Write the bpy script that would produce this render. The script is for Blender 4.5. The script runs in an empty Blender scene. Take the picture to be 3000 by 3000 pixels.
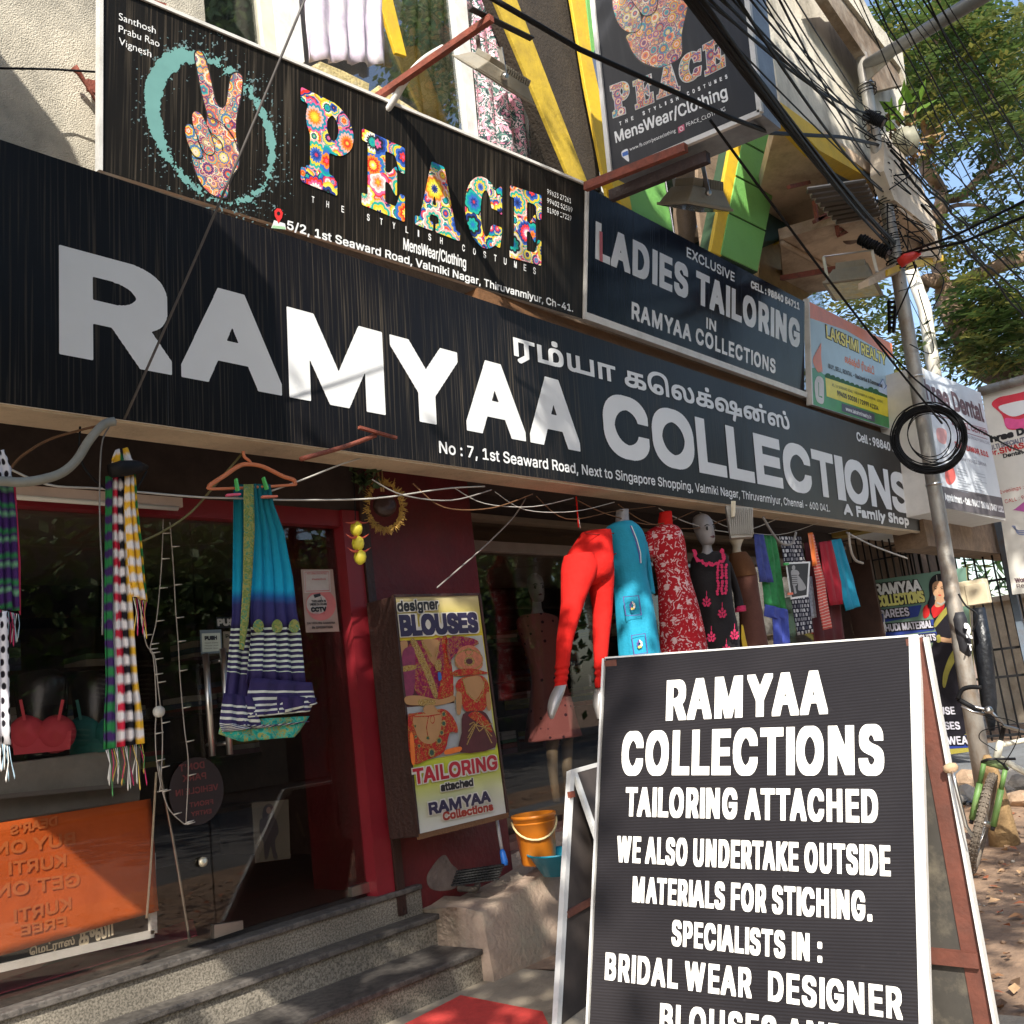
import bpy, bmesh, math, random, os
import numpy as np
from mathutils import Vector, Matrix
random.seed(7); rng = np.random.default_rng(7)
sc = bpy.context.scene
COL = sc.collection
# ------------------------------------------------------------------ camera
F = 2950.0
_X = np.array([2490, 238, F]); _X /= np.linalg.norm(_X)
_Z = np.array([-1950, -15700, F]); _Z /= np.linalg.norm(_Z)
_Z = _Z - _X * (_Z @ _X); _Z /= np.linalg.norm(_Z)
_Y = np.cross(_Z, _X)
RM = np.array([_X, _Y, _Z]); CAM = Vector((0, 0, 1.5))
cam = bpy.data.cameras.new('camera'); cam.sensor_width = 36; cam.lens = F / 3000 * 36
cam.clip_start = 0.05; cam.clip_end = 1500
co = bpy.data.objects.new('camera', cam); COL.objects.link(co); sc.camera = co
m = Matrix(((RM[0][0], -RM[0][1], -RM[0][2], 0), (RM[1][0], -RM[1][1], -RM[1][2], 0), (RM[2][0], -RM[2][1], -RM[2][2], 1.5), (0, 0, 0, 1)))
co.matrix_world = m
# ------------------------------------------------------------------ light
SUNV = Vector((-0.60, -0.50, 0.625)).normalized()
w = bpy.data.worlds.new('World'); sc.world = w; w.use_nodes = True
wn = w.node_tree.nodes; wl = w.node_tree.links
sky = wn.new('ShaderNodeTexSky'); sky.sky_type = 'NISHITA'; sky.sun_disc = False
sky.sun_elevation = math.asin(SUNV.z); sky.sun_rotation = math.atan2(SUNV.x, SUNV.y)
sky.air_density = 1.0; sky.dust_density = 1.6
wn['Background'].inputs['Strength'].default_value = 0.15
wl.new(sky.outputs[0], wn['Background'].inputs[0])
sl = bpy.data.lights.new('sun', 'SUN'); sl.energy = 3.9; sl.angle = math.radians(0.53); sl.color = (1, 0.95, 0.86)
so = bpy.data.objects.new('sun', sl); so.rotation_euler = (-SUNV).to_track_quat('-Z', 'Y').to_euler(); so.location = (0, 0, 20); COL.objects.link(so)
sc.view_settings.view_transform = 'Standard'; sc.view_settings.look = 'None'
sc.view_settings.exposure = 0.95; sc.view_settings.gamma = 1
sc.cycles.max_bounces = 8; sc.cycles.transparent_max_bounces = 16
sc.cycles.use_denoising = True
# ------------------------------------------------------------------ geometry of rays
def ray(px, py):
    return Vector(RM @ np.array([px - 1500, py - 1500, F]))
def at(px, py, ax, v):
    d = ray(px, py); return CAM + d * ((v - CAM[ax]) / d[ax])
class Plane:
    def __init__(s, p, n):
        s.p = Vector(p); s.n = Vector(n).normalized(); s.up = None
        if (CAM - s.p).dot(s.n) < 0: s.n = -s.n
    def P(s, px, py, off=0.0):
        d = ray(px, py); q = s.p + s.n * off
        return CAM + d * ((q - CAM).dot(s.n) / d.dot(s.n))
def YP(y, tilt=0, z0=0, yaw=0):   # plane facing the street, tilted outward at the top, turned by yaw
    n = Vector((0, -math.cos(math.radians(tilt)), -math.sin(math.radians(tilt))))
    n.rotate(Matrix.Rotation(math.radians(yaw), 3, 'Z'))
    return Plane((0, y, z0), n)
def XP(x): return Plane((x, 0, 0), (-1, 0, 0))
def ZP(z): return Plane((0, 0, z), (0, 0, 1))
def pxm(p, n=1.0):   # metres of n source pixels at a point
    c = RM.T @ np.array(Vector(p) - CAM); return n * c[2] / F
# ------------------------------------------------------------------ materials
MATS = {}
def NT(m): return m.node_tree.nodes, m.node_tree.links
def M(name, col=(.5, .5, .5), rough=.6, metal=0, var=.12, vs=8, bump=0, bs=40, emit=0, spec=.5, dirt=None, ds=2.5, stretch=None, alpha=1, sheen=0, tr=0):
    if name in MATS: return MATS[name]
    m = bpy.data.materials.new(name); m.use_nodes = True; n, l = NT(m); b = n['Principled BSDF']
    b.inputs['Roughness'].default_value = rough; b.inputs['Metallic'].default_value = metal
    b.inputs['Specular IOR Level'].default_value = spec
    tc = n.new('ShaderNodeTexCoord'); src = tc.outputs['Object']
    if stretch:
        mp = n.new('ShaderNodeMapping'); mp.inputs['Scale'].default_value = stretch; l.new(src, mp.inputs[0]); src = mp.outputs[0]
    nz = n.new('ShaderNodeTexNoise'); nz.inputs['Scale'].default_value = vs; nz.inputs['Detail'].default_value = 6; nz.inputs['Roughness'].default_value = .65
    l.new(src, nz.inputs['Vector'])
    mr = n.new('ShaderNodeMapRange'); mr.inputs[1].default_value = .3; mr.inputs[2].default_value = .7
    l.new(nz.outputs[0], mr.inputs[0])
    mx = n.new('ShaderNodeMix'); mx.data_type = 'RGBA'
    c = Vector(col); mx.inputs[6].default_value = (*(c * (1 - var)), 1); mx.inputs[7].default_value = (*(c * (1 + var * .8)), 1)
    l.new(mr.outputs[0], mx.inputs[0]); out = mx.outputs[2]
    if dirt:
        n2 = n.new('ShaderNodeTexNoise'); n2.inputs['Scale'].default_value = ds; n2.inputs['Detail'].default_value = 9; n2.inputs['Roughness'].default_value = .72
        l.new(src, n2.inputs['Vector'])
        r2 = n.new('ShaderNodeMapRange'); r2.inputs[1].default_value = .48; r2.inputs[2].default_value = .68; r2.inputs[4].default_value = dirt[3] if len(dirt) > 3 else .7
        l.new(n2.outputs[0], r2.inputs[0])
        m2 = n.new('ShaderNodeMix'); m2.data_type = 'RGBA'; m2.inputs[7].default_value = (*dirt[:3], 1)
        l.new(r2.outputs[0], m2.inputs[0]); l.new(out, m2.inputs[6]); out = m2.outputs[2]
    l.new(out, b.inputs['Base Color'])
    if bump:
        nb = n.new('ShaderNodeTexNoise'); nb.inputs['Scale'].default_value = bs; nb.inputs['Detail'].default_value = 5
        l.new(tc.outputs['Object'], nb.inputs['Vector'])
        bp = n.new('ShaderNodeBump'); bp.inputs['Strength'].default_value = min(1, bump); bp.inputs['Distance'].default_value = .02
        l.new(nb.outputs[0], bp.inputs['Height']); l.new(bp.outputs[0], b.inputs['Normal'])
    if emit:
        l.new(out, b.inputs['Emission Color']); b.inputs['Emission Strength'].default_value = emit
    if tr:
        tb = n.new('ShaderNodeBsdfTranslucent'); l.new(out, tb.inputs[0]); ms = n.new('ShaderNodeMixShader'); ms.inputs[0].default_value = tr
        l.new(b.outputs[0], ms.inputs[1]); l.new(tb.outputs[0], ms.inputs[2]); l.new(ms.outputs[0], n['Material Output'].inputs[0])
    MATS[name] = m; return m
def node_math(n, l, op, a, b=None, c=None):
    q = n.new('ShaderNodeMath'); q.operation = op
    for i, v in enumerate((a, b, c)):
        if v is None: continue
        if isinstance(v, (int, float)): q.inputs[i].default_value = v
        else: l.new(v, q.inputs[i])
    return q.outputs[0]
def ramp(n, l, fac, stops, const=False):
    r = n.new('ShaderNodeValToRGB'); cr = r.color_ramp
    if const: cr.interpolation = 'CONSTANT'
    while len(cr.elements) < len(stops): cr.elements.new(1)
    for e, (p, c) in zip(cr.elements, stops): e.position = p; e.color = (*c, 1)
    l.new(fac, r.inputs[0]); return r.outputs[0]
def uvnode(n, l, scale=(1, 1, 1), loc=(0, 0, 0), coord='UV'):
    tc = n.new('ShaderNodeTexCoord'); mp = n.new('ShaderNodeMapping'); mp.inputs['Scale'].default_value = scale; mp.inputs['Location'].default_value = loc
    l.new(tc.outputs[coord], mp.inputs[0]); return mp.outputs[0]
def new(name, rough=.5, metal=0, spec=.5):
    m = bpy.data.materials.new(name); m.use_nodes = True; n, l = NT(m); b = n['Principled BSDF']
    b.inputs['Roughness'].default_value = rough; b.inputs['Metallic'].default_value = metal; b.inputs['Specular IOR Level'].default_value = spec
    MATS[name] = m; return m, n, l, b
def black_board(name, base, streak, amt, rough=.22, sx=90, spec=.22):
    """glossy vinyl with fine vertical rain streaks of dust"""
    m, n, l, b = new(name, rough, 0, spec)
    v = uvnode(n, l, (sx, 1.1, 1)); nz = n.new('ShaderNodeTexNoise'); nz.inputs['Scale'].default_value = 1; nz.inputs['Detail'].default_value = 3; l.new(v, nz.inputs[0])
    v2 = uvnode(n, l, (1.3, .8, 1)); n2 = n.new('ShaderNodeTexNoise'); n2.inputs['Scale'].default_value = 1; n2.inputs['Detail'].default_value = 6; l.new(v2, n2.inputs[0])
    a = n.new('ShaderNodeMapRange'); a.inputs[1].default_value = .52; a.inputs[2].default_value = .72; l.new(nz.outputs[0], a.inputs[0])
    c = n.new('ShaderNodeMapRange'); c.inputs[1].default_value = .3; c.inputs[2].default_value = .65; c.inputs[3].default_value = .25; c.inputs[4].default_value = 1; l.new(n2.outputs[0], c.inputs[0])
    f = node_math(n, l, 'MULTIPLY', node_math(n, l, 'MULTIPLY', a.outputs[0], c.outputs[0]), amt)
    f = node_math(n, l, 'ADD', f, node_math(n, l, 'MULTIPLY', c.outputs[0], amt * .05))
    mx = n.new('ShaderNodeMix'); mx.data_type = 'RGBA'; mx.inputs[6].default_value = (*base, 1); mx.inputs[7].default_value = (*streak, 1); l.new(f, mx.inputs[0]); l.new(mx.outputs[2], b.inputs['Base Color'])
    l.new(node_math(n, l, 'ADD', node_math(n, l, 'MULTIPLY', f, .8), rough), b.inputs['Roughness'])
    nb = n.new('ShaderNodeTexNoise'); nb.inputs['Scale'].default_value = 2.2; tc = n.new('ShaderNodeTexCoord'); l.new(tc.outputs['Object'], nb.inputs[0])
    bp = n.new('ShaderNodeBump'); bp.inputs['Strength'].default_value = .25; bp.inputs['Distance'].default_value = .02; l.new(nb.outputs[0], bp.inputs['Height']); l.new(bp.outputs[0], b.inputs['Normal'])
    return m
def mandala(name, scale, pal, rough=.4):
    """concentric petalled discs in many colours (two sizes laid over each other)"""
    m, n, l, b = new(name, rough)
    def layer(sc_, off):
        v = uvnode(n, l, (sc_, sc_, 0), (off, off * .7, 0))
        vo = n.new('ShaderNodeTexVoronoi'); vo.voronoi_dimensions = '2D'; vo.inputs['Scale'].default_value = 1; vo.inputs['Randomness'].default_value = .85; l.new(v, vo.inputs['Vector'])
        d = n.new('ShaderNodeVectorMath'); d.operation = 'SUBTRACT'; l.new(v, d.inputs[0]); l.new(vo.outputs['Position'], d.inputs[1])
        sp = n.new('ShaderNodeSeparateXYZ'); l.new(d.outputs[0], sp.inputs[0])
        ang = node_math(n, l, 'ARCTAN2', sp.outputs[1], sp.outputs[0])
        rc = n.new('ShaderNodeSeparateColor'); l.new(vo.outputs['Color'], rc.inputs[0])
        k = node_math(n, l, 'FLOOR', node_math(n, l, 'MULTIPLY_ADD', rc.outputs[0], 10, 6))
        pet = node_math(n, l, 'ABSOLUTE', node_math(n, l, 'SINE', node_math(n, l, 'MULTIPLY', ang, node_math(n, l, 'MULTIPLY', k, .5))))
        dd = node_math(n, l, 'MULTIPLY_ADD', pet, -.07, vo.outputs['Distance'])
        ring = node_math(n, l, 'FLOOR', node_math(n, l, 'MULTIPLY', dd, 11))
        idx = node_math(n, l, 'FRACT', node_math(n, l, 'ADD', node_math(n, l, 'MULTIPLY', ring, .381), node_math(n, l, 'MULTIPLY', rc.outputs[1], 3.7)))
        return ramp(n, l, idx, [(i / len(pal), c) for i, c in enumerate(pal)], True), dd
    c1, d1 = layer(scale, 0); c2, _ = layer(scale * 2.3, 7.3)
    f = node_math(n, l, 'GREATER_THAN', d1, .42)
    mx = n.new('ShaderNodeMix'); mx.data_type = 'RGBA'; l.new(f, mx.inputs[0]); l.new(c1, mx.inputs[6]); l.new(c2, mx.inputs[7]); l.new(mx.outputs[2], b.inputs['Base Color'])
    return m
def glass(name, tint=(.9, .93, .92), refl=.0, rough=.0):
    m = bpy.data.materials.new(name); m.use_nodes = True; n, l = NT(m); n.remove(n['Principled BSDF'])
    t = n.new('ShaderNodeBsdfTransparent'); t.inputs[0].default_value = (*tint, 1)
    g = n.new('ShaderNodeBsdfGlossy'); g.inputs['Roughness'].default_value = rough
    ge = n.new('ShaderNodeNewGeometry'); dp = n.new('ShaderNodeVectorMath'); dp.operation = 'DOT_PRODUCT'; l.new(ge.outputs['Incoming'], dp.inputs[0]); l.new(ge.outputs['Normal'], dp.inputs[1])
    f = node_math(n, l, 'POWER', node_math(n, l, 'SUBTRACT', 1, node_math(n, l, 'ABSOLUTE', dp.outputs['Value'])), 4)
    f = node_math(n, l, 'MULTIPLY_ADD', f, .8, .05 + refl)
    mi = n.new('ShaderNodeMixShader'); l.new(f, mi.inputs[0]); l.new(t.outputs[0], mi.inputs[1]); l.new(g.outputs[0], mi.inputs[2]); l.new(mi.outputs[0], n['Material Output'].inputs[0])
    MATS[name] = m; return m
# ------------------------------------------------------------------ objects
def tag(o, label=None, cat=None, group=None, kind=None):
    if label: o['label'] = label
    if cat: o['category'] = cat
    if group: o['group'] = group
    if kind: o['kind'] = kind
    return o
def thing(name, label, cat, loc=(0, 0, 0), group=None):
    o = bpy.data.objects.new(name, None); COL.objects.link(o); o.location = loc; o.empty_display_size = .1
    return tag(o, label, cat, group)
def setpar(o, parent):
    if parent is None: return o
    o.parent = parent
    if parent.type == 'EMPTY': o.matrix_parent_inverse = Matrix.Translation(-parent.location)
    return o
class MB:
    def __init__(s): s.v = []; s.f = []; s.m = []; s.sm = []; s.mats = []; s.uv = {}
    def mi(s, m):
        if m not in s.mats: s.mats.append(m)
        return s.mats.index(m)
    def add(s, vs, fs, m, smooth=False, uv=None):
        b = len(s.v); s.v += [tuple(v) for v in vs]; i = s.mi(m)
        for f in fs: s.f.append([b + k for k in f]); s.m.append(i); s.sm.append(smooth)
        if uv is not None:
            for k, t in enumerate(uv): s.uv[b + k] = t
        return s
    def box(s, c, d, m, rot=None):
        h = Vector(d) / 2; P = [Vector((x * h.x, y * h.y, z * h.z)) for x in (-1, 1) for y in (-1, 1) for z in (-1, 1)]
        if rot: P = [rot @ p for p in P]
        return s.add([Vector(c) + p for p in P], [(0, 1, 3, 2), (4, 6, 7, 5), (0, 4, 5, 1), (2, 3, 7, 6), (0, 2, 6, 4), (1, 5, 7, 3)], m)
    def span(s, a, b, m):
        a = Vector(a); b = Vector(b); return s.box((a + b) / 2, [abs(x) for x in (b - a)], m)
    def prism(s, pts, d, m):   # closed outline extruded by vector d
        n = len(pts); d = Vector(d); pts = [Vector(p) for p in pts]
        return s.add(pts + [p + d for p in pts], [tuple(range(n)), tuple(range(2 * n - 1, n - 1, -1))] + [(i, i + n, (i + 1) % n + n, (i + 1) % n) for i in range(n)], m)
    def bar(s, a, b, w, h, m, up=(0, 0, 1)):
        a = Vector(a); b = Vector(b); d = (b - a).normalized(); up = Vector(up)
        if abs(d.dot(up)) > .95: up = Vector((0, 1, 0))
        x = d.cross(up).normalized(); z = x.cross(d)
        q = [a + x * i * w / 2 + z * j * h / 2 for i, j in ((-1, -1), (1, -1), (1, 1), (-1, 1))]
        return s.prism(q, b - a, m)
    def tube(s, pts, r, m, n=6, cap=True):
        pts = [Vector(p) for p in pts]; rs = r if isinstance(r, (list, tuple)) else [r] * len(pts); V = []; prev = None
        for i, p in enumerate(pts):
            d = (pts[min(i + 1, len(pts) - 1)] - pts[max(i - 1, 0)])
            d = d.normalized() if d.length > 1e-9 else Vector((0, 0, 1))
            if prev is None: u = d.orthogonal().normalized()
            else: u = (prev - d * prev.dot(d)); u = u.normalized() if u.length > 1e-6 else d.orthogonal().normalized()
            prev = u; q = d.cross(u)
            V += [p + (u * math.cos(2 * math.pi * k / n) + q * math.sin(2 * math.pi * k / n)) * rs[i] for k in range(n)]
        fs = [(i * n + k, i * n + (k + 1) % n, (i + 1) * n + (k + 1) % n, (i + 1) * n + k) for i in range(len(pts) - 1) for k in range(n)]
        if cap: fs += [tuple(range(n - 1, -1, -1)), tuple(range((len(pts) - 1) * n, len(pts) * n))]
        return s.add(V, fs, m, True)
    def rings(s, rings, m, uv=True, cap=True):   # loft through closed rings with equal counts
        n = len(rings[0]); V = [p for r in rings for p in r]
        fs = [(i * n + k, i * n + (k + 1) % n, (i + 1) * n + (k + 1) % n, (i + 1) * n + k) for i in range(len(rings) - 1) for k in range(n)]
        if cap: fs += [tuple(range(n - 1, -1, -1)), tuple(range((len(rings) - 1) * n, len(rings) * n))]
        return s.add(V, fs, m, True, [(k / n, i / (len(rings) - 1)) for i in range(len(rings)) for k in range(n)] if uv else None)
    def lathe(s, c, prof, m, n=24, axis=None, cap=True):
        c = Vector(c); ax = Vector(axis or (0, 0, 1)).normalized(); u = ax.orthogonal().normalized(); q = ax.cross(u)
        return s.rings([[c + ax * z + (u * math.cos(2 * math.pi * k / n) + q * math.sin(2 * math.pi * k / n)) * r for k in range(n)] for r, z in prof], m, False, cap)
    def build(s, name, parent=None, kind=None, bevel=0, label=None):
        me = bpy.data.meshes.new(name); me.from_pydata(s.v, [], s.f)
        for m in s.mats: me.materials.append(m)
        me.polygons.foreach_set('material_index', s.m); me.polygons.foreach_set('use_smooth', s.sm)
        if s.uv:
            ul = me.uv_layers.new(name='UVMap'); li = np.zeros(len(me.loops), dtype=np.int32); me.loops.foreach_get('vertex_index', li)
            A = np.zeros((len(s.v), 2)); 
            for k, t in s.uv.items(): A[k] = t
            ul.data.foreach_set('uv', A[li].ravel())
        me.update(); o = bpy.data.objects.new(name, me); COL.objects.link(o); setpar(o, parent)
        if bevel:
            b = o.modifiers.new('b', 'BEVEL'); b.width = bevel; b.segments = 2; b.limit_method = 'ANGLE'
        if kind: o['kind'] = kind
        if label: o['label'] = label
        return o
def mesh1(name, f, parent=None, **k):
    b = MB(); f(b); return b.build(name, parent, **k)
# ------------------------------------------------------------------ flat prints: shapes rasterised finely, turned to polygons
FONTS = {}
try: FONTS['inter'] = bpy.data.fonts.load(os.path.join(bpy.utils.system_resource('DATAFILES', path='fonts'), 'Inter.woff2'))
except Exception: FONTS['inter'] = None
class Outl:
    """closed outlines of a text: lists of Nx2 arrays"""
    def __init__(s, L): s.L = L
    def allp(s): return np.concatenate(s.L) if s.L else np.zeros((0, 2))
    def map(s, f): return Outl([f(a) for a in s.L])
_OC = {}
_AD = {}
def glyph(c):
    if c == 'I': return [np.array([[.06, 0], [.06, .509], [.128, .509], [.128, 0]])], .188
    if c not in _AD:
        h0 = raw_text('H', 'inter', 1).allp()[:, 0].min(); two = raw_text('H' + c + 'H', 'inter', 1); one = raw_text('HH', 'inter', 1)
        f = lambda o: max(a[:, 0].min() for a in o.L if len(a) == 12 and abs(a[:, 0].max() - a[:, 0].min() - wH) < .003)
        wH = float(np.ptp(raw_text('H', 'inter', 1).L[0][:, 0])); _AD[c] = (raw_text(c, 'inter', 1).L, f(two) - f(one))
    return _AD[c]
def text_tris(s, font, space):
    if font != 'inter' or not FONTS.get('inter'): return raw_text(s, font, space)
    x = 0.; L = []; kern = {'AT': -.03, 'TA': -.03, 'AY': -.03, 'YA': -.04, 'WE': 0, 'LT': -.03, 'AV': -.03, 'WA': -.02}
    for i, c in enumerate(s):
        o, adv = glyph(c); L += [a + np.array([x, 0.]) for a in o] if c != ' ' else []; x += adv * (1 + (space - 1) * .8) + kern.get(s[i:i + 2], 0)
    return Outl(L)
def raw_text(s, font, space):
    key = (s, font, space)
    if key in _OC: return _OC[key]
    c = bpy.data.curves.new('t', 'FONT'); c.body = s; c.space_character = space
    if FONTS.get(font): c.font = FONTS[font]
    o = bpy.data.objects.new('t', c); COL.objects.link(o); dg = bpy.context.evaluated_depsgraph_get(); ev = o.evaluated_get(dg)
    cu = ev.to_curve(dg, apply_modifiers=False); L = []; K = 6
    for sp in cu.splines:
        P = []; bp = sp.bezier_points; n = len(bp)
        if n:
            for i in range(n):
                p0 = np.array(bp[i].co[:2]); p1 = np.array(bp[i].handle_right[:2]); p2 = np.array(bp[(i + 1) % n].handle_left[:2]); p3 = np.array(bp[(i + 1) % n].co[:2])
                st = abs((p3 - p0)[0] * (p1 - p0)[1] - (p3 - p0)[1] * (p1 - p0)[0]) + abs((p3 - p0)[0] * (p2 - p0)[1] - (p3 - p0)[1] * (p2 - p0)[0]) < 1e-7
                for j in range(1 if st else K): t = j / K; P.append((1 - t) ** 3 * p0 + 3 * t * (1 - t) ** 2 * p1 + 3 * t * t * (1 - t) * p2 + t ** 3 * p3)
        else: P = [np.array(q.co[:2]) for q in sp.points]
        if len(P) > 2: L.append(np.array(P))
    ev.to_curve_clear(); bpy.data.objects.remove(o); bpy.data.curves.remove(c)
    _OC[key] = Outl(L); return _OC[key]
CAP = {}
def cap_of(font):
    if font not in CAP: CAP[font] = text_tris('H', font, 1).allp()[:, 1].max()
    return CAP[font]
def raster_tris(O, nx, ny):
    """non-zero winding fill of the outlines"""
    D = np.zeros((ny, nx + 1), np.int32)
    for P in O.L:
        Q = np.roll(P, -1, 0)
        for (x1, y1), (x2, y2) in zip(P, Q):
            if y1 == y2: continue
            s_ = 1 if y2 > y1 else -1; ya, yb = (y1, y2) if s_ > 0 else (y2, y1); j0 = max(int(math.ceil(ya)), 0); j1 = min(int(math.ceil(yb)), ny)
            if j1 <= j0: continue
            j = np.arange(j0, j1); x = x1 + (j - y1) * (x2 - x1) / (y2 - y1); i = np.clip(np.ceil(x).astype(int), 0, nx); np.add.at(D, (j, i), s_)
    return np.cumsum(D, 1)[:, :nx] != 0
def shift_or(G, rx, ry):
    """thicken a shape by a rectangle (keeps corners crisp)"""
    O = G.copy()
    for d in range(1, int(round(rx)) + 1): O[:, d:] |= G[:, :-d]; O[:, :-d] |= G[:, d:]
    G = O.copy()
    for d in range(1, int(round(ry)) + 1): O[d:] |= G[:-d]; O[:-d] |= G[d:]
    return O
def blur(Fd):
    Fd = Fd.astype(float); A = np.pad(Fd, 1); Fd = (A[:-2, 1:-1] + 2 * A[1:-1, 1:-1] + A[2:, 1:-1]) / 4; A = np.pad(Fd, 1); return (A[1:-1, :-2] + 2 * A[1:-1, 1:-1] + A[1:-1, 2:]) / 4
def field_polys(Fd, iso=.5):
    """marching squares: returns vertices (grid units) and faces covering Fd > iso"""
    Fd = np.pad(Fd, 1); I = Fd > iso; code = I[:-1, :-1] * 1 + I[:-1, 1:] * 2 + I[1:, 1:] * 4 + I[1:, :-1] * 8
    V = []; Fc = []; nb = 0
    full = code == 15
    ys, xs = np.nonzero(full & ~np.pad(full, ((0, 0), (1, 0)))[:, :-1]); ye, xe = np.nonzero(full & ~np.pad(full, ((0, 0), (0, 1)))[:, 1:])
    if len(ys):
        q = np.stack([np.stack([xs, ys], 1), np.stack([xe + 1, ye], 1), np.stack([xe + 1, ye + 1], 1), np.stack([xs, ys + 1], 1)], 1).reshape(-1, 2).astype(float)
        V.append(q); Fc += (np.arange(len(q)).reshape(-1, 4)).tolist(); nb = len(q)
    cor = [(0, 0), (1, 0), (1, 1), (0, 1)]
    for cd in range(1, 15):
        yy, xx = np.nonzero(code == cd)
        if not len(yy): continue
        pts = []
        for k in range(4):
            (ax, ay), (bx, by) = cor[k], cor[(k + 1) % 4]; ia = cd >> k & 1; ib = cd >> ((k + 1) % 4) & 1
            if ia: pts.append(np.stack([xx + ax, yy + ay], 1).astype(float))
            if ia != ib:
                fa = Fd[yy + ay, xx + ax]; fb = Fd[yy + by, xx + bx]; t = (iso - fa) / (fb - fa)
                pts.append(np.stack([xx + ax + t * (bx - ax), yy + ay + t * (by - ay)], 1))
        q = np.stack(pts, 1); k = q.shape[1]; V.append(q.reshape(-1, 2)); Fc += (nb + np.arange(len(yy) * k).reshape(-1, k)).tolist(); nb += len(yy) * k
    if not V: return np.zeros((0, 2)), []
    return np.concatenate(V) - 1, Fc
def plane_uv(pl, p):
    n = pl.n; u = Vector((0, 0, 1)).cross(n)
    u = u.normalized() if u.length > .1 else Vector((1, 0, 0)); v = n.cross(u)
    return u, v
def put(mb, pl, V, Fc, O, U, W, m):   # V in (0..1,0..1) frame O + x U + y W
    if not len(V): return
    P = np.array(O)[None] + V[:, :1] * np.array(U)[None] + V[:, 1:] * np.array(W)[None]
    u, v = plane_uv(pl, None); uv = np.stack([P @ np.array(u), P @ np.array(v)], 1)
    mb.add(P.tolist(), Fc, m, False, uv.tolist())
def text(mb, s, BL, BR, TL, pl, m, bold=0., bx=None, font='inter', off=.002, space=1.0, bbox=False, q=3.4, slant=0):
    """write s on plane pl with its baseline from pixel BL to BR and its cap height reaching TL"""
    O = pl.P(*BL, off); U = pl.P(*BR, off) - O; W = pl.P(*TL, off) - O
    T = text_tris(s, font, space)
    if not T.L: return
    mn = T.allp().min(0); mxx = T.allp().max(0)
    y0, y1 = (mn[1], mxx[1]) if bbox else (0, cap_of(font))
    hp = math.hypot(TL[0] - BL[0], TL[1] - BL[1]) / 2.93; n = min(max(hp * q, 20), 190)
    wid = n * U.length / W.length; bx = bold if bx is None else bx; rx, ry = bx * n, bold * n; pad = int(max(rx, ry)) + 3
    pw = max(wid - 2 * rx, 4); ph = n - 2 * ry
    ymin = (mn[1] - y0) / (y1 - y0) * ph + ry; lo = max(pad, int(-ymin) + pad + 1)
    G2 = T.map(lambda a: np.stack([(a[:, 0] - mn[0]) / (mxx[0] - mn[0]) * pw + rx + pad, (a[:, 1] - y0) / (y1 - y0) * ph + ry + lo], 1))
    nx = int(wid + 2 * pad + 2); ny = int(G2.allp()[:, 1].max() + pad + 2)
    Fd = blur(shift_or(raster_tris(G2, nx, ny), rx, ry)); V, Fc = field_polys(Fd)
    V = (V - np.array([pad, lo])) / np.array([wid, n]); put(mb, pl, V, Fc, O, U, W, m)
def poly(mb, pts, pl, m, off=.001):
    P = [pl.P(*p, off) for p in pts]; u, v = plane_uv(pl, None)
    mb.add(P, [tuple(range(len(P)))], m, False, [(p.dot(u), p.dot(v)) for p in P])
def smooth(pts, k=4, closed=True):
    out = []; n = len(pts); R = range(n) if closed else range(n - 1)
    for i in R:
        g = (lambda j: pts[j % n]) if closed else (lambda j: pts[min(max(j, 0), n - 1)])
        p0, p1, p2, p3 = (np.array(g(i + d), float) for d in (-1, 0, 1, 2))
        for j in range(k):
            t = j / k; out.append(tuple(.5 * (2 * p1 + (p2 - p0) * t + (2 * p0 - 5 * p1 + 4 * p2 - p3) * t * t + (3 * p1 - p0 - 3 * p2 + p3) * t ** 3)))
    if not closed: out.append(tuple(pts[-1]))
    return out
def blob(mb, pts, pl, m, off=.001, k=4): poly(mb, smooth(pts, k), pl, m, off)
def ell(cx, cy, rx, ry, n=20, rot=0):
    c, s = math.cos(rot), math.sin(rot)
    return [(cx + rx * math.cos(2 * math.pi * i / n) * c - ry * math.sin(2 * math.pi * i / n) * s, cy + rx * math.cos(2 * math.pi * i / n) * s + ry * math.sin(2 * math.pi * i / n) * c) for i in range(n)]
def stroke(mb, pts, wpx, pl, m, off=.002, closed=False):
    P = [pl.P(*p, off) for p in pts]; n = len(P); V = []
    for i in range(n):
        a, b = (P[i - 1], P[(i + 1) % n]) if closed else (P[max(i - 1, 0)], P[min(i + 1, n - 1)])
        d = (b - a).normalized(); s_ = d.cross(pl.n) * pxm(P[i], wpx) / 2; V += [P[i] + s_, P[i] - s_]
    k = n if closed else n - 1
    mb.add(V, [(2 * i, 2 * i + 1, (2 * i + 3) % (2 * n), (2 * i + 2) % (2 * n)) for i in range(k)], m)
def panel(mb, quad, pl, m, thick=.03, off=0., back=None):
    """a board: its front face on the plane, thickness behind it; front carries board UVs in metres"""
    P = [pl.P(*q, off) for q in quad]; d = -pl.n * thick; u, v = plane_uv(pl, None); n = len(P)
    mb.add(P, [tuple(range(n))], m, False, [(p.dot(u), p.dot(v)) for p in P])
    B = [p + d for p in P]; bm_ = back or m
    mb.add(P + B, [tuple(range(2 * n - 1, n - 1, -1))] + [(i, i + n, (i + 1) % n + n, (i + 1) % n) for i in range(n)], bm_)
def edges(mb, quad, pl, m, w=.03, h=.03, off=0., which=None):
    P = [pl.P(*q, off) for q in quad]; n = len(P)
    for i in (which if which is not None else range(n)): mb.bar(P[i], P[(i + 1) % n], w, h, m, up=pl.n)
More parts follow.
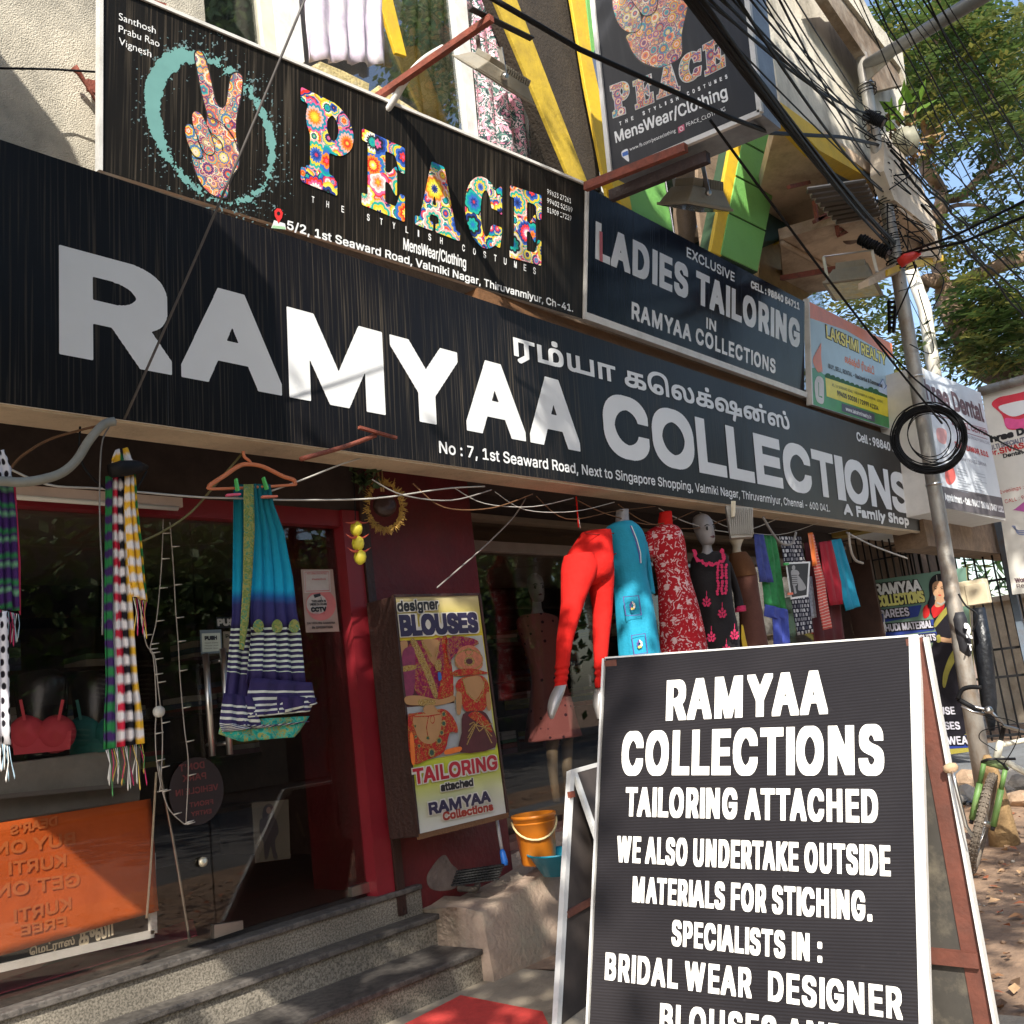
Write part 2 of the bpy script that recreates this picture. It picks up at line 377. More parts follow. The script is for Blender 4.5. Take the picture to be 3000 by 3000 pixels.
def field_shape(mb, fn, x0, y0, x1, y1, n, pl, m, off=.002):
    """fn(X,Y) in pixels -> field (>.5 inside), laid on a plane through the rectangle of pixels (perspective handled per vertex)"""
    nx = int(n * (x1 - x0) / (y1 - y0)); X, Y = np.meshgrid(np.linspace(x0, x1, nx), np.linspace(y1, y0, n)); V, Fc = field_polys(fn(X, Y))
    Px = x0 + V[:, 0] / (nx - 1) * (x1 - x0); Py = y1 + V[:, 1] / (n - 1) * (y0 - y1)
    D = np.stack([Px - 1500, Py - 1500, np.full(len(Px), F)], 1) @ RM.T; nn = np.array(pl.n); q0 = np.array(pl.p) + nn * off; C = np.array(CAM)
    t = ((q0 - C) @ nn) / (D @ nn); P = C + D * t[:, None]; u, v = plane_uv(pl, None)
    mb.add(P.tolist(), Fc, m, False, np.stack([P @ np.array(u), P @ np.array(v)], 1).tolist())
def vnoise(X, Y, s, seed=0):
    r = np.random.default_rng(seed); G = r.random((256, 256)); x = X / s; y = Y / s; xi = np.floor(x).astype(int); yi = np.floor(y).astype(int); fx = x - xi; fy = y - yi; fx = fx * fx * (3 - 2 * fx); fy = fy * fy * (3 - 2 * fy)
    g = lambda a, b: G[a % 256, b % 256]
    return (g(yi, xi) * (1 - fx) + g(yi, xi + 1) * fx) * (1 - fy) + (g(yi + 1, xi) * (1 - fx) + g(yi + 1, xi + 1) * fx) * fy
def lerp(a, b, t): return a + (b - a) * t
def catenary(a, b, sag, n=14, wob=0):
    a = Vector(a); b = Vector(b); P = [a.lerp(b, i / n) - Vector((0, 0, sag * 4 * (i / n) * (1 - i / n))) for i in range(n + 1)]
    if wob:
        for p in P[1:-1]: p += Vector((random.uniform(-wob, wob) for _ in range(3)))
    return P
def cable(name, label, pts, r, m, group=None, cat='cable', n=5):
    o = MB().tube(pts, r, m, n).build(name); return tag(o, label, cat, group)
# ================================================================== materials used all over
plaster = M('rough_plaster', (.56, .51, .41), .9, var=.28, vs=4, bump=.75, bs=130, dirt=(.20, .19, .16, .6), ds=1.6)
concrete = M('ledge_concrete', (.64, .51, .36), .9, var=.2, vs=6, bump=.4, bs=60, dirt=(.2, .17, .13, .6), ds=3)
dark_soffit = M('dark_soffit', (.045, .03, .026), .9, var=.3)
brown_board = M('weathered_plywood', (.16, .075, .03), .85, var=.35, vs=5, bump=.3, stretch=(.6, 3, 3))
maroon = M('maroon_wall_paint', (.115, .010, .012), .55, var=.3, vs=4, bump=.25, bs=30, dirt=(.08, .02, .015, .5))
red_frame = M('red_enamel_frame', (.22, .014, .022), .4, var=.15, vs=5, dirt=(.12, .015, .012, .5))
dark_wood = M('dark_stained_wood', (.035, .014, .010), .5, var=.4, stretch=(8, 8, .7), bump=.3)
steel = M('brushed_steel', (.55, .53, .5), .3, 1, var=.1)
rust = M('rusty_red_oxide_steel', (.24, .062, .036), .75, var=.35, vs=14, bump=.4, bs=70, dirt=(.09, .04, .03, .7), ds=9)
white_al = M('white_painted_aluminium', (.72, .71, .68), .45, var=.06, dirt=(.42, .4, .35, .5), ds=5)
white_pl = M('white_plastic_cable', (.62, .6, .55), .5, var=.1)
cream = M('cream_window_frame', (.78, .70, .52), .6, var=.1, dirt=(.5, .42, .3, .5), ds=6)
white_print = M('white_vinyl_letters', (.80, .81, .81), .4, var=.04, vs=2)
black_rub = M('black_cable_rubber', (.008, .008, .009), .6, var=.2, spec=.2)
black_pr = M('black_print', (.015, .014, .016), .4)
yellow = M('yellow_wall_paint', (.72, .46, .02), .6, var=.1, vs=4, bump=.25, bs=30, dirt=(.42, .27, .05, .5), ds=3)
green = M('green_wall_paint', (.17, .43, .10), .6, var=.12, vs=3, bump=.3, bs=35, dirt=(.10, .30, .08, .4), ds=3)
brown_plaster = M('brown_grey_plaster', (.20, .14, .09), .9, var=.3, vs=3, bump=.5, bs=40)
old_white = M('stained_white_plaster', (.62, .57, .47), .9, var=.15, vs=2, bump=.4, bs=45, dirt=(.13, .11, .08, .85), ds=1.7, stretch=(1, 1, .45))
soffit_m = M('beige_soffit_plaster', (.60, .45, .31), .9, var=.18, vs=2, bump=.3, bs=30, dirt=(.16, .09, .06, .6), ds=1.6)
galv = M('galvanised_pole_steel', (.42, .40, .36), .55, .55, var=.2, vs=5, bump=.15, bs=50, dirt=(.24, .15, .08, .7), ds=4, stretch=(1, 1, .5))
tin = M('corrugated_tin', (.42, .38, .32), .6, .0, var=.3, dirt=(.2, .14, .09, .6))
granite = None
def speckle(name, a, b_, scale, rough=.7, bump=.5):
    m, n, l, b = new(name, rough)
    tc = n.new('ShaderNodeTexCoord'); nz = n.new('ShaderNodeTexNoise'); nz.inputs['Scale'].default_value = scale; nz.inputs['Detail'].default_value = 4; nz.inputs['Roughness'].default_value = .75; l.new(tc.outputs['Object'], nz.inputs[0])
    c = ramp(n, l, nz.outputs[0], [(0, a), (.42, a), (.56, b_), (1, tuple(min(1, x * 1.25) for x in b_))])
    n2 = n.new('ShaderNodeTexNoise'); n2.inputs['Scale'].default_value = 2.1; n2.inputs['Detail'].default_value = 6; l.new(tc.outputs['Object'], n2.inputs[0])
    r2 = n.new('ShaderNodeMapRange'); r2.inputs[1].default_value = .35; r2.inputs[2].default_value = .7; r2.inputs[3].default_value = .6; r2.inputs[4].default_value = 1.1; l.new(n2.outputs[0], r2.inputs[0])
    mx = n.new('ShaderNodeMix'); mx.data_type = 'RGBA'; mx.blend_type = 'MULTIPLY'; mx.inputs[0].default_value = 1; l.new(c, mx.inputs[6]); l.new(r2.outputs[0], mx.inputs[7]); l.new(mx.outputs[2], b.inputs['Base Color'])
    bp = n.new('ShaderNodeBump'); bp.inputs['Strength'].default_value = bump; bp.inputs['Distance'].default_value = .01; l.new(nz.outputs[0], bp.inputs['Height']); l.new(bp.outputs[0], b.inputs['Normal'])
    return m
riser_m = speckle('pebbled_riser_cement', (.12, .105, .08), (.33, .29, .23), 95, bump=.35)
tread_m = speckle('dark_granite_tread', (.065, .058, .052), (.135, .12, .105), 24, .5, .12)
pink_cem = M('pinkish_cement_render', (.38, .28, .21), .9, var=.2, vs=6, bump=.7, bs=35, dirt=(.30, .27, .2, .8), ds=3)
pane_dark = glass('shop_window_glass', (.86, .84, .82), .0)
pane_up = glass('upper_window_glass', (.80, .82, .82), .20)
# ================================================================== ground and sky-side setting
def grid_sheet(name, x0, x1, y0, y1, nx, ny, zf, mt, kind='structure'):
    V = [(lerp(x0, x1, i / nx), lerp(y0, y1, j / ny), 0) for j in range(ny + 1) for i in range(nx + 1)]; V = [(x, y, zf(x, y)) for x, y, _ in V]
    b = MB(); b.add(V, [(j * (nx + 1) + i, j * (nx + 1) + i + 1, (j + 1) * (nx + 1) + i + 1, (j + 1) * (nx + 1) + i) for j in range(ny) for i in range(nx)], mt, True)
    return b.build(name, kind=kind)
soil = M('dusty_brown_soil', (.30, .195, .125), .95, var=.35, vs=1.6, bump=.8, bs=22, dirt=(.15, .10, .07, .7), ds=3.5)
road_m = M('worn_grey_asphalt', (.13, .125, .12), .9, var=.25, vs=1.2, bump=.5, bs=90, dirt=(.2, .18, .15, .6), ds=.8)
paver = M('sandy_cement_paving', (.36, .30, .22), .9, var=.22, vs=2.5, bump=.5, bs=40, dirt=(.20, .17, .13, .7), ds=2)
zg = lambda x, y: .012 * math.sin(2.1 * x + 1.3 * y) + .01 * math.sin(4.7 * y - 1.9 * x)
grid_sheet('ground', -60, 160, -90, 120, 2, 2, lambda x, y: -.06, soil)
grid_sheet('footpath', 4.6, 26, -1.2, 6.5, 100, 40, lambda x, y: zg(x, y) - .01, soil)
grid_sheet('shop_forecourt', -3, 4.6, -1.2, 4.2, 30, 20, lambda x, y: -.004 + .3 * zg(x, y) - .006 * (x > 4.5), paver)
grid_sheet('road', -60, 120, -9, -1.3, 2, 2, lambda x, y: -.04, road_m)
# ================================================================== shop building
sb = thing('shop_building', 'old shop building with beige plaster, canopy ledge and glass shopfront', 'building', (0, 4.7, 0))
mesh1('canopy_ledge', lambda b: (b.span((-3, 3.992, 2.91), (12.72, 4.215, 3.03), concrete)), sb, bevel=.006)
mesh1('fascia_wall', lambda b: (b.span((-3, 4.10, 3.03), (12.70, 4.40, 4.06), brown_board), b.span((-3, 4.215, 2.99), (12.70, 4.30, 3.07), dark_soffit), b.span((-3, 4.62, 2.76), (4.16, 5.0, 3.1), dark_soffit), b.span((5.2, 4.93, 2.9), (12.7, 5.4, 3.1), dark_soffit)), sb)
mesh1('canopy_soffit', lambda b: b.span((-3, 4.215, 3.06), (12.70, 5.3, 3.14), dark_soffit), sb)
mesh1('plaster_wall', lambda b: b.span((-3, 4.46, 4.10), (3.2, 4.9, 9.0), plaster), sb)
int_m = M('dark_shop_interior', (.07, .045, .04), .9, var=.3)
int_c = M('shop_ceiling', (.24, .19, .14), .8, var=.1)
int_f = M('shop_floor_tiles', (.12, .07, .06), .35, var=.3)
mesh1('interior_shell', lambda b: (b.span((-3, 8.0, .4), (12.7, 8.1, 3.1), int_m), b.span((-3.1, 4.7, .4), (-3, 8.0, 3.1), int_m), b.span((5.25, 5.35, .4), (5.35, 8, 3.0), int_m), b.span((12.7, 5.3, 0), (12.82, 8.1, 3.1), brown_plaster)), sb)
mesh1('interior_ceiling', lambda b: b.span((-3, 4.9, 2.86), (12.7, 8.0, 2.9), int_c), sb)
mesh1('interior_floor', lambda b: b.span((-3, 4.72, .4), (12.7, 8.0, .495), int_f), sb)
# steps
st = thing('entrance_steps', 'three pebbled cement steps with dark granite treads below the glass door', 'steps', (2, 4.4, 0))
XR = [4.337, 4.40, 4.34]
for k, (z1, yn, yr, yb, xr) in enumerate([(.5, 4.575, 4.60, 4.74, 4.36), (.333, 4.467, 4.50, 4.62, 4.48), (.167, 4.116, 4.14, 4.52, 4.335)]):
    mesh1('riser', lambda b: b.span((-3, yr, -.05), (xr, yb, z1 - .032), riser_m), st, bevel=.004)
    mesh1('tread', lambda b: b.span((-3, yn, z1 - .03), (xr - .01, yb + .1, z1), tread_m), st, bevel=.006)
# maroon pillar wall between the two shop windows
pw = mesh1('pillar_wall', lambda b: (b.span((4.16, 4.62, .0), (5.22, 5.35, 3.06), maroon)), sb)
xa = at(1050, 1500, 1, 4.64)
fr = mesh1('door_frame', lambda b: (b.span((4.02, 4.60, .5), (4.155, 4.70, 2.76), red_frame), b.span((-3, 4.62, 2.66), (4.02, 4.70, 2.76), red_frame)), sb)
mesh1('jamb_strip', lambda b: b.span((4.158, 4.585, .36), (4.22, 4.64, 3.06), dark_wood), sb)
# glass door and shop window panes
gd = thing('glass_door', 'frameless glass door with long steel pull handles and red jamb', 'door', (3.5, 4.68, .5))
def pane(x0, x1, y, z0, z1, name, par, mt): return mesh1(name, lambda b: b.span((x0, y, z0), (x1, y + .01, z1), mt), par)
pane(-3, 3.018, 4.685, .5, 2.66, 'fixed_pane', gd, pane_dark); pane(3.026, 4.018, 4.685, .5, 2.66, 'door_leaf', gd, pane_dark)
def handle(pxs, y):
    (a, b_), x_ = pxs, y; p = at(*a, 1, x_); q = at(*b_, 1, x_); q.x = p.x
    mesh1('handle', lambda b: (b.tube([p, q], .017, steel, 10), b.tube([(p.x, x_, q.z + .06), (p.x, 4.70, q.z + .06)], .010, steel, 8), b.tube([(p.x, x_, p.z - .06), (p.x, 4.70, p.z - .06)], .010, steel, 8)), gd)
handle(((652, 1900), (664, 2212)), 4.60); handle(((602, 1915), (621, 2215)), 4.66)
pf = Plane((0, 4.675, 0), (0, -1, 0))
mesh1('patch_fitting', lambda b: panel(b, [(628, 2710), (712, 2697), (713, 2722), (628, 2750)], pf, steel, .03, .01), gd)
mesh1('patch_fitting', lambda b: panel(b, [(1030, 2600), (1095, 2580), (1096, 2610), (1032, 2628)], pf, steel, .03, .01), gd)
mesh1('door_lock', lambda b: b.lathe(pf.P(593, 2525, .0), [(.0, 0), (.024, 0), (.024, .012), (.012, .02), (.0, .02)], M('brass_lock', (.75, .68, .5), .35, .6), 16, (0, -1, 0)), gd)
# second shop window to the right
sw = thing('shop_window', 'wide dark shop window behind the hanging clothes, right of the maroon wall', 'window', (8, 5.0, .5))
pane(5.22, 12.7, 5.0, .55, 2.95, 'pane', sw, pane_dark)
mesh1('window_rail', lambda b: b.span((5.22, 4.93, 2.62), (12.7, 4.99, 2.70), M('grey_brown_rail', (.25, .2, .18), .6)), sw)
mesh1('window_sill', lambda b: b.span((5.22, 4.75, .2), (12.7, 5.05, .55), M('faded_red_sill', (.25, .10, .07), .8, var=.3, dirt=(.3, .25, .2, .6))), sw)
# raised cement plinth beside the steps
def plinth():
    b = MB(); nx, ny = 44, 14; V = []; x0, x1, y0, y1 = 4.337, 12.6, 4.127, 4.9
    top = lambda x, y: min(.56, .365 + .16 * min(max((x - 4.45) / 1.2, 0), 1)) + .012 * math.sin(9 * x) * math.sin(11 * y + x) - (.06 if (4.6 < x < 6.2 and 4.28 < y < 4.7) else 0)
    for j in range(ny + 1):
        for i in range(nx + 1):
            t = (i / nx) ** 1.8; x = lerp(x0, x1, t); y = lerp(y0, y1, (j / ny) ** 1.1)
            V.append((x + .03 * math.sin(3 * y) * (i == 0), y - .03 * math.sin(1.9 * x) * (j == 0), top(x, y)))
    fs = [(j * (nx + 1) + i, j * (nx + 1) + i + 1, (j + 1) * (nx + 1) + i + 1, (j + 1) * (nx + 1) + i) for j in range(ny) for i in range(nx)]
    k = len(V); fr_ = [V[i] for i in range(nx + 1)]; V += [(x, y - .05 - .02 * math.sin(2.3 * x), -.05) for x, y, z in fr_]; fs += [(k + i, k + i + 1, i + 1, i) for i in range(nx)]
    lf = [j * (nx + 1) for j in range(ny + 1)]; k2 = len(V); V += [(V[j][0] - .01, V[j][1] - (.05 if j == 0 else 0), -.05) for j in lf]; fs += [(lf[j], lf[j + 1], k2 + j + 1, k2 + j) for j in range(ny)]
    b.add(V, fs, pink_cem, True); o = b.build('cement_plinth'); return tag(o, 'worn pinkish cement plinth between the steps and the shop window', 'plinth')
plinth()
# ================================================================== sign boards
R_PL = YP(3.95, 4.6, 2.909); L_PL = YP(3.97, 10.6, 4.2); P_PL = Plane((5.9, 3.955, 4.2), Matrix.Rotation(math.radians(-5.5), 3, 'Z') @ Vector((0, -math.cos(math.radians(10)), -math.sin(math.radians(10)))))
bbR = black_board('dusty_black_sign_vinyl', (.005, .005, .007), (.17, .14, .10), .5, .30, 90, .16)
bbL = black_board('dark_navy_sign_vinyl', (.003, .005, .014), (.05, .05, .055), .25, .16, 60, .10)
bbP = black_board('black_rain_streaked_vinyl', (.007, .006, .005), (.15, .12, .085), .6, .40, 80)
rb = thing('shop_sign', 'long black sign reading RAMYAA COLLECTIONS in big white letters over the shopfront', 'sign', (7, 3.95, 2.91))
mesh1('sign_panel', lambda b: panel(b, [(-260, 322), (2655, 1292), (2697, 1556), (-260, 1143)], R_PL, bbR, .03, 0, white_al), rb)
for x_, y0_, y1_ in ((487, 572, 1249), (2172, 1133, 1483)): mesh1('sheet_joint', lambda b: stroke(b, [(x_, y0_), (x_ + 6, y1_)], 1.6, R_PL, M('joint_grey', (.05, .05, .05), .6), .001), rb)  # thin grey line marks each joint between the sign sheets
mesh1('bottom_trim', lambda b: edges(b, [(-260, 1147), (2697, 1560), (2697, 1556), (-260, 1143)], R_PL, concrete, .03, .05, -.04, [0]), rb)
def big(s, BL, BR, h, pl, mt, names, bold, bx, gaps, par, off=.004):
    """large vinyl letters, each one an object: measured widths with the font's own proportions"""
    O = pl.P(*BL, off); U = pl.P(*BR, off) - O; n = len(s); W = gaps; tot = sum(W); x = 0
    u, v = plane_uv(pl, None)
    for c, w_ in zip(s, W):
        if c != ' ':
            a = x / tot; e = (x + w_ * .93) / tot; b = MB()
            A = O + U * a; B_ = O + U * e; k = math.hypot(BR[0] - BL[0], BR[1] - BL[1])
            T = text_tris(c, 'inter', 1); mn = T.allp().min(0); mx_ = T.allp().max(0); cap = cap_of('inter'); q = 130
            Hh = h; wid = q * (B_ - A).length / Hh; rx, ry = bx * q, bold * q; pad = int(max(rx, ry)) + 3
            G = T.map(lambda a: np.stack([(a[:, 0] - mn[0]) / (mx_[0] - mn[0]) * (wid - 2 * rx) + rx + pad, a[:, 1] / cap * (q - 2 * ry) + ry + pad + 4], 1))
            Fd = blur(shift_or(raster_tris(G, int(wid + 2 * pad + 2), int(q + 2 * pad + 12)), rx, ry)); V, Fc = field_polys(Fd)
            V = (V - np.array([pad, pad + 4])) / np.array([wid, q]); put(b, pl, V, Fc, A, B_ - A, v * Hh, mt); b.build('letter', par)
        x += w_
hR = (R_PL.P(170, 715) - R_PL.P(172, 1038)).length
big('RAMYAA', (172, 1038), (1712, 1326), hR, R_PL, white_print, None, .062, .072, [.80, .86, 1.0, .86, .86, .84], rb)
hC = hR * .985
big('COLLECTIONS', (1774, 1331), (2672, 1506), hC, R_PL, white_print, None, .062, .072, [.86, .90, .68, .68, .76, .88, .76, .31, .92, .88, .82], rb)
def lines(par, pl, L, name='lettering'):
    b = MB()
    for a in L:
        s, BL, BR, h, mt = a[:5]; k = a[5] if len(a) > 5 else {}
        O = pl.P(*BL); u, v = plane_uv(pl, None); T = O + (pl.up or v) * pxm(O, h); c = RM.T @ np.array(T - CAM); tl = (1500 + F * c[0] / c[2], 1500 + F * c[1] / c[2])
        text(b, s, BL, BR, tl, pl, mt, **k)
    return b.build(name, par)
lines(rb, R_PL, [('ரம்யா க\u0bc6லக்ஷன்ஸ்', (1508, 1066), (2316, 1277), 108, white_print, dict(bold=.022, bx=.03, font='x', bbox=True, off=.004)),
    ('No : 7, 1ˢᵗ Seaward Road, Next to Singapore Shopping, Valmiki Nagar, Thiruvanmiyur, Chennai - 600 041.'.replace('ˢᵗ', 'st'), (1287, 1327), (2432, 1500), 37, white_print, dict(bold=.035, off=.004)),
    ('A Family Shop', (2473, 1507), (2664, 1540), 33, white_print, dict(bold=.07, bx=.06, font='x', off=.004)),
    ('Cell : 98840 54711', (2511, 1291), (2662, 1338), 27, white_print, dict(bold=.03, bx=.05, off=.004))])
# LADIES TAILORING board
lb = thing('shop_sign', 'dark navy board reading LADIES TAILORING IN RAMYAA COLLECTIONS right of the colourful PEACE board', 'sign', (8, 3.97, 4.2))
grey_pr = M('pale_grey_vinyl_letters', (.72, .75, .78), .35, var=.05)
mesh1('sign_panel', lambda b: panel(b, [(1722, 548), (2357, 884), (2356, 1150), (1712, 915)], L_PL, bbL, .05, 0, white_al), lb)
mesh1('white_trim', lambda b: (edges(b, [(1714, 545), (2357, 882), (2356, 1158), (1706, 926)], L_PL, white_al, .035, .055, -.01, [3]), edges(b, [(1706, 926), (2356, 1158)], L_PL, white_al, .055, .07, 0, [0])), lb)
lines(lb, L_PL, [('LADIES TAILORING', (1744, 757), (2343, 1021), 112, grey_pr, dict(bold=.055, bx=.075, space=1.2)),
    ('EXCLUSIVE', (2012, 752), (2152, 826), 29, grey_pr, dict(bold=.02, bx=.03)),
    ('CELL : 98840 54711', (2200, 843), (2342, 908), 22, white_print, dict(bold=.06)),
    ('IN', (2069, 962), (2098, 973), 34, white_print, dict(bold=.06)),
    ('RAMYAA COLLECTIONS', (1850, 934), (2272, 1095), 52, white_print, dict(bold=.045, bx=.055, space=1.15))])
mesh1('red_sticker_strip', lambda b: poly(b, [(1756, 676), (1765, 680), (1766, 768), (1757, 764)], L_PL, M('pinkish_red_strip', (.5, .12, .14), .5), .006), lb)
# PEACE board with its curved sheet, ring and hand
pb = thing('shop_sign', 'black rain-streaked board with colourful PEACE letters and a patterned hand in a teal ring', 'sign', (4, 4.1, 4.3))
mesh1('sign_panel', lambda b: panel(b, [(300, -50), (1713, 545), (1706, 934), (298, 500)], P_PL, bbP, .04, 0, white_al), pb)
mesh1('edge_trim', lambda b: edges(b, [(292, -52), (1716, 543), (1709, 936), (290, 502)], P_PL, white_al, .018, .05, -.01, [0, 1, 3]), pb)
teal = M('pale_teal_print', (.16, .36, .34), .5, var=.1, vs=6)
teal_d = M('grey_teal_print', (.14, .22, .23), .5, var=.3)
def ringf(X, Y):
    u = (X - 622) / 192.; v = (Y - (378 + .43 * (X - 622))) / 222.; r = np.sqrt(u * u + v * v); a = np.arctan2(v, u)
    base = 1 - np.abs(r - .91) / (.115 + .035 * np.cos(a + 2.6))
    n1 = vnoise(X + 900, Y, 13, 1) * .5 + vnoise(X, Y + 500, 5, 2) * .35 + vnoise(X, Y, 2.4, 3) * .25
    solid = np.clip(np.cos(a - 3.35) * 1.2 - .1, 0, 1) + np.clip(np.cos(a + .25) * 3 - 2.2, 0, .8)
    return base * .8 + .50 - (n1 - .24) * (2.2 - 1.8 * solid)
mesh1('ring_print', lambda b: field_shape(b, ringf, 395, 105, 850, 640, 330, P_PL, teal, .002), pb)
def splat(X, Y):
    u = (X - 622) / 200.; v = (Y - (378 + .43 * (X - 622))) / 232.; r = np.sqrt(u * u + v * v)
    n_ = vnoise(X, Y, 7, 11) * .6 + vnoise(X, Y, 3.2, 12) * .4
    return n_ - .16 - np.abs(r - .95) * .55
mesh1('splatter_print', lambda b: field_shape(b, splat, 380, 90, 870, 660, 300, P_PL, teal_d, .0012), pb)
PAL = [(.75, .09, .02), (.80, .62, .42), (.02, .25, .33), (.85, .33, .03), (.03, .06, .16), (.72, .60, .10), (.55, .08, .07), (.12, .42, .36), (.80, .70, .60), (.30, .05, .18), (.10, .16, .42), (.78, .22, .16)]
PAL2 = [(.85, .04, .02), (.85, .60, .03), (.01, .28, .42), (.9, .85, .75), (.02, .05, .25), (.85, .25, .03), (.02, .45, .35), (.75, .12, .30), (.9, .75, .1), (.05, .15, .55), (.8, .45, .4), (.02, .02, .03)]
mand_h = mandala('mandala_print_fine', 12, PAL); mand_l = mandala('mandala_print_bright', 5.2, PAL2)
dk = M('warm_black_outline', (.02, .016, .014), .5)
c1 = lambda L: [(500 + x / 3.22, y / 3.22) for x, y in L]
palm = c1([(232, 530), (250, 484), (285, 488), (325, 560), (360, 680), (398, 850), (425, 960), (480, 1018), (522, 985), (545, 860), (570, 725), (612, 690), (655, 700), (676, 745), (668, 850), (650, 960), (620, 1100), (612, 1250), (625, 1350), (642, 1450), (638, 1570), (585, 1650), (550, 1740), (532, 1848), (470, 1862), (370, 1820), (295, 1740), (245, 1640), (212, 1530), (205, 1440), (260, 1330), (330, 1200), (345, 1090), (338, 1040), (300, 900), (262, 720)])
fA = c1([(205, 1090), (232, 1052), (285, 1078), (330, 1160), (375, 1270), (405, 1360), (412, 1430), (375, 1462), (315, 1430), (262, 1310), (215, 1180)])
fB = c1([(138, 1210), (160, 1174), (200, 1184), (232, 1250), (262, 1350), (300, 1440), (285, 1488), (225, 1465), (172, 1370), (145, 1280)])
fC = c1([(336, 1082), (372, 1098), (440, 1135), (520, 1195), (590, 1290), (560, 1330), (490, 1300), (480, 1420), (430, 1330), (370, 1230)])
def grow(L, g): cx = sum(x for x, _ in L) / len(L); cy = sum(y for _, y in L) / len(L); return [(x + (x - cx) / max(1, math.hypot(x - cx, y - cy)) * g, y + (y - cy) / max(1, math.hypot(x - cx, y - cy)) * g) for x, y in L]
def hand_print(b, pl, parts, mt):
    for i, L in enumerate(parts):
        S = smooth(L, 4); stroke(b, S, 9 if i == 0 else 5, pl, dk, .003 + .002 * i, True); poly(b, S, pl, mt, .004 + .002 * i)
mesh1('hand_print', lambda b: hand_print(b, P_PL, [palm, fA, fB], mand_h), pb)
mesh1('hand_lines', lambda b: (stroke(b, smooth(c1([(336, 1082), (372, 1098), (440, 1135), (520, 1195), (590, 1290), (628, 1380)]), 4, False), 3, P_PL, dk, .0095), stroke(b, smooth(c1([(350, 1190), (380, 1250), (450, 1310), (485, 1360), (488, 1420)]), 4, False), 3, P_PL, dk, .0095)), pb)
def inpoly(X, Y, L):
    r = np.zeros(X.shape, bool); n = len(L)
    for i in range(n):
        (x1, y1), (x2, y2) = L[i], L[(i + 1) % n]
        if y1 == y2: continue
        c = ((y1 > Y) != (y2 > Y)) & (X < (x2 - x1) * (Y - y1) / (y2 - y1) + x1); r ^= c
    return r
R_ = lambda x0, y0, x1, y1: [(x0, y0), (x1, y0), (x1, y1), (x0, y1)]
def el(cx, cy, rx, ry): return [(cx + rx * math.cos(t * math.pi / 16), cy + ry * math.sin(t * math.pi / 16)) for t in range(32)]
SLAB = {'P': [('+', R_(.10, .05, .62, .18)), ('+', R_(.17, .05, .52, 1)), ('+', R_(.0, .88, .55, 1)), ('+', el(.0, .0, .001, .001)), ('+', el(.55, .72, .45, .28)), ('-', el(.60, .72, .13, .155)), ('-', R_(.52, .60, .60, .84)), ('+', R_(0, 0, .68, .13))],
 'E': [('+', R_(.0, .0, .98, .13)), ('+', R_(.14, 0, .52, 1)), ('+', R_(0, .87, .98, 1)), ('+', [(.72, .0), (.98, 0), (.98, .34), (.90, .34)]), ('+', [(.70, 1), (.98, 1), (.98, .66), (.88, .66)]), ('+', R_(.5, .44, .70, .56)), ('+', [(.64, .44), (.80, .30), (.80, .70), (.64, .56)])],
 'A': [('+', [(.36, 1), (.62, 1), (.93, .05), (.56, .05), (.42, .62), (.26, .05), (.09, .05)]), ('+', R_(.2, .24, .6, .36)), ('+', R_(0, 0, .38, .11)), ('+', R_(.46, 0, 1, .11))],
 'C': [('+', el(.50, .5, .50, .5)), ('-', el(.56, .5, .17, .36)), ('-', R_(.56, .34, 1.1, .62)), ('+', [(.78, .66), (1, .58), (1, .98), (.86, .90)]), ('+', [(.76, .36), (1, .36), (.94, .08), (.80, .10)])]}
def slab(b, ch, BL, BR, TL, pl, mt, off=.005, outline=None):
    O = pl.P(*BL, off); U = pl.P(*BR, off) - O; W = pl.P(*TL, off) - O; n = 90; X, Y = np.meshgrid(np.linspace(-.1, 1.1, n), np.linspace(-.1, 1.1, n)); G = np.zeros(X.shape, bool)
    for op, L in SLAB[ch]:
        I = inpoly(X, Y, L); G = (G | I) if op == '+' else (G & ~I)
    G = shift_or(G, 1, 1); Fd = blur(blur(blur(G)))
    if outline is not None:
        V, Fc = field_polys(blur(shift_or(G, 3, 2.5))); put(b, pl, V / (n - 1) * 1.2 - .1, Fc, O - pl.n * .0015, U, W, outline)
    V, Fc = field_polys(Fd); put(b, pl, V / (n - 1) * 1.2 - .1, Fc, O, U, W, mt)
for ch, BL, BR, TL in [('P', (883, 528), (1034, 590), (883, 258)), ('E', (1061, 597), (1186, 648), (1062, 378)), ('A', (1217, 655), (1346, 704), (1219, 455)), ('C', (1364, 704), (1470, 742), (1364, 500)), ('E', (1494, 752), (1586, 776), (1495, 545))]:
    mesh1('letter', lambda b: slab(b, ch, BL, BR, TL, P_PL, mand_l), pb)
L_ = []
for ch, x in zip('THESTYLISHCOSTUMES', [917, 960, 1004, 1079, 1117, 1154, 1192, 1226, 1259, 1293, 1358, 1390, 1420, 1451, 1480, 1510, 1538, 1566]):
    y = 594 + .321 * (x - 917); wd = 4.5 if ch == 'I' else 8; L_.append((ch, (x - wd / 2, y - 1), (x + wd / 2, y + 2), 20, white_print, dict(bold=.03, q=6)))
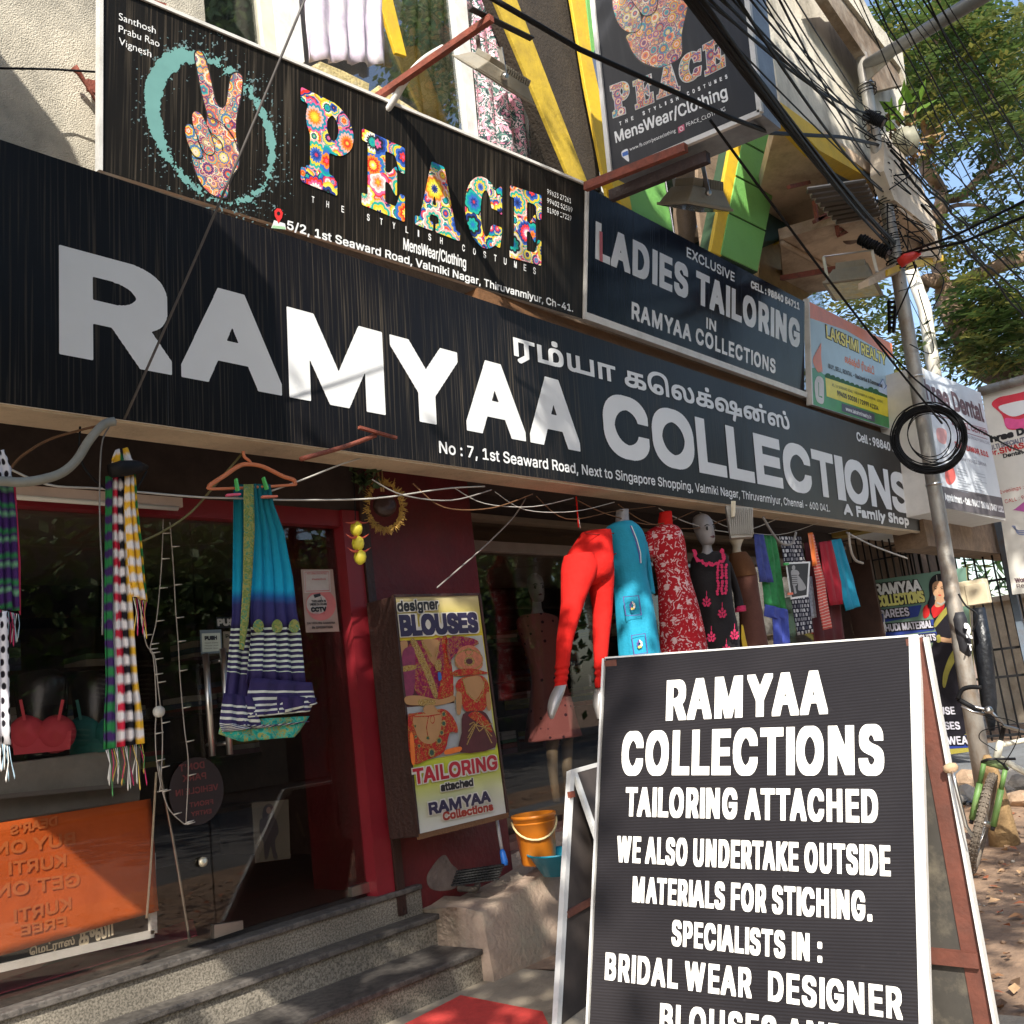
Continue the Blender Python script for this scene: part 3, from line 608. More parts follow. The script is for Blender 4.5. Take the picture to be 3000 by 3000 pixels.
L_ += [('Santhosh', (348, 57), (456, 99), 21, white_print, dict(bold=.0, font='x')), ('Prabu Rao', (348, 93), (467, 138), 21, white_print, dict(bold=.0, font='x')), ('Vignesh', (348, 129), (443, 168), 21, white_print, dict(bold=.0, font='x')),
    ('MensWear/Clothing', (1181, 731), (1366, 787), 36, white_print, dict(bold=.03)), ('5/2, 1st Seaward Road, Valmiki Nagar, Thiruvanmiyur, Ch-41.', (841, 671), (1679, 914), 27, white_print, dict(bold=.03)),
    ('99623 27261', (1603, 568), (1673, 596), 15, white_print, dict(bold=.0)), ('99402 52589', (1603, 594), (1677, 623), 15, white_print, dict(bold=.0)), ('81909 17229', (1603, 621), (1674, 647), 15, white_print, dict(bold=.0))]
lines(pb, P_PL, L_)
def pin(b):
    poly(b, [(795, 668), (803, 645), (835, 655), (838, 673)], P_PL, white_print, .003); poly(b, [(799, 660), (835, 664), (837, 672), (797, 668)], P_PL, M('pale_green', (.4, .65, .4)), .004)
    poly(b, [(816, 654), (805, 633), (804, 618), (812, 610), (822, 612), (829, 624), (826, 638)], P_PL, M('pin_red', (.75, .03, .03)), .005); poly(b, ell(816, 625, 5, 6, 10), P_PL, black_pr, .006)
mesh1('map_pin_print', pin, pb)
hk = thing('wall_hook', 'rusty hook and clip holding the board edge against the beige plaster', 'hook', at(250, 250, 1, 4.4))
mesh1('plate', lambda b: panel(b, [(256, 230), (289, 238), (289, 276), (258, 262)], YP(4.40), rust, .02), hk); mesh1('rod', lambda b: b.tube([at(216, 196, 1, 4.38), at(232, 215, 1, 4.38), at(262, 262, 1, 4.38), at(288, 310, 1, 4.38)], [.022, .014, .010, .006], rust, 6), hk)
for x_, y_ in ((470, 18), (1610, 510)): mesh1('clip', lambda b: panel(b, [(x_ - 18, y_ - 18), (x_ + 18, y_ - 8), (x_ + 16, y_ + 12), (x_ - 16, y_ - 2)], P_PL, rust, .01, -.05), pb)
# narrow plywood beam seen under the upper boards
mesh1('plywood_beam', lambda b: b.span((4.9, 4.04, 4.02), (12.6, 4.40, 4.22), brown_board), sb)
# LAKSHMI REALTY board
K_PL = YP(3.93, 7, 4.2)
kb = thing('shop_sign', 'small colourful LAKSHMI REALTY board with orange top band and green hills', 'sign', (11.6, 3.93, 4.1))
kblue = M('pale_blue_print', (.42, .58, .66), .35, var=.12, vs=2); korg = M('orange_print', (.80, .18, .03), .35); kyel = M('yellow_print', (.85, .72, .02), .35); kgrn = M('green_print', (.02, .28, .07), .35, var=.4, vs=3); knav = M('navy_print', (.03, .035, .10), .35); kyd = M('golden_letters', (.9, .75, .05), .35)
mesh1('sign_panel', lambda b: panel(b, [(2366, 880), (2613, 1006), (2632, 1264), (2376, 1184)], K_PL, kblue, .05, 0, white_al), kb)
mesh1('frame', lambda b: edges(b, [(2362, 876), (2613, 1004), (2632, 1266), (2373, 1187)], K_PL, white_al, .03, .06, 0, [3]), kb)
def kprint(b):
    poly(b, [(2368, 882), (2613, 1007), (2616, 1050), (2480, 968), (2369, 930)], K_PL, korg)
    poly(b, [(2373, 1080), (2390, 1076), (2412, 1096), (2440, 1105), (2480, 1128), (2520, 1132), (2560, 1158), (2600, 1165), (2628, 1210), (2631, 1262), (2376, 1183)], K_PL, kgrn)
    poly(b, [(2418, 1106), (2600, 1166), (2603, 1222), (2422, 1161)], K_PL, kyel, .003); poly(b, [(2466, 1181), (2562, 1213), (2563, 1237), (2467, 1204)], K_PL, knav, .003)
    blob(b, [(2396, 1102), (2412, 1112), (2414, 1150), (2412, 1182), (2394, 1176), (2388, 1150), (2387, 1120)], K_PL, white_al, .003); stroke(b, [(2398, 1120), (2399, 1160), (2409, 1164)], 5, K_PL, kgrn, .004)
    for k in range(5): blob(b, [(2398 + k * 3, 1092), (2382 + 4 * k, 1062 - 6 * k), (2386 + 5 * k, 1040 - 9 * k), (2394 + 3 * k, 1060 - 4 * k)], K_PL, korg, .003 + k * .0006)
    for k, (x, y) in enumerate([(2585, 1128), (2603, 1136), (2618, 1150)]):
        poly(b, [(x - 10, y + 20), (x - 10, y), (x + 2, y - 16), (x + 10, y + 4), (x + 10, y + 28)], K_PL, M('pale_house', (.55, .65, .8)), .003 + .001 * k); stroke(b, [(x - 12, y + 3), (x + 2, y - 18), (x + 12, y + 6)], 3, K_PL, M('blue_line', (.03, .12, .4)), .006)
    for k in range(14): x = 2425 + k * 14; y = 1100 + .32 * (x - 2425) + (k * 37 % 9) - 4; blob(b, ell(x, y + 6, 9, 9, 6), K_PL, M('dark_tree_print', (.01, .12, .03)), .0015 + .0001 * k, 2)
mesh1('print', kprint, kb)
lines(kb, K_PL, [('LAKSHMI REALTY', (2419, 991), (2598, 1074), 44, M('dark_outline', (.03, .02, .01)), dict(bold=.11, bx=.13)), ('LAKSHMI REALTY', (2422, 990), (2596, 1071), 39, kyd, dict(bold=.05, bx=.05, off=.003)),
    ('லக்ஷ்மி ரியல்டி', (2476, 1070), (2562, 1106), 36, korg, dict(bold=.02, font='x', bbox=True)), ('BUY, SELL, RENTAL - Residential & Commercial', (2428, 1078), (2586, 1136), 13, black_pr, dict(bold=.03, off=.005)),
    ('#1, 1st SEAWARD ROAD, THIRUVANMIYUR, CHENNAI - 600041.', (2438, 1131), (2588, 1182), 9, black_pr, dict(bold=.02, off=.005)), ('99405 50038 / 72999 41234', (2453, 1158), (2574, 1203), 15, black_pr, dict(bold=.05, off=.005)),
    ('www.lakshmirealty.in', (2478, 1203), (2553, 1228), 12, white_print, dict(bold=.05, off=.005))])
# Dental light box and hoarding
Dy = 3.45; cT = at(2705, 1078, 1, Dy); cB = at(2765, 1488, 1, Dy); D_PL = YP(Dy)
db = thing('dental_sign_box', 'projecting Shree Dental light box sign behind the cable coil', 'sign', (cB.x, Dy, cB.z))
dx0 = (cT.x + cB.x) / 2; dz1, dz0 = cT.z, cB.z; dx1 = at(2945, 1517, 1, Dy).x
dwhite = M('pale_flex_print', (.62, .66, .70), .5, var=.15, vs=1.2)
mesh1('box_body', lambda b: b.span((dx0, Dy + .004, dz0), (dx1, 5.0, dz1), M('white_flex_sheet', (.72, .70, .66), .6, var=.08)), db)
def dprint(b):
    panel(b, [(2707, 1081), (2873, 1150), (2945, 1517), (2766, 1486)], D_PL, dwhite, .003, .004)
    poly(b, [(2758, 1424), (2935, 1458), (2946, 1518), (2767, 1488)], D_PL, M('dark_grey_band', (.10, .09, .10)), .006)
    blob(b, [(2770, 1380), (2790, 1365), (2800, 1400), (2785, 1420), (2772, 1410)], D_PL, M('coral_print', (.7, .12, .1)), .006); blob(b, [(2745, 1255), (2772, 1262), (2770, 1300), (2748, 1290)], D_PL, M('pink_print', (.7, .35, .33)), .006)
    stroke(b, [(2740, 1215), (2888, 1257)], 2, D_PL, M('maroon_print', (.25, .04, .06)), .006); stroke(b, [(2800, 1258), (2893, 1287)], 2, D_PL, MATS['maroon_print'], .006)
    random.seed(3)
    for r in range(9): y = 1372 + r * 8; [stroke(b, [(2806 + k * 50, y + .25 * (k * 50)), (2806 + k * 50 + random.uniform(20, 38), y + .25 * (k * 50 + 30))], 1.6, D_PL, M('grey_text_line', (.3, .33, .38)), .006) for k in range(2)]
mesh1('front_print', dprint, db)
lines(db, D_PL, [('Shree Dental', (2692, 1160), (2885, 1238), 66, M('dark_brown_print', (.12, .07, .08)), dict(bold=.05, bx=.07, off=.008)), ('DENTAL CENTER', (2790, 1244), (2895, 1278), 18, MATS['maroon_print'], dict(bold=.04, off=.008)),
    ('MULTI SPECIALITY DENTAL CLINIC', (2832, 1281), (2900, 1303), 9, M('grey_print', (.2, .2, .25)), dict(off=.008)), ('Dr.SIVASANKAR, B.D.S.', (2800, 1310), (2898, 1340), 18, M('red_print', (.55, .03, .03)), dict(bold=.04, off=.008)),
    ('Mobile : 98412 28066', (2806, 1345), (2890, 1366), 11, MATS['grey_print'], dict(off=.008)), ('Appointment - Call : 98417 28066 / 2457 1121', (2770, 1465), (2942, 1502), 22, white_print, dict(bold=.06, off=.008))])
Hx = 15.5
H_PL = XP(Hx)
hb = thing('dental_hoarding', 'tall white dental hoarding with red lips at the right edge of the picture', 'sign', (Hx, 4, 0))
mesh1('sheet', lambda b: panel(b, [(2876, 1150), (3300, 1035), (3420, 1690), (2966, 1742)], H_PL, M('white_flex_hoarding', (.76, .73, .66), .55, var=.12, vs=1.5), .12, 0), hb)
mesh1('top_pipe', lambda b: b.tube([H_PL.P(2868, 1148, .05), H_PL.P(3320, 1025, .05)], .07, galv, 10), hb)
def lips(b):
    lm = M('lip_red_print', (.72, .04, .07)); lm2 = M('lip_pink_print', (.8, .10, .30))
    o = [(2905, 1185), (2925, 1165), (2955, 1158), (2990, 1150), (3030, 1140), (3060, 1170), (3050, 1220), (3020, 1250), (2985, 1258), (2950, 1255), (2935, 1215)]
    blob(b, o, H_PL, lm, .004); blob(b, [(2945, 1225), (2990, 1228), (3040, 1205), (3030, 1245), (2985, 1256), (2950, 1253)], H_PL, lm2, .006)
    blob(b, [(2925, 1192), (2960, 1180), (3000, 1172), (3040, 1168), (3020, 1200), (2975, 1220), (2945, 1212)], H_PL, white_print, .008)
    blob(b, [(2975, 1490), (3050, 1440), (3060, 1500), (2975, 1495)], H_PL, M('magenta_print', (.55, .12, .4)), .004)
    for k in range(3): stroke(b, smooth([(2965 + k * 4, 1540), (2985, 1555 + k * 5), (3030, 1550 + k * 6)], 4, False), 3, H_PL, M('blue_swirl', (.25, .3, .5)), .005)
mesh1('lips_print', lips, hb)
lines(hb, H_PL, [('Shree Dental', (2884, 1302), (3080, 1252), 20, black_pr, dict(bold=.07, off=.006)), ('MULTI SPECIALITY DENTAL CLINIC', (2890, 1322), (3120, 1265), 14, MATS['grey_print'], dict(bold=.03, off=.006)), ('Dr.SIVASANKAR', (2897, 1338), (3090, 1290), 17, MATS['red_print'], dict(bold=.05, off=.006)),
    ('Dental Surgeon', (2940, 1342), (3080, 1310), 12, black_pr, dict(bold=.04, off=.006)), ('CALL : 98412 28066', (2945, 1475), (3090, 1440), 11, MATS['red_print'], dict(off=.006)), ('Evenings : MON - SAT', (2930, 1447), (3090, 1410), 10, MATS['red_print'], dict(off=.006)), ('Working Hours', (2975, 1708), (3080, 1695), 14, MATS['dark_brown_print'], dict(bold=.04, off=.006)), ('Recently', (2980, 1723), (3060, 1713), 12, MATS['dark_brown_print'], dict(off=.006))])
# ================================================================== upper storey: glazing, frames, fins
UY = 4.52; U_PL = YP(UY); C_PL = YP(4.75); F_PL = YP(4.05)
def strip_box(name, quad, pl, mt, thick, par, bevel=0): return mesh1(name, lambda b: b.prism([pl.P(*q) for q in quad], Vector((0, thick, 0)), mt), par, bevel=bevel)
# dark room behind the upper windows
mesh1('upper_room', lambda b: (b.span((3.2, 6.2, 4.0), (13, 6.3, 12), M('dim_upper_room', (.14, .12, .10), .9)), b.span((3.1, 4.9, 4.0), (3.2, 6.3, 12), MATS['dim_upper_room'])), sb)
mesh1('upper_sill', lambda b: b.span((3.2, 4.42, 4.0), (12.7, 4.9, 4.62), brown_plaster), sb)
win = thing('upper_window', 'tall upper shop window with white mullions and garments hanging behind the glass, above the PEACE board', 'window', (6, UY, 5))
mesh1('pane', lambda b: b.span((2.9, UY + .03, 4.7), (12.6, UY + .04, 10), pane_up), win)
for q, mt in [([(756, -40), (795, -40), (815, 185), (776, 160)], cream), ([(795, -40), (845, -40), (868, 195), (815, 180)], white_al), ([(845, -40), (873, -40), (893, 182), (868, 195)], white_al), ([(1322, -60), (1362, -60), (1405, 435), (1373, 405)], white_al), ([(1738, 300), (1756, 300), (1778, 575), (1762, 560)], white_al), ([(2022, 600), (2045, 600), (2062, 735), (2040, 722)], white_al), ([(2226, 690), (2240, 690), (2262, 830), (2240, 818)], white_al)]:
    strip_box('frame', q, U_PL, mt, .06, win, .003)
def sheet(name, rows, y, mt, par=None, nx=22, amp=.03, folds=5, sub=4, phase=0., lean=0., fan=0):
    """hanging cloth: rows of (left px, left py, right px, right py); folds deepen downward; UV u across 0..1, v down in metres"""
    R = []
    for i in range(len(rows) - 1):
        for j in range(sub): R.append([lerp(a, b_, j / sub) for a, b_ in zip(rows[i], rows[i + 1])])
    R.append(list(rows[-1])); V = []; uv = []; fs = []; vd = 0; last = None
    for i, (ax, ay, bx, by) in enumerate(R):
        t = i / (len(R) - 1)
        A = at(ax, ay, 1, y + lean * t); B = at(bx, by, 1, y + lean * t); mid = (A + B) / 2
        if last is not None: vd += (mid - last).length
        last = mid
        for k in range(nx + 1):
            u = k / nx; p = A.lerp(B, u); w_ = math.sin(2 * math.pi * folds * u + phase + .6 * math.sin(3 * t + phase)) + .4 * math.sin(2 * math.pi * folds * 2.3 * u + 5 * t)
            p.y += amp * w_ * (.45 + .55 * t) - fan * math.sin(math.pi * u); V.append(p); uv.append((u, vd))
    n = nx + 1
    for i in range(len(R) - 1):
        for k in range(nx): fs.append((i * n + k, i * n + k + 1, (i + 1) * n + k + 1, (i + 1) * n + k))
    b = MB(); b.add(V, fs, mt, True, uv); o = b.build(name, par)
    s_ = o.modifiers.new('t', 'SOLIDIFY'); s_.thickness = .004; return o
def cloth(name, stops=None, vs=1., fn=None, rough=.85, tr=.12):
    m, n, l, b = new(name, rough, spec=.2)
    if fn: fn(m, n, l, b)
    return m
def setcol(n, l, b, c): l.new(c, b.inputs['Base Color'])
def floral(name, cols, scale, rough=.8):
    def f(m, n, l, b):
        v = uvnode(n, l, (1, 1, 1), coord='Object'); vo = n.new('ShaderNodeTexVoronoi'); vo.inputs['Scale'].default_value = scale; l.new(v, vo.inputs['Vector'])
        nz = n.new('ShaderNodeTexNoise'); nz.inputs['Scale'].default_value = scale * .8; nz.inputs['Detail'].default_value = 3; nz.inputs['Distortion'].default_value = 1.5; l.new(v, nz.inputs[0])
        r = n.new('ShaderNodeSeparateColor'); l.new(vo.outputs['Color'], r.inputs[0])
        f_ = node_math(n, l, 'FRACT', node_math(n, l, 'ADD', node_math(n, l, 'MULTIPLY', nz.outputs[0], 2.2), node_math(n, l, 'MULTIPLY', r.outputs[0], .5)))
        setcol(n, l, b, ramp(n, l, f_, [(i / len(cols), c) for i, c in enumerate(cols)], True))
    return cloth(name, fn=f, rough=rough)
lav = M('lavender_print_cotton', (.62, .54, .64), .85, var=.3, vs=7, dirt=(.80, .78, .72, .9), ds=4)
g1 = sheet('hanging_garment', [(893, -40, 1122, -40), (900, 60, 1124, 60), (905, 175, 1125, 192)], 4.47, lav, None, amp=.03, folds=4); tag(g1, 'pale lavender garment hanging behind the upper window left of the yellow fin', 'garment')
fl1 = floral('pink_green_floral', [(.75, .35, .42), (.05, .10, .09), (.80, .62, .66), (.10, .20, .17), (.03, .04, .05), (.55, .22, .32)], 14)
g2 = sheet('hanging_garment', [(1385, -20, 1440, -20), (1385, 120, 1500, 130), (1395, 240, 1530, 260), (1405, 440, 1552, 490)], 4.49, fl1, None, amp=.03, folds=3); tag(g2, 'pink and green floral garment hanging behind the upper window right of the white mullion', 'garment')
fl2 = floral('dark_paisley', [(.16, .13, .09), (.28, .23, .15), (.09, .10, .08), (.33, .20, .12), (.12, .17, .13)], 9)
g3 = sheet('hanging_garment', [(1180, -20, 1330, -20), (1175, 130, 1340, 160), (1190, 330, 1365, 400)], 4.72, fl2, None, amp=.05, folds=4); tag(g3, 'dark olive paisley garment hanging behind the upper window left of the white mullion', 'garment')
refl_glass = glass('added_reflection_glass', (.25, .28, .35), .55)
for q_ in ([(1548, 225), (1590, 290), (1674, 530), (1556, 488)], [(1950, 520), (2045, 478), (2046, 610), (2062, 728), (1976, 682)], [(2118, 430), (2142, 420), (2128, 500)]): mesh1('added_reflection_pane', lambda b: b.prism([YP(4.45).P(*q) for q in q_], Vector((0, .01, 0)), refl_glass), win)  # extra panes added to give the glazing a blue sky reflection here
# fins (yellow edges, green cladding)
def fin(quad, mt, y=3.98, th=.10, name='fin', par=sb): return strip_box(name, quad, YP(y), mt, th, par, .004)
fin([(1098, -40), (1142, -40), (1192, 165), (1160, 155)], yellow, 4.46, .03)
mesh1('sill_block', lambda b: b.prism([YP(4.30).P(*q) for q in [(892, 205), (938, 180), (1000, 205), (1082, 245), (1075, 300), (900, 225)]], Vector((0, .25, 0)), M('ochre_cement', (.55, .44, .2), .9, var=.3, bump=.6, dirt=(.75, .68, .5, .7), ds=7)), sb)
mesh1('sill_block', lambda b: b.prism([YP(4.30).P(*q) for q in [(1110, 250), (1160, 285), (1230, 330), (1228, 352), (1110, 305)]], Vector((0, .2, 0)), MATS['ochre_cement']), sb)
fin([(1425, -60), (1492, -60), (1727, 548), (1672, 528)], M('olive_yellow_paint', (.55, .38, .03), .6, var=.15, bump=.25, bs=30, dirt=(.3, .2, .04, .6)), 4.02, .03)
mesh1('fin_side', lambda b: b.prism([YP(4.15).P(*q) for q in [(1490, -60), (1655, -60), (1690, 60), (1735, 300), (1762, 560), (1727, 548)]], Vector((0, .30, 0)), M('shade_darkened_stained_plaster', (.040, .029, .019), .9, var=.35, vs=4, bump=.5, bs=40)), sb)  # dirty brown darkened further: shade under an overhang is put into the colour
fin([(1664, -60), (1708, -60), (1735, 170), (1838, 640), (1792, 640), (1715, 250)], yellow, 4.06, .03)
fin([(1712, -60), (1735, -60), (1748, 130), (1735, 170)], green, 4.08, .2)
fin([(1785, 520), (1835, 520), (1852, 615), (1822, 600)], yellow, 3.99, .1)
fin([(1832, 540), (1945, 520), (1972, 678), (1852, 618)], green, 4.02, .1)
fin([(2045, 455), (2130, 425), (2122, 520), (2088, 740), (2060, 722), (2045, 600)], brown_plaster, 4.3, .04)
gfin = thing('green_fin', 'leaning green clad fin with a yellow edge beside the balcony', 'building fin', (8.6, 3.9, 4.5))
G_PL = YP(3.80)
def fin_edge(b): b.prism([G_PL.P(*q, .002) for q in [(2140, 425), (2178, 405), (2114, 750), (2083, 736)]], Vector((.02, .05, 0)), yellow)
mesh1('yellow_edge', fin_edge, gfin, bevel=.004)
a0, a1 = (2176, 402), (2290, 285); b0, b1 = (2112, 750), (2219, 799)
for t0, t1 in [(-.18, .0), (0, .30), (.30, .62), (.62, .985)]:   # cladding panels divided by grooves, rows drop towards the right edge
    L0 = (lerp(2176, 2112, t0 + .013), lerp(412, 750, t0 + .013)); L1 = (lerp(2176, 2112, t1 - .003), lerp(412, 750, t1 - .003))
    R0 = (lerp(2284, 2219, t0 + .013), lerp(470, 800, t0 + .013)); R1 = (lerp(2284, 2219, t1 - .003), lerp(470, 800, t1 - .003))
    mesh1('cladding_panel', lambda b: b.prism([G_PL.P(*q, .012) for q in (L0, R0, R1, L1)], Vector((0, .05, 0)), green), gfin, bevel=.004)
mesh1('core', lambda b: b.prism([G_PL.P(*q, .0) for q in [(2190, 330), (2296, 280), (2284, 400), (2219, 798), (2112, 749), (2176, 402)]], Vector((.05, .3, 0)), M('dark_joint', (.02, .05, .02), .9)), gfin)
# ================================================================== balcony building on the right
bb = thing('balcony_building', 'weathered white building with balconies and yellow rims behind the utility pole', 'building', (11, 4, 0))
BY = 2.95
B1 = YP(BY)
mesh1('upper_parapet', lambda b: b.prism([B1.P(*q) for q in [(2225, -60), (2330, -60), (2620, 170), (2655, 240), (2640, 520), (2560, 500), (2288, 303)]], Vector((0, .12, 0)), old_white), bb)
mesh1('yellow_rim', lambda b: b.prism([YP(BY - .02).P(*q) for q in [(2288, 300), (2560, 497), (2560, 530), (2400, 440), (2290, 325)]], Vector((0, .14, 0)), yellow), bb)
mesh1('roof_slab', lambda b: (b.prism([YP(2.7).P(*q) for q in [(2385, -60), (2440, -60), (2645, 155), (2655, 245), (2562, 268), (2560, 200)]], Vector((0, .1, 0)), M('roof_soffit_brown', (.17, .12, .08), .9, var=.4, dirt=(.4, .36, .3, .6))),
    b.prism([YP(2.66).P(*q) for q in [(2440, -60), (2500, -60), (2560, 55), (2645, 155), (2655, 248), (2640, 200)]], Vector((0, .12, 0)), old_white)), bb)
# upper soffit
S1 = ZP(B1.P(2288, 303).z)
mesh1('upper_soffit', lambda b: b.prism([S1.P(*q) for q in [(2286, 318), (2560, 515), (2590, 560), (2450, 640), (2240, 800), (2205, 640)]], Vector((0, 0, .12)), soffit_m), bb)
mesh1('blue_grey_panel', lambda b: b.prism([S1.P(*q, .02) for q in [(2415, 495), (2450, 460), (2560, 520), (2520, 550), (2430, 560)]], Vector((0, 0, .03)), M('blue_grey_sheet', (.10, .13, .18), .4)), bb)
mesh1('light_patch', lambda b: b.prism([S1.P(*q, .03) for q in [(2468, 497), (2490, 485), (2540, 515), (2512, 533)]], Vector((0, 0, .02)), M('pale_sheet', (.5, .55, .6), .5)), bb)
W1 = YP(4.3)
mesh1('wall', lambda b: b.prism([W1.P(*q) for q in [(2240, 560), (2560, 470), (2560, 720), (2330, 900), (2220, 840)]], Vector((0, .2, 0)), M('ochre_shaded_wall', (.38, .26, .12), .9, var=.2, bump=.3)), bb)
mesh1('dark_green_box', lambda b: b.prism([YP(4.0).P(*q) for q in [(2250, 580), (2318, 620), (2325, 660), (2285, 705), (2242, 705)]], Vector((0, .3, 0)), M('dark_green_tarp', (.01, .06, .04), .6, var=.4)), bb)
mesh1('yellow_band', lambda b: b.prism([YP(3.9).P(*q) for q in [(2310, 690), (2440, 635), (2430, 660), (2300, 705)]], Vector((0, .15, 0)), yellow), bb)
# lower slab: soffit and lit fascia
Lz = YP(2.75).P(2758, 755).z
S2 = ZP(Lz + .15)
mesh1('lower_soffit', lambda b: b.prism([S2.P(*q) for q in [(2285, 702), (2445, 655), (2635, 612), (2732, 700), (2736, 752), (2640, 792), (2545, 834), (2300, 870)]], Vector((0, 0, .12)), soffit_m), bb)
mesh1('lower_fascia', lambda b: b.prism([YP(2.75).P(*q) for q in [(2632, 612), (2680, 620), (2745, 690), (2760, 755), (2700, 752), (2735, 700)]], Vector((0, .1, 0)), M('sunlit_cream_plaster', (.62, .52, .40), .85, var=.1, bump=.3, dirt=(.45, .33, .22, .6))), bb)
mesh1('lower_edge', lambda b: b.prism([YP(2.8).P(*q) for q in [(2545, 820), (2640, 762), (2732, 700), (2728, 735), (2762, 758), (2690, 775), (2545, 838)]], Vector((0, .1, 0)), soffit_m), bb)
mesh1('yellow_rim', lambda b: b.prism([YP(2.78).P(*q) for q in [(2600, 790), (2640, 772), (2764, 746), (2764, 764), (2640, 792), (2600, 808)]], Vector((0, .1, 0)), yellow), bb)
mesh1('side_parapet', lambda b: b.prism([YP(2.70).P(*q) for q in [(2590, 400), (2650, 455), (2700, 540), (2738, 640), (2756, 760), (2738, 700), (2690, 640), (2620, 585), (2590, 500)]], Vector((0, .14, 0)), MATS['sunlit_cream_plaster']), bb)
mesh1('lower_wall', lambda b: (b.span((12.3, 4.3, 3.0), (12.6, 4.9, 5.3), M('mustard_wall', (.30, .21, .05), .9, var=.2))), bb)
# corrugated tin awning with its rusty brackets
ta = thing('tin_awning', 'small rusty corrugated tin awning on steel brackets under the balcony', 'awning', (10.3, 3.4, 5.2))
def tinf(b):
    A, B_, C_, D_ = (S2.P(2365, 560, .25), S2.P(2535, 535, .25), S2.P(2580, 625, .25), S2.P(2450, 650, .25)); nx = 48; V = []
    for j in range(3):
        for i in range(nx * 2 + 1):
            u = j / 2; t = i / (nx * 2); p = A.lerp(B_, u).lerp(D_.lerp(C_, u), t); p.z += .07 * max(-.6, min(.6, math.sin(t * 2 * math.pi * 7))); V.append(p)
    n = nx * 2 + 1; b.add(V, [(j * n + i, j * n + i + 1, (j + 1) * n + i + 1, (j + 1) * n + i) for j in range(2) for i in range(n - 1)], tin, False)
o = mesh1('tin_sheet', tinf, ta); o.modifiers.new('s', 'SOLIDIFY').thickness = .004
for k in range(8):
    t_ = k / 7; mesh1('rib', lambda b: b.bar(S2.P(2365, 560, .33).lerp(S2.P(2450, 650, .33), t_), S2.P(2535, 535, .33).lerp(S2.P(2580, 625, .33), t_), .07, .02, M('tin_groove_shade', (.07, .055, .04), .7)), ta)  # dark bars added to stand for the shade in the tin's troughs
TB = YP(3.3)
for p in [[(2385, 590), (2394, 645), (2540, 595)], [(2385, 650), (2480, 590)], [(2448, 640), (2456, 690), (2560, 640)], [(2310, 548), (2370, 535)], [(2455, 675), (2520, 652)]]:
    mesh1('bracket', lambda b: [b.bar(TB.P(*p[i]), TB.P(*p[i + 1]), .035, .035, rust) for i in range(len(p) - 1)], ta)
# drain pipe under the soffit
tag(cable('drain_pipe', '', [S2.P(2290, 712, .04), S2.P(2400, 772, .04), S2.P(2450, 800, .04)], .03, M('cream_pipe', (.5, .36, .24), .5), cat=None, n=8), 'thin cream drain pipe running under the lower balcony', 'pipe')
hn = thing('loudspeaker_horn', 'round brown horn hanging under the lower balcony near the cables', 'horn', TB.P(2500, 690))
mesh1('horn_bell', lambda b: b.lathe(TB.P(2500, 690), [(.12, 0), (.11, .05), (.05, .14), (.03, .2)], M('brown_metal', (.14, .08, .05), .6), 16, (.3, .3, .9)), hn)
# potted plant on the parapet
pp = thing('potted_plant', 'small green plant in a pale pot on the balcony parapet above the cables', 'plant', YP(2.7).P(2665, 450))
pc = YP(2.66).P(2662, 448)
mesh1('pot', lambda b: b.lathe(pc, [(0, -.02), (.09, 0), (.14, .12), (.13, .24), (.12, .24), (.11, .2), (0, .2)], M('pale_grey_pot', (.26, .25, .18), .6, var=.2), 20), pp)
def leafm(b, c, r, n, ln, mt, up=.6):
    for _ in range(n):
        d = Vector((random.gauss(0, 1), random.gauss(0, 1), random.gauss(up, .6))).normalized(); p = Vector(c) + Vector((random.gauss(0, r), random.gauss(0, r), random.gauss(0, r))); s_ = d.orthogonal().normalized() * ln * .28; e = p + d * ln; mdd = (p + e) / 2 + d.cross(s_).normalized() * ln * .06
        b.add([p, mdd + s_, e, mdd - s_], [(0, 1, 2, 3)], mt)
leaf_a = M('bright_leaf', (.14, .26, .03), .5, var=.3, tr=.35); leaf_b = M('neem_leaf_green', (.12, .19, .05), .5, var=.35, vs=2, tr=.3); leaf_c = M('olive_leaf', (.17, .20, .06), .55, var=.3, tr=.3); leaf_y = M('yellow_green_leaf', (.30, .29, .07), .55, var=.3, tr=.3); leaf_d = M('dark_leaf', (.045, .09, .03), .5, var=.3, tr=.2)
o = mesh1('foliage', lambda b: (leafm(b, pc + Vector((0, 0, .42)), .07, 16, .24, leaf_a), leafm(b, pc + Vector((.1, 0, .15)), .14, 60, .14, M('dry_leaf', (.25, .15, .06), .8, var=.3))), pp); o['kind'] = 'stuff'
# ================================================================== projecting PEACE light box
XB = 6.0; xp = Plane((XB, 3.5, 5.3), (-1, 0, 0))
xn = xp
jb = thing('projecting_sign', 'projecting black PEACE light box with a patterned hand, hanging over the pavement', 'sign', (XB, 3, 5.2))
bbX = black_board('charcoal_flex_sheet', (.028, .030, .036), (.10, .10, .11), .25, .30, 20)
thk = at(2285, 360, 1, xn.P(2228, 328).y).x - XB
q4 = [(1724, -130), (2176, -130), (2228, 330), (1790, 515)]
def jbox(b):
    P = [xn.P(*q) for q in q4]; D = Vector((thk, 0, 0)); u, v = plane_uv(xn, None)
    b.add(P, [(0, 1, 2, 3)], bbX, False, [(p.dot(u), p.dot(v)) for p in P])
    Q = [p + D for p in P]; mt = M('grey_tin_box', (.30, .32, .34), .45, .4, var=.2, dirt=(.12, .12, .12, .4)); b.add(P + Q, [(4, 7, 6, 5)] + [(i, i + 4, (i + 1) % 4 + 4, (i + 1) % 4) for i in range(4)], mt)
mesh1('box_body', jbox, jb)
mesh1('frame', lambda b: edges(b, q4, xn, white_al, .035, .035, 0, [1, 2, 3]), jb)
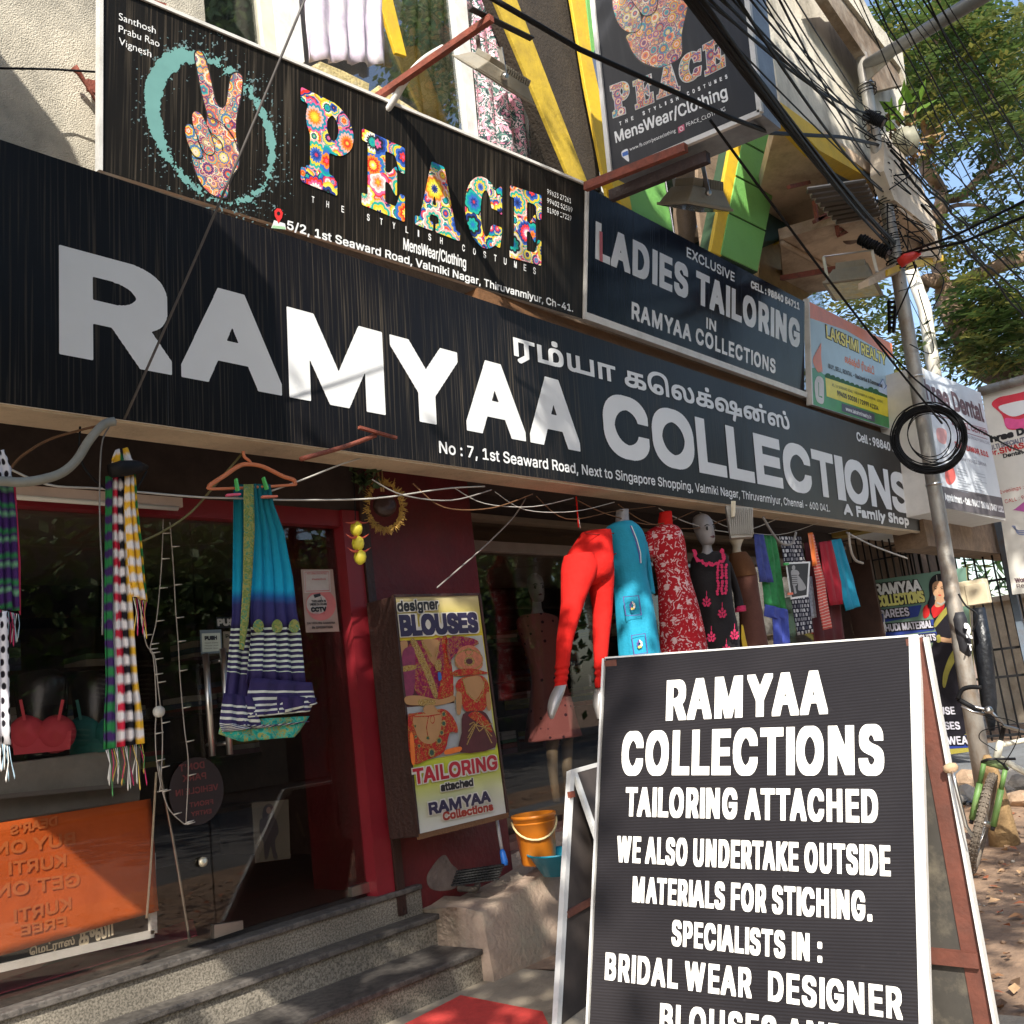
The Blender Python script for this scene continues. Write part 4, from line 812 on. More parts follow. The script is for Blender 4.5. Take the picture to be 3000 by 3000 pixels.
c2 = lambda L: [(1700 + x / 3.22, y / 3.22) for x, y in L]
mesh1('hand_print', lambda b: hand_print(b, xn, [c2([(440, 335), (560, 270), (600, 150), (700, 60), (720, -200), (1060, -200), (1010, 60), (985, 180), (955, 330), (960, 480), (930, 550), (850, 600), (740, 635), (640, 610), (550, 560), (490, 480), (455, 400)]), c2([(305, 30), (330, -40), (420, -80), (500, 20), (555, 110), (575, 200), (555, 280), (480, 305), (400, 270), (340, 180)]), c2([(470, -60), (600, -200), (720, -60), (718, 60), (690, 120), (620, 148), (560, 100)])], mand_h), jb)
for ch, BL, BR, TL in [('P', (1797, 343), (1848, 325), (1788, 254)), ('E', (1863, 319), (1915, 298), (1855, 240)), ('A', (1926, 289), (1990, 264), (1924, 208)), ('C', (1993, 248), (2054, 224), (1990, 168)), ('E', (2067, 221), (2124, 192), (2060, 134))]:
    mesh1('letter', lambda b: slab(b, ch, BL, BR, TL, xn, mand_h, outline=M('pale_outline', (.6, .6, .58), .5)), jb)
LX = [('MensWear/Clothing', (1804, 420), (2133, 285), 37, white_print, dict(bold=.03)), ('www.fb.com/peaceclothing', (1845, 443), (1980, 387), 12, white_print, dict(bold=.02, font='x')), ('PEACE_CLOTHING', (2011, 372), (2126, 324), 13, white_print, dict(bold=.02, font='x'))]
for k, ch in enumerate('THE STYLISH COSTUMES'):
    if ch != ' ': t = k / 19; x = lerp(1815, 2125, t ** .97); y = lerp(369, 232, t ** .97); LX.append((ch, (x, y), (x + (4 if ch == 'I' else 7), y - 3), 13, white_print, dict(bold=.06)))
lines(jb, xn, LX)
def icons(b):
    blob(b, [(1821, 445), (1838, 436), (1841, 455), (1842, 474), (1824, 460 + 0), (1823, 460)], xn, white_print, .003); poly(b, [(1823, 448), (1839, 441), (1841, 453), (1824, 459)], xn, M('blue_icon', (.05, .15, .5)), .004)
    poly(b, [(1986, 373), (2004, 363), (2006, 381), (1988, 391)], xn, M('pink_icon', (.6, .12, .2)), .003); stroke(b, ell(1996, 377, 5, 6, 10), 2, xn, white_print, .004, True)
mesh1('icon_print', icons, jb)
br = thing('sign_bracket', 'rusty steel bracket arms carrying the projecting PEACE box', 'bracket', (5.9, 3.9, 4.9))
Z1 = XP(5.95); mesh1('arm', lambda b: b.bar(at(1715, 548, 0, 5.92), at(2010, 432, 0, 5.92), .05, .06, rust), br); mesh1('arm', lambda b: b.bar(at(1790, 575, 0, 6.1), at(2075, 460, 0, 6.1), .06, .08, dark_wood), br)
# ================================================================== flood lights
def flood(name, label, c, L, Wd, H, yaw, pitch, roll=0, arm=None, body=None, grp=None, lens=None):
    t = thing(name, label, 'flood light', c, grp); body = body or M('dusty_grey_cast_metal', (.30, .27, .21), .6, .3, var=.2, bump=.2, dirt=(.2, .15, .09, .6), ds=8)
    R = (Matrix.Rotation(math.radians(yaw), 3, 'Z') @ Matrix.Rotation(math.radians(pitch), 3, 'X') @ Matrix.Rotation(math.radians(roll), 3, 'Y')); c = Vector(c)
    P = lambda x, y, z: c + R @ Vector((x * L / 2, y * Wd / 2, z * H / 2))
    def hexa(b, a, d, m): # a: bottom half sizes, d: top half sizes, z0,z1
        (x0, y0, z0), (x1, y1, z1) = a, d; q = [P(sx * x0, sy * y0, z0) for sx, sy in ((-1, -1), (1, -1), (1, 1), (-1, 1))] + [P(sx * x1, sy * y1, z1) for sx, sy in ((-1, -1), (1, -1), (1, 1), (-1, 1))]
        b.add(q, [(3, 2, 1, 0), (4, 5, 6, 7), (0, 1, 5, 4), (1, 2, 6, 5), (2, 3, 7, 6), (3, 0, 4, 7)], m)
    mesh1('housing', lambda b: hexa(b, (.98, .98, -.55), (.70, .70, .45), body), t, bevel=.006); mesh1('rim', lambda b: hexa(b, (1.04, 1.04, -.72), (1.04, 1.04, -.55), body), t, bevel=.004)
    mesh1('glass_front', lambda b: hexa(b, (.90, .90, -.75), (.90, .90, -.71), lens or M('lamp_glass', (.06, .06, .055), .1)), t)
    for k in range(11): x = lerp(-.1, .68, k / 10); mesh1('cooling_fin', lambda b: (b.add([P(x - .02, -.70, .45), P(x + .02, -.70, .45), P(x + .02, .70, .45), P(x - .02, .70, .45), P(x - .02, -.62, 1.0), P(x + .02, -.62, 1.0), P(x + .02, .62, 1.0), P(x - .02, .62, 1.0)], [(3, 2, 1, 0), (4, 5, 6, 7), (0, 1, 5, 4), (1, 2, 6, 5), (2, 3, 7, 6), (3, 0, 4, 7)], body)), t)
    mesh1('gear_box', lambda b: hexa(b, (.34, .6, .45), (.30, .5, .95), body).__class__ if False else b.add([P(x * .22 - .42, y * .6, z) for z in (.45, .95) for x, y in ((-1, -1), (1, -1), (1, 1), (-1, 1))], [(3, 2, 1, 0), (4, 5, 6, 7), (0, 1, 5, 4), (1, 2, 6, 5), (2, 3, 7, 6), (3, 0, 4, 7)], body), t, bevel=.004)
    up = c + Vector((0, 0, H * .5 + .12))
    mesh1('bracket', lambda b: (b.bar(P(-.2, -1.02, .1), up + R @ Vector((-.1 * L, -Wd / 2, 0)), .03, .006, steel, up=(1, 0, 0)), b.bar(P(-.2, 1.02, .1), up + R @ Vector((-.1 * L, Wd / 2, 0)), .03, .006, steel, up=(1, 0, 0)), b.bar(up + R @ Vector((-.1 * L, -Wd / 2, 0)), up + R @ Vector((-.1 * L, Wd / 2, 0)), .03, .006, steel)), t)
    mesh1('pivot_bolt', lambda b: b.lathe(P(-.2, -1.05, .1), [(0, -.01), (.02, -.01), (.02, .02), (0, .02)], steel, 8, R @ Vector((0, 1, 0))), t)
    return t
A1 = at(1095, 292, 1, 4.05); T1 = A1 - Vector((0, .98, 0))
rusty_arm = lambda name, label, a, b_, w_=.035: tag(mesh1(name, lambda b: b.bar(a, b_, w_, w_, rust), None), label, 'lamp arm')
rusty_arm('lamp_arm', 'rusty steel arm carrying the flood light over the PEACE board', A1, T1 + Vector((0, -.02, 0)), .04)
mesh1('arm_post', lambda b: b.bar(A1 + Vector((0, .02, -.22)), A1 + Vector((0, .02, .03)), .04, .04, rust), bpy.data.objects['lamp_arm'])
mesh1('cross_plate', lambda b: b.bar(T1 + Vector((-.12, .03, .03)), T1 + Vector((.36, -.03, .03)), .04, .008, M('black_iron', (.02, .02, .02), .5)), bpy.data.objects['lamp_arm'])
flood('flood_light', 'long dusty flood light with cooling fins hanging over the PEACE board', T1 + Vector((.10, .06, -.27)), .50, .24, .13, -4, 48, 4, )
mesh1('conduit', lambda b: b.tube(smooth([tuple(A1 + Vector(q)) for q in [(-.03, .03, -.16), (.02, -.1, -.10), (.03, -.28, .02), (.02, -.44, .05), (.02, -.6, .04)]], 4, False), .022, white_al, 8), bpy.data.objects['lamp_arm'])
c2_ = at(2040, 568, 1, 2.9)
flood('flood_light', 'grey flood light tilted down under the projecting PEACE box', at(2040, 575, 0, 6.5), .42, .36, .24, -20, 26, 0)
c3_ = at(2500, 820, 0, 9.6)
flood('flood_light', 'grey flood light with yellow reflections hanging above the LAKSHMI board', c3_, .58, .46, .28, 12, 10, 0, lens=M('pale_reflector_glass', (.62, .60, .45), .3, var=.3, vs=20, dirt=(.7, .5, .05, .8), ds=9))
rusty_arm('lamp_arm', 'rusty red arm reaching from the LADIES TAILORING board to the flood light', at(2290, 815, 1, 3.95), at(2520, 775, 0, 9.55), .05)
# small ribbed lamp hung with a clothes peg, seen from behind
t4 = thing('flood_light', 'small grey ribbed flood light with a clothes peg under the end of the big sign', 'flood light', at(2165, 1530, 1, 3.85))
pl4 = Plane(at(2165, 1530, 1, 3.80), Vector((-.75, -.62, .1)))
mesh1('housing', lambda b: (panel(b, [(2127, 1480), (2206, 1487), (2206, 1572), (2142, 1576)], pl4, M('dusty_silver_casting', (.36, .34, .30), .5, .4, var=.2), .07, 0)), t4, bevel=.004)
for k in range(12): x = 2136 + k * 6; mesh1('cooling_fin', lambda b: b.bar(pl4.P(x + .5, 1489, .012), pl4.P(x + 4, 1566, .012), .006, .02, MATS['dusty_silver_casting'], up=pl4.n), t4)
pg = thing('clothes_peg', 'cream plastic clothes peg gripping the cable on top of the small ribbed lamp', 'clothes peg', pl4.P(2148, 1490, .03)); mesh1('peg_arm', lambda b: (b.bar(pl4.P(2146, 1468, .03), pl4.P(2146, 1515, .03), .022, .01, cream, up=pl4.n)), pg)
mesh1('peg_arm', lambda b: (b.bar(pl4.P(2152, 1468, .045), pl4.P(2150, 1513, .045), .018, .01, cream, up=pl4.n)), pg)
# ================================================================== utility pole with its cables
UPb = at(2890, 2330, 0, 10.0); UPt = at(2522, 160, 0, 10.0)
pole = thing('utility_pole', 'tall steel utility pole wrapped in wires, with the number 2 on a black band', 'pole', UPb)
pv = lambda t: UPb.lerp(UPt, t)
UPb2 = UPb - (UPt - UPb).normalized() * .3
def tz(py):  # parameter along the pole for an image row
    lo, hi = 0, 1
    for _ in range(30):
        md = (lo + hi) / 2; c = RM.T @ np.array(pv(md) - CAM); y = 1500 + F * c[1] / c[2]
        lo, hi = (md, hi) if y > py else (lo, md)
    return lo
mesh1('shaft', lambda b: b.tube([UPb2, pv(tz(1880)), pv(tz(1870)), pv(tz(1300)), pv(tz(700)), pv(tz(690)), pv(tz(260)), UPt], [.092, .076, .072, .068, .067, .064, .058, .060], galv, 18), pole)
for py in (1105, 480, 250, 1420): mesh1('band', lambda b: b.lathe(pv(tz(py)), [(.068, -.012), (.076, -.01), (.076, .01), (.068, .012)], steel, 18, UPt - UPb), pole)
mesh1('number_band', lambda b: b.tube([pv(tz(1930)) + Vector((-.02, -.035, 0)), pv(tz(1905)) + Vector((-.02, -.035, 0)), pv(tz(1815)) + Vector((-.02, -.03, 0)), pv(tz(1795)) + Vector((-.02, -.03, 0))], [.03, .066, .066, .05], M('black_paint_band', (.02, .02, .025), .6, var=.3), 20), pole)
NP = Plane(pv(tz(1870)) + Vector((-.09, -.085, 0)), Vector((-.82, -.57, 0)))
lines(pole, NP, [('2', (2831, 1868), (2850, 1872), 44, white_print, dict(bold=.06, off=.03)), ('T', (2838, 1905), (2852, 1908), 20, white_print, dict(bold=.05, off=.03))])
ca = thing('street_lamp_arm', 'slanting grey steel tube clamped to the top of the pole and leaving the frame', 'lamp arm', pv(tz(200)))
mesh1('tube', lambda b: b.tube([pv(tz(195)) + Vector((0, -.05, 0)), at(2660, 120, 0, 9.2), at(2960, -60, 0, 7.6)], [.062, .062, .06], M('grey_painted_tube', (.20, .20, .19), .5, .3, var=.15), 14), ca)
mesh1('gusset_plate', lambda b: b.prism([pv(tz(175)), pv(tz(245)), at(2622, 165, 0, 9.6)], Vector((0, .02, 0)), galv), ca)
insul = M('grey_taped_insulator', (.16, .13, .13), .6, var=.3)
def wrapping(b, p0, p1, r, turns, rr):
    a = Vector(p0); d = Vector(p1) - a; ax = d.normalized(); u = ax.orthogonal().normalized(); q = ax.cross(u); N = turns * 10
    b.tube([a + d * (i / N) + (u * math.cos(2 * math.pi * i / 10) + q * math.sin(2 * math.pi * i / 10)) * (r + random.uniform(0, .012)) for i in range(N + 1)], rr, black_rub, 4)
tw = thing('wire_tangle', 'dense tangle of thin black wires wound around the pole below its top', 'wires', pv(tz(500)))
random.seed(5)
for k, (y0, y1, n_) in enumerate([(330, 420, 4), (560, 700, 9), (480, 600, 6), (690, 790, 6), (250, 280, 3), (760, 800, 4)]): mesh1('wire_coil', lambda b: wrapping(b, pv(tz(y1)), pv(tz(y0)), .09, n_, .006), tw)
def loops():
    b = MB()
    for _ in range(34):
        y0 = random.uniform(330, 860); t = tz(y0); p = pv(t) + Vector((random.uniform(-.1, .1), random.uniform(-.16, .02), 0)); q = pv(tz(y0 + random.uniform(40, 190))) + Vector((random.uniform(-.4, .5), random.uniform(-.35, .1), 0))
        m_ = (p + q) / 2 + Vector((random.uniform(-.3, .4), random.uniform(-.3, .1), random.uniform(-.35, .1))); b.tube(smooth([tuple(p), tuple(m_), tuple(q)], 6, False), random.choice([.004, .006, .008]), black_rub, 4)
    o = b.build('loose_loops', tw); o['kind'] = 'stuff'
loops()
for a, b_ in [((2535, 335), (2590, 360)), ((2520, 700), (2605, 745))]:
    tt = thing('insulator', 'grey taped wire grip beside the pole, the %s one' % ('upper' if a[1] < 400 else 'lower and longer'), 'insulator', at(*a, 0, 9.7)); mesh1('spiral_grip', lambda b: (b.tube([at(*a, 0, 9.7), at(*b_, 0, 9.75)], .045, insul, 10), wrapping(b, at(*a, 0, 9.7), at(*b_, 0, 9.75), .045, 12, .012)), tt)
rp = thing('red_sleeve', 'bright red plastic sleeve on the cables at the pole', 'cable sleeve', at(2660, 755, 0, 9.7)); mesh1('sleeve', lambda b: b.tube([at(2635, 772, 0, 9.7), at(2655, 758, 0, 9.7), at(2680, 748, 0, 9.7), at(2698, 742, 0, 9.7)], [.05, .055, .04, .012], M('red_plastic_sleeve', (.65, .04, .03), .35), 12), rp)
nb_ = thing('hinge_clamp', 'black ladder-like clamp hanging on wires left of the pole', 'clamp', at(2618, 900, 0, 12)); mesh1('rail', lambda b: [b.bar(at(2604 + k * 22, 880, 0, 12), at(2606 + k * 12, 975, 0, 12), .04, .03, black_rub) for k in range(2)], nb_)
for k in range(6): mesh1('rung', lambda b: b.bar(at(2605, 885 + 15 * k, 0, 12), at(2626 - 2 * k, 885 + 15 * k, 0, 12), .03, .03, black_rub), nb_)
# main service cables: from beyond the upper frame edge to the pole, then on down the street
random.seed(11)
GC = 'black cables running to the utility pole'
def toward(px0, py0, x0, px1, py1, x1, r, sag=.12, lab='black overhead cable running from the top of the picture to the utility pole', wob=0, g=GC):
    a = at(px0, py0, 0, x0); b_ = at(px1, py1, 0, x1); return cable('overhead_cable', lab, catenary(a, b_, sag, 16, wob), r, black_rub, g)
for i in range(14):
    x0 = 1990 + i * 24 + random.uniform(-10, 10); y1 = random.choice([330, 350, 372, 400, 430, 470, 520, 560]) + random.uniform(-12, 12)
    c = RM.T @ np.array(pv(tz(y1)) - CAM); toward(x0, -40, 4.0, 1500 + F * c[0] / c[2], y1, 10, random.choice([.004, .006, .006, .009]), random.uniform(.02, .15))
for i in range(7):
    toward(1985 + i * 9 + random.uniform(-6, 6), -30, 3.6, 2615 + random.uniform(-10, 10), 725 + random.uniform(-14, 14), 10, random.choice([.008, .010, .012]), random.uniform(.05, .12))
cable('overhead_cable', 'thick black cable crossing from the upper window to the projecting box and the pole', [at(1400, -30, 0, 3.6), at(1700, 145, 0, 4.3), at(1960, 262, 0, 5.0), at(2140, 345, 0, 5.6), at(2260, 390, 0, 6.4), at(2470, 402, 0, 8.2), at(2575, 425, 0, 10)], .016, black_rub)
cable('overhead_cable', 'black cable sagging in front of the green fin and the LADIES TAILORING board', catenary(at(2080, 350, 0, 5.5), at(2760, 1240, 0, 9.4), .05, 14), .010, black_rub)
cable('overhead_cable', 'thin cable running down across both signs to the ledge by the letter R', catenary(at(905, -30, 0, 2.65), at(365, 1228, 1, 3.9), .02, 14), .006, M('grey_thin_cable', (.09, .08, .075), .5))
cable('overhead_cable', 'thin dark cable crossing the plaster wall at the upper left corner', [at(-60, 199, 1, 4.3), at(150, 203, 1, 4.3), at(296, 212, 1, 4.25)], .006, black_rub)
for i, (x, y, x1, y1) in enumerate([(2600, 420, 3060, 850), (2610, 440, 3060, 880), (2620, 470, 3040, 960), (2640, 480, 3070, 1010), (2590, 300, 3060, 760), (2700, 600, 3040, 900)]):
    toward(x, y, 10, x1, y1, 16, random.choice([.009, .014]), .05, 'black cable leaving the pole towards the lower right over the tree', .02, 'black cables leaving the pole over the tree')
for i in range(13):
    x1 = 2640 + i * 30; toward(2480 + i * 22, -40, 6, x1 + 260 + random.uniform(-40, 60), random.uniform(640, 1000), 15, random.choice([.003, .004, .006]), .05, 'thin black wire crossing the sky in front of the tree', .015, 'thin black wires in front of the tree')
cable('overhead_cable', 'upper of the two taut black cables rising from the pole to the right edge', [at(2640, 745, 0, 10), at(2800, 690, 0, 9), at(3060, 560, 0, 7.6)], .013, black_rub)
cable('overhead_cable', 'lower of the two taut black cables rising from the pole to the right edge', [at(2640, 748, 0, 10), at(2820, 710, 0, 9), at(3060, 610, 0, 7.6)], .013, black_rub)
cable('overhead_cable', 'black cable running from the pole down over the big coil to the dental hoarding', [at(2560, 985, 0, 9.6), at(2680, 1110, 0, 9.5), at(2850, 1250, 0, 10), at(2960, 1310, 0, 11), at(3050, 1345, 0, 12)], .009, black_rub)
# coil of spare cable
cc = at(2724, 1284, 0, 9.75); coil = thing('cable_coil', 'large coil of spare black cable hanging on the pole in front of the dental sign', 'cable coil', cc)
e1 = Vector((.45, -.88, 0)).normalized(); e2 = Vector((0, 0, 1)); random.seed(2)
def ring_(b, R, c, r, sq=1.): b.tube([c + e1 * R * math.cos(t * math.pi / 24) + e2 * R * sq * math.sin(t * math.pi / 24) + Vector((random.uniform(-.004, .004), 0, 0)) for t in range(49)], r, black_rub, 5, False)
for k in range(30): mesh1('cable_loop', lambda b: ring_(b, random.uniform(.285, .335) - .02 * (k % 9 == 0), cc + e1 * random.uniform(-.02, .02) + e2 * random.uniform(-.03, .01) + Vector((random.uniform(-.05, .02), 0, 0)), .0065, random.uniform(.94, 1.04)), coil)
for k, (dx, R) in enumerate([(.03, .22), (-.05, .24), (.06, .25), (0, .19)]): mesh1('cable_loop', lambda b: ring_(b, R, cc + e1 * dx + e2 * .03, .005, 1.1), coil)
# second pale pole and pipe behind
p2 = thing('street_pole', 'slim white pole standing behind the utility pole', 'pole', at(2760, 2000, 0, 16)); mesh1('shaft', lambda b: b.tube([at(2800, 1500, 0, 16), at(2708, 900, 0, 16), at(2660, 770, 0, 16)], .10, M('pale_pole_paint', (.72, .68, .58), .6, var=.1), 12), p2)
# ================================================================== cloth materials
def stripes(name, cols, period, axis=1, warp=.3, rough=.85, wscale=4, solid=None, puls=0):
    def f(m, n, l, b):
        tc = n.new('ShaderNodeTexCoord'); sp = n.new('ShaderNodeSeparateXYZ'); l.new(tc.outputs['UV'], sp.inputs[0])
        nz = n.new('ShaderNodeTexNoise'); nz.inputs['Scale'].default_value = wscale; nz.inputs['Detail'].default_value = 3; l.new(tc.outputs['UV'], nz.inputs[0])
        v = node_math(n, l, 'ADD', node_math(n, l, 'MULTIPLY', sp.outputs[axis], 1 / period), node_math(n, l, 'MULTIPLY', nz.outputs[0], warp))
        c = ramp(n, l, node_math(n, l, 'FRACT', v), [(i / len(cols), c) for i, c in enumerate(cols)], warp < .2)
        setcol(n, l, b, c)
    return cloth(name, fn=f, rough=rough)
def bands(name, stops, total, fine=None, rough=.7, noise=.15):
    """colour bands down the cloth: stops in metres"""
    def f(m, n, l, b):
        tc = n.new('ShaderNodeTexCoord'); sp = n.new('ShaderNodeSeparateXYZ'); l.new(tc.outputs['UV'], sp.inputs[0])
        v = node_math(n, l, 'MULTIPLY', sp.outputs[1], 1 / total); c = ramp(n, l, v, [(p / total, c) for p, c in stops])
        nz = n.new('ShaderNodeTexNoise'); nz.inputs['Scale'].default_value = 30; nz.inputs['Detail'].default_value = 5; l.new(tc.outputs['Object'], nz.inputs[0])
        hv = n.new('ShaderNodeHueSaturation'); l.new(c, hv.inputs['Color']); l.new(node_math(n, l, 'MULTIPLY_ADD', nz.outputs[0], noise * 2, 1 - noise), hv.inputs['Value']); c = hv.outputs[0]
        if fine:   # fine white stripes between two heights
            y0, y1, per, col = fine; s_ = node_math(n, l, 'FRACT', node_math(n, l, 'MULTIPLY', sp.outputs[1], 1 / per)); s_ = node_math(n, l, 'GREATER_THAN', s_, .6)
            g = node_math(n, l, 'MULTIPLY', s_, node_math(n, l, 'MULTIPLY', node_math(n, l, 'GREATER_THAN', sp.outputs[1], y0), node_math(n, l, 'LESS_THAN', sp.outputs[1], y1)))
            mx = n.new('ShaderNodeMix'); mx.data_type = 'RGBA'; mx.inputs[7].default_value = (*col, 1); l.new(g, mx.inputs[0]); l.new(c, mx.inputs[6]); c = mx.outputs[2]
        setcol(n, l, b, c)
    return cloth(name, fn=f, rough=rough)
def tiedye(name, cols, nu, period, seed=0):
    """columns of soft dye bands, each column its own pair of colours"""
    def f(m, n, l, b):
        tc = n.new('ShaderNodeTexCoord'); sp = n.new('ShaderNodeSeparateXYZ'); l.new(tc.outputs['UV'], sp.inputs[0])
        nz = n.new('ShaderNodeTexNoise'); nz.inputs['Scale'].default_value = 9; l.new(tc.outputs['UV'], nz.inputs[0])
        u = node_math(n, l, 'MULTIPLY_ADD', nz.outputs[0], .05, sp.outputs[0])
        wv = node_math(n, l, 'SINE', node_math(n, l, 'ADD', node_math(n, l, 'MULTIPLY', sp.outputs[1], 2 * math.pi / period), node_math(n, l, 'MULTIPLY', nz.outputs[0], 2.5)))
        wv = node_math(n, l, 'ADD', wv, node_math(n, l, 'MULTIPLY', node_math(n, l, 'COSINE', node_math(n, l, 'MULTIPLY', sp.outputs[0], 2 * math.pi * nu)), .22))
        r = n.new('ShaderNodeMapRange'); r.inputs[1].default_value = -.7; r.inputs[2].default_value = .5; l.new(wv, r.inputs[0])
        a = ramp(n, l, u, [(i / len(cols), c[0]) for i, c in enumerate(cols)], True); d = ramp(n, l, u, [(i / len(cols), c[1]) for i, c in enumerate(cols)], True)
        mx = n.new('ShaderNodeMix'); mx.data_type = 'RGBA'; l.new(r.outputs[0], mx.inputs[0]); l.new(a, mx.inputs[6]); l.new(d, mx.inputs[7]); setcol(n, l, b, mx.outputs[2])
    return cloth(name, fn=f)
def fringe(name, ax, ay, bx, by, y, n_, ln, mts, par):
    b = MB()
    for k in range(n_):
        t = (k + .5) / n_; p = at(lerp(ax, bx, t), lerp(ay, by, t), 1, y); q = p + Vector((random.uniform(-.01, .02), random.uniform(-.01, .01), -ln * random.uniform(.7, 1.25)))
        b.tube([p, p.lerp(q, .5) + Vector((random.uniform(-.012, .012), random.uniform(-.01, .01), 0)), q, q - Vector((0, 0, .012))], [.0018, .0013, .003, .0008], mts[k % len(mts)], 5)
    o = b.build(name, par); o['kind'] = 'stuff'; return o
random.seed(4)
SY = 3.93
wh = M('white_yarn', (.75, .72, .66), .9); mg = M('magenta_yarn', (.5, .03, .12), .9); bl = M('pale_blue_yarn', (.3, .42, .5), .9); gn = M('green_yarn', (.05, .2, .06), .9); ylw = M('yellow_yarn', (.7, .5, .1), .9)
PU = (.045, .015, .10); GR = (.02, .18, .05); WH = (.72, .68, .68); BK = (.012, .01, .015); RD = (.55, .02, .05); YE = (.75, .42, .03)
# left edge scarf
t = thing('scarf', 'purple and green wavy striped scarf with magenta edge at the left frame edge', 'scarf', at(20, 1330, 1, SY))
sheet('cloth', [(-60, 1400, 34, 1405), (-60, 1520, 46, 1520), (-60, 1640, 52, 1640), (-60, 1780, 56, 1790)], SY, stripes('purple_green_waves', [PU, PU, GR, PU, (.12, .3, .16), PU], .10, warp=.55, wscale=3), t, amp=.012, folds=5)
sheet('edge_cloth', [(36, 1400, 42, 1402), (42, 1500, 50, 1520), (50, 1640, 58, 1640), (50, 1780, 58, 1802)], SY + .01, M('magenta_cloth', (.50, .02, .08), .85), t, nx=4, amp=.002, folds=1)
fringe('fringe', 0, 1785, 56, 1800, SY, 12, .10, [mg, wh, bl], t)
t = thing('scarf', 'white scarf with black spots at the left frame edge, over the purple one', 'scarf', at(15, 1330, 1, SY - .03))
spot = M('spotted_base', (.7, .68, .68), .85)
def fspot(m, n, l, b):
    v = uvnode(n, l, (3.2, 22, 1)); vo = n.new('ShaderNodeTexVoronoi'); vo.voronoi_dimensions = '2D'; vo.inputs['Scale'].default_value = 1; vo.inputs['Randomness'].default_value = .35; l.new(v, vo.inputs['Vector'])
    r = n.new('ShaderNodeMapRange'); r.inputs[1].default_value = .24; r.inputs[2].default_value = .34; l.new(vo.outputs['Distance'], r.inputs[0]); setcol(n, l, b, ramp(n, l, r.outputs[0], [(0, BK), (1, (.68, .66, .70))]))
spotm = cloth('white_black_spots', fn=fspot)
sheet('cloth', [(-20, 1322, 10, 1318), (-25, 1380, 32, 1372), (-25, 1400, 34, 1398)], SY - .03, spotm, t, nx=8, amp=.006, folds=2); sheet('cloth', [(-30, 1800, 20, 1790), (-30, 1950, 25, 1950), (-30, 2180, 30, 2182)], SY - .03, spotm, t, nx=8, amp=.008, folds=2)
fringe('fringe', 0, 2180, 28, 2182, SY - .03, 6, .10, [wh, bl], t)
# big bundle of tie-dye scarves
t = thing('scarf', 'tie-dyed scarf in green, white, black and red bands hanging from the ledge', 'scarf', at(345, 1330, 1, SY))
sheet('cloth', [(310, 1395, 375, 1395), (310, 1500, 372, 1500), (310, 1650, 378, 1650), (309, 1800, 388, 1800), (312, 2000, 402, 1990), (306, 2100, 415, 2100), (305, 2195, 418, 2178)], SY, tiedye('tie_dye_many', [(PU, GR), (PU, GR), (WH, (.5, .45, .5)), (WH, RD), (WH, RD), (WH, BK), (WH, BK), (WH, YE)], 4, .075), t, nx=40, amp=.018, folds=4)
fringe('fringe', 308, 2198, 418, 2176, SY, 20, .14, [wh, wh, gn, mg, ylw], t)
sheet('knot', [(338, 1318, 372, 1312), (330, 1345, 385, 1345), (326, 1362, 396, 1368)], SY - .02, tiedye('tie_dye_knot', [(YE, WH), (GR, BK), (WH, YE)], 2, .08), t, nx=12, amp=.015, folds=2)
t = thing('scarf', 'short white and mustard tie-dyed scarf hanging beside the long tie-dyed one', 'scarf', at(385, 1400, 1, SY - .03))
sheet('cloth', [(366, 1385, 396, 1385), (366, 1480, 402, 1480), (374, 1600, 416, 1600), (380, 1700, 425, 1700), (388, 1745, 432, 1765)], SY - .03, tiedye('tie_dye_mustard', [(WH, YE), (WH, YE), (WH, YE), (YE, GR)], 2, .07), t, nx=20, amp=.014, folds=2.5)
fringe('fringe', 388, 1750, 432, 1762, SY - .03, 9, .13, [wh, ylw, mg], t)
tag(mesh1('cloth_band', lambda b: b.tube([at(322, 1380, 1, SY - .06), at(360, 1372, 1, SY - .07), at(400, 1368, 1, SY - .06), at(430, 1368, 1, SY - .02)], [.03, .035, .03, .01], black_rub, 8), None), 'black cloth band tied around the tops of the tie-dyed scarves', 'cloth')
